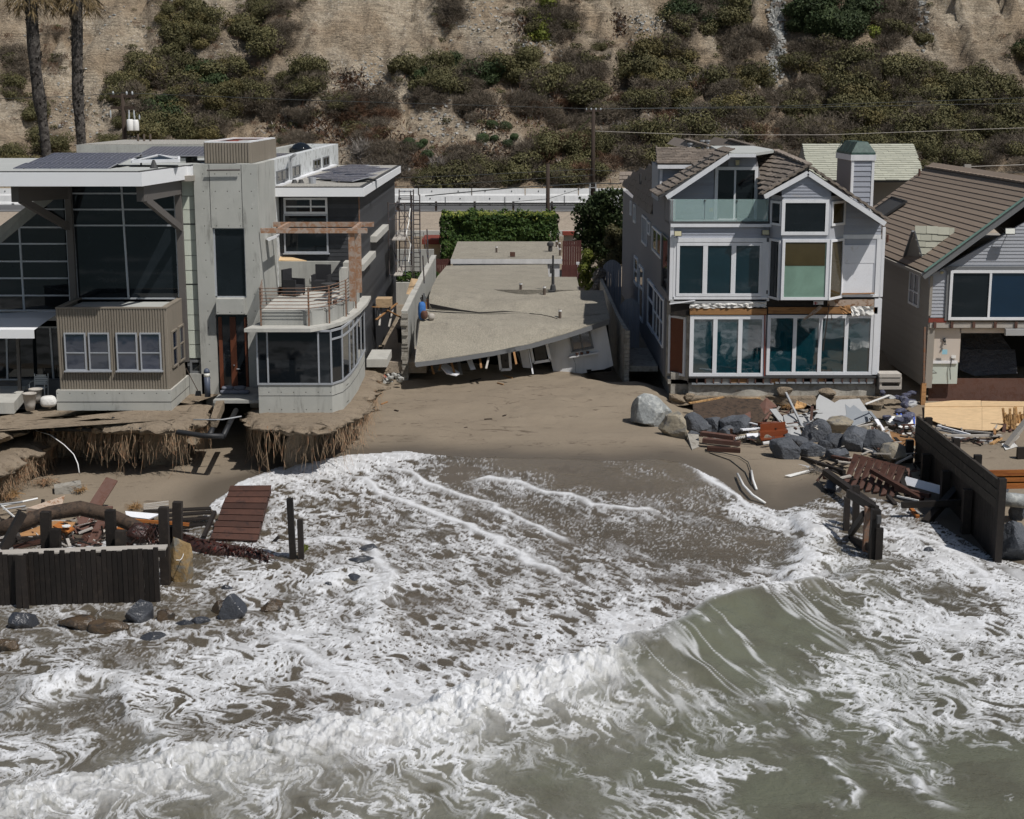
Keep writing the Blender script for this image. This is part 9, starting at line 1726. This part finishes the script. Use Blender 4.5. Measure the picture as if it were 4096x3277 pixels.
tag(B().tube([gl(qR, 250, 495, .15), gl(qR, 290, 570, .2), gl(qR, 350, 635, .2), gl(qR, 435, 690, .05)], .045, 8).build('white_tube', 'white_pipe', None, True), 'longer curved white pipe at the edge of the swash', 'pipe'); tag(B().tube([gl(qR, 342, 472, .1), gl(qR, 352, 530, .15), gl(qR, 376, 595, .05)], .045, 8).build('white_tube', 'white_pipe', None, True), 'shorter curved white pipe at the edge of the swash', 'pipe')
tag(B().tube([gl(qR, 35, 342, .05), gl(qR, 150, 352, .1), gl(qR, 260, 375, .1), gl(qR, 320, 415, .1), gl(qR, 342, 472, .1)], .018, 5).build('black_cable', 'wire', None, True), 'black cable running to the shorter white pipe', 'cable'); tag(B().tube([gl(qR, 60, 350, .03), gl(qR, 200, 400, .04), gl(qR, 300, 480, .04), gl(qR, 345, 570, .03)], .018, 5).build('black_cable', 'wire', None, True), 'second black cable lying on the wet sand', 'cable')
slab(qR, [(565, 502, .1), (750, 458, .15), (745, 475, .05), (600, 510, .05)], .03, 'paper_white', 'pointed white board at the foam edge', 'white_board', 'board'); straw(gl(qR, 760, 470, .1), 60, .4, 'pale grey rope tangle beside the pointed white board', 'leaf_grey'); slab(qR, [(620, 420, .05), (730, 440, .05), (720, 460, .03), (640, 445, .03)], .02, 'grey_panel', 'flat pale scrap on the sand above the pointed board', 'scrap', 'scrap')
# ---- wreck heap before the grey house
hp = [wp(*q4(*p), D) for p, D in (((790, 1200), 63.6), ((1350, 1245), 63.4), ((1470, 1100), 65.3), ((1330, 1040), 65.8), ((1050, 1035), 65.8), ((780, 1085), 65.4))]
tag(B().prism(hp, (0, .05, -.05)).build('fallen_sheathing', 'trunk_bark'), 'brown sheet of fallen sheathing leaning under the grey house', 'sheet'); stick(q4, (750, 1080), (1040, 1030), .5, .7, .12, .06, 'split_wood', 'light splintered batten on top of the fallen sheathing'); stick(q4, (1080, 1045), (1350, 1035), .6, .65, .12, .06, 'split_wood', 'second light batten on top of the fallen sheathing')
tag(B().prism([wp(*q4(x, y), D) for x, y, D in ((1320, 1120, 65), (1400, 1030, 65.6), (1490, 1105, 65.3), (1380, 1250, 63.6), (1200, 1180, 64))], (0, .05, -.04)).build('tilted_board', 'old_plank'), 'tilted brown board with nailed battens right of the sheathing', 'board')
gpan = [(405, 1140, 65.2), (405, 1060, 65.8), (432, 1005, 66.2), (500, 1040, 66.0), (560, 1075, 65.8), (600, 1050, 66.0), (690, 1045, 66.1), (770, 1040, 66.2), (835, 1135, 65.4), (905, 1215, 64.4), (700, 1285, 63.6), (500, 1330, 63.0), (320, 1345, 62.8), (240, 1180, 64.6)]
a, n = plane3(wp(*q9(405, 1060), 65.8), wp(*q9(835, 1135), 65.4), wp(*q9(320, 1345), 62.9)); gpo = empty('fallen_wall_panel', wp(*q9(500, 1330), 63), 'large jagged pale grey wall panel lying on the right boulders', 'panel')
B().prism([pp(*q9(x, y), a, n) for x, y, D in gpan], (0, .05, -.06)).build('panel_sheet', 'grey_panel', gpo); B().prism([pp(*q9(x, y), a, n) + Vector((0, -.008, .012)) for x, y in ((650, 1090), (690, 1120), (720, 1095), (790, 1150), (850, 1145), (895, 1215), (700, 1275), (430, 1330), (335, 1335), (500, 1250), (660, 1180))], (0, .005, -.008)).build('darker_layer', 'grey_panel_blue', gpo)
slab(q9, [(128, 1180, .75), (235, 1160, .8), (285, 1355, .15), (175, 1370, .15)], .04, 'grey_panel', 'narrow pale grey board standing left of the large jagged panel', 'grey_board', 'board'); stick(q9, (150, 985), (315, 1330), 1.5, .2, .08, .08, 'grey_conduit', 'long grey metal channel leaning on the narrow grey board', 'metal_channel', 'channel')
stick(q9, (40, 1110), (200, 1330), .9, .2, .3, .05, 'grey_panel', 'grey clapboard strip leaning left of the narrow board'); stick(q9, (30, 1160), (110, 1240), .7, .4, .12, .08, 'red_plank', 'dark red batten beside the grey clapboard strip')
straw(gl(q9, 170, 1110, .8), 40, .35, 'bright splintered lath bundle behind the metal channel', 'split_wood')
slab(q9, [(215, 1125, .9), (245, 1055, 1.1), (330, 1085, 1.0), (300, 1115, .85)], .08, 'split_wood', 'bright broken timber end behind the grey panel', 'split_timber', 'timber')
stick(q9, (820, 1085), (1020, 1005), 1.0, 1.1, .06, .05, 'white_pipe', 'thin white rail sticking up right of the grey panel'); stick(q9, (910, 1215), (1010, 1370), .6, .1, .16, .05, 'white_board', 'white board slanting down between boulders and cushion'); stick(q9, (1010, 1330), (1055, 1450), .4, .1, .12, .04, 'board_grey', 'grey lath below the slanting white board')
for k, (a, c, lb) in enumerate((((855, 1150), (920, 1230), 'dark blue edge strip at the right side of the grey panel'), ((700, 1290), (900, 1250), 'light board end under the grey panel'), ((760, 1310), (900, 1300), 'white board end under the grey panel'))): stick(q9, a, c, .5 - k * .1, .5 - k * .1, .12, .05, ('grey_panel_blue', 'board_grey', 'white_board')[k], lb)
slab(q9, [(985, 1300, .35), (1240, 1380, .35), (1370, 1480, .1), (1250, 1525, .05), (1050, 1400, .15)], .06, 'bare_wood', 'big orange brown plywood board beside the bulkhead', 'brown_board', 'board'); stick(q9, (1225, 1450), (1320, 1525), .3, .2, .2, .12, 'rock_tan', 'pale driftwood chunk on the big brown board', 'driftwood', 'driftwood')
cu = empty('striped_cushion', gl(q9, 1110, 1260, .1), 'white cushion with blue stripes below the denim heap', 'cushion'); P = [gl(q9, 985, 1225, .35), gl(q9, 1240, 1215, .35), gl(q9, 1240, 1275, .2), gl(q9, 1140, 1295, .2), gl(q9, 1000, 1262, .2)]; B().prism(P, (0, .35, .1)).build('cushion_body', 'plastic_white', cu)
for f in (.42, .55, .72, .93): p = P[0] + (P[1] - P[0]) * f; B().prism([p + Vector((0, -.006, .104)), p + Vector((.07, -.006, .104)), p + Vector((.07, .345, .204)), p + Vector((0, .345, .204))], (0, 0, .006)).build('stripe', 'blue_mark', cu); q_ = P[4] + (P[2] - P[4]) * f; B().prism([p + Vector((0, -.008, .1)), p + Vector((.07, -.008, .1)), q_ + Vector((.07, -.012, 0)), q_ + Vector((0, -.012, 0))], (0, -.005, 0)).build('stripe', 'blue_mark', cu)
dn = empty('cloth_heap', gl(q9, 1100, 1150, .1), 'heap of dark denim blue cloth in the gap between the houses', 'cloth')
for k in range(16): p = gl(q9, rng.uniform(960, 1230), rng.uniform(980, 1215), .35 + rng.uniform(0, .25)); rock('cloth_fold', p, (rng.uniform(.15, .38), .25, rng.uniform(.1, .22)), 'denim' if k % 5 else 'grey_panel', parent=dn, seed=200 + k, sub=3)
for k, (a, c, la, m, w_, lb) in enumerate((((1000, 1320), (1190, 1370), .2, 'white_board', .06, 'white lath lying before the cushion'), ((960, 1310), (1000, 1280), .3, 'board_grey', .1, 'short grey board beside the cushion'), ((1150, 1290), (1260, 1275), .25, 'grey_conduit', .12, 'grey tube lying before the cushion'), ((1100, 1340), (1250, 1330), .1, 'paper_white', .15, 'crumpled pale strip on the sand before the cushion'))): stick(q9, a, c, la, la, w_, .04, m, lb)
# dark red timbers and the keyboard wreck
for k, (a, c, la, lb) in enumerate((((855, 1335), (1135, 1370), .45, 'topmost of the three dark red timbers on the sand'), ((865, 1390), (1180, 1420), .3, 'middle of the three dark red timbers on the sand'), ((900, 1460), (1180, 1480), .1, 'lowest and darkest of the three red timbers on the sand'))): stick(q4, a, c, la, la, .3, .16, 'old_plank' if k < 2 else 'red_plank', lb, 'timber', 'timber')
slab(q4, [(735, 1335, .3), (830, 1345, .3), (835, 1445, .05), (775, 1470, .05)], .08, 'concrete_rough', 'stained upright slab piece left of the red timbers', 'slab_piece', 'slab')
ky = empty('keyboard_wreck', gl(q4, 1460, 1380, .1), 'wrecked red brown keyboard case with white keys', 'keyboard'); p = gl(q4, 1345, 1372, .3); r_ = gl(q4, 1580, 1350, .3); u = (r_ - p).normalized(); Lk = (r_ - p).length
B().obox((p + r_) / 2 + Vector((0, .2, .08)), u * Lk / 2, Vector((0, .22, 0)), Vector((0, 0, .13))).build('case', 'piano_red', ky); B().obox((p + r_) / 2 + Vector((0, .35, .3)), u * Lk * .45, Vector((0, .05, 0)), Vector((0, 0, .18))).build('back_panel', 'piano_red', ky); B().obox((p + r_) / 2 + Vector((0, -.12, -.02)), u * Lk / 2, Vector((0, .16, 0)), Vector((0, 0, .03))).build('key_bed', 'piano_red', ky)
a, c = gl(q4, 1375, 1415, .2), gl(q4, 1590, 1385, .2); nk = 17
for i in range(nk): q_ = a + (c - a) * ((i + .5) / nk); w_ = (c - a).length / nk * .42; B().box(q_.x - w_, q_.x + w_, q_.y - .05, q_.y + .14, q_.z - .05, q_.z + .02).build('white_key', 'plastic_white', ky)
slab(q4, [(1232, 1335, .35), (1335, 1330, .35), (1338, 1372, .2), (1240, 1375, .2)], .06, 'white_board', 'square white board beside the keyboard wreck', 'white_board', 'board'); stick(q4, (1190, 1305), (1350, 1292), .6, .6, .2, .05, 'white_board', 'rounded white plank above the keyboard wreck'); stick(q4, (1350, 1262), (1500, 1250), .6, .6, .3, .14, 'piano_red', 'red brown box above the keyboard wreck', 'red_box', 'box'); stick(q4, (1260, 1245), (1350, 1268), .6, .55, .1, .05, 'white_board', 'short white lath above the rounded white plank')
k2 = empty('loose_keys', gl(q4, 1185, 1370, .2), 'short row of loose white keys on the red timbers', 'keys'); a, c = gl(q4, 1145, 1375, .5), gl(q4, 1215, 1360, .5)
for i in range(6): q_ = a + (c - a) * (i / 5); B().box(q_.x - .018, q_.x + .018, q_.y - .1, q_.y + .1, q_.z - .02, q_.z + .02).build('white_key', 'plastic_white', k2)
# scraps in front of the plywood
for k, (a, c, la, m, w_, lb) in enumerate((((1425, 1280), (1700, 1345), .25, 'white_board', .08, 'long white lath sliding down below the plywood'), ((1440, 1300), (1660, 1350), .2, 'grey_conduit', .06, 'grey pipe beside the long white lath'), ((1500, 1352), (1965, 1352), .2, 'board_grey', .2, 'long grey beam lying level below the plywood'), ((1660, 1312), (1900, 1335), .3, 'board_grey', .08, 'thin lath resting on the level grey beam'), ((1560, 1370), (1890, 1395), .05, 'white_board', .08, 'pale lath on the sand below the level grey beam'), ((1880, 1415), (1960, 1375), .05, 'split_wood', .14, 'splintered stub at the right end of the level beam'), ((1905, 1300), (1910, 1340), .4, 'bare_wood', .1, 'upright stub under the plywood edge'))): stick(q9, a, c, la, la, w_, .07, m, lb)
stick(q9, (2010, 1435), (2200, 1200), .1, 1.2, .3, .12, 'board_grey', 'broad weathered beam leaning up at the right edge');
for k, (x, y, lb) in enumerate(((2040, 1240, 'left splintered stump of yellow wood at the right edge'), (2130, 1215, 'right splintered stump of yellow wood at the right edge'))):
 p = gl(q9, x, y + 60, .1); r = empty('splintered_stump', p, lb, 'timber')
 for i in range(7): B().bar(p + Vector((i * .07 - .2, rng.uniform(-.1, .1), 0)), p + Vector((i * .09 - .35, rng.uniform(-.1, .1), rng.uniform(.5, .95))), .09, .07, (0, -1, 0)).build('splinter', 'split_wood', r)
slab(q9, [(1965, 1420, .1), (2060, 1395, .15), (2100, 1440, .05), (2000, 1470, .05)], .02, 'paper_white', 'pale plastic scrap on the sand at the right edge', 'plastic_scrap', 'scrap')
# bits on the middle sand
for k, (q, x, y, x2, y2, m, lb) in enumerate(((q3, 50, 1510, 105, 1488, 'bare_wood', 'orange brown stick on the sand right of the bluff'), (q3, 165, 1558, 195, 1565, 'pole_wood', 'small dark stick on the sand near the bluff'), (q3, 920, 1635, 985, 1632, 'pole_wood', 'thin twig lying level in the middle of the beach'), (q3, 1030, 1330, 1080, 1342, 'bare_wood', 'brown stick in the shadow of the sagging roof'), (q3, 800, 1315, 890, 1290, 'pole_wood', 'long dark stick under the sagging roof edge'), (q3, 1080, 1258, 1155, 1282, 'bare_wood', 'bent brown stick under the sagging roof'), (q3, 750, 1710, 775, 1700, 'pole_wood', 'tiny twig low on the middle beach'), (q3, 1075, 1608, 1100, 1600, 'pole_wood', 'short twig right of the level twig'))): stick(q, (x, y), (x2, y2), .02, .03, .06, .04, m, lb, 'stick', 'stick')

def scraps(q, boxes, n, label, mats, smin=.12, smax=.7):
 for mi, m in enumerate(mats):
  b = B()
  for _ in range(n):
   x0, y0, x1, y1, l0, l1 = rng.choice(boxes); p = gl(q, rng.uniform(x0, x1), rng.uniform(y0, y1), rng.uniform(l0, l1)); L_ = rng.uniform(smin, smax); d_ = Vector((rng.gauss(0, 1), rng.gauss(0, .7), rng.gauss(0, .35))).normalized() * L_; b.bar(p - d_ / 2, p + d_ / 2, rng.uniform(.03, .16), rng.uniform(.015, .06))
  tag(b.build('splintered_debris', m), label % ('dark', 'brown', 'pale')[mi], 'debris', kind='stuff')
scraps(qL, [(0, 380, 480, 620, .1, .55), (450, 450, 880, 640, .05, .4), (850, 470, 1150, 620, .1, .4)], 70, '%s splintered wood bits through the left wreckage', ('dark_wood', 'old_plank', 'board_grey'))
scraps(q9, [(-600, 1250, 250, 1400, .05, .3), (0, 1080, 420, 1300, .2, .7), (850, 1200, 1250, 1420, .1, .4), (1300, 1280, 2100, 1420, .05, .15), (450, 1450, 1300, 1720, .05, .5)], 110, '%s splintered wood bits through the right wreckage', ('dark_wood', 'old_plank', 'board_grey'))

for k in range(26):
 x, y = rng.choice(((rng.uniform(-650, 250), rng.uniform(1230, 1400)), (rng.uniform(150, 1000), rng.uniform(1260, 1520)))); sz = rng.uniform(55, 110); boulder(q9, x, y, sz, sz * .75, rng.choice(('rock_dark', 'rock_dark', 'rock_tan')), 'small rock wedged among the big boulders below the grey house', 400 + k, .8, 'small rocks among the right boulders')
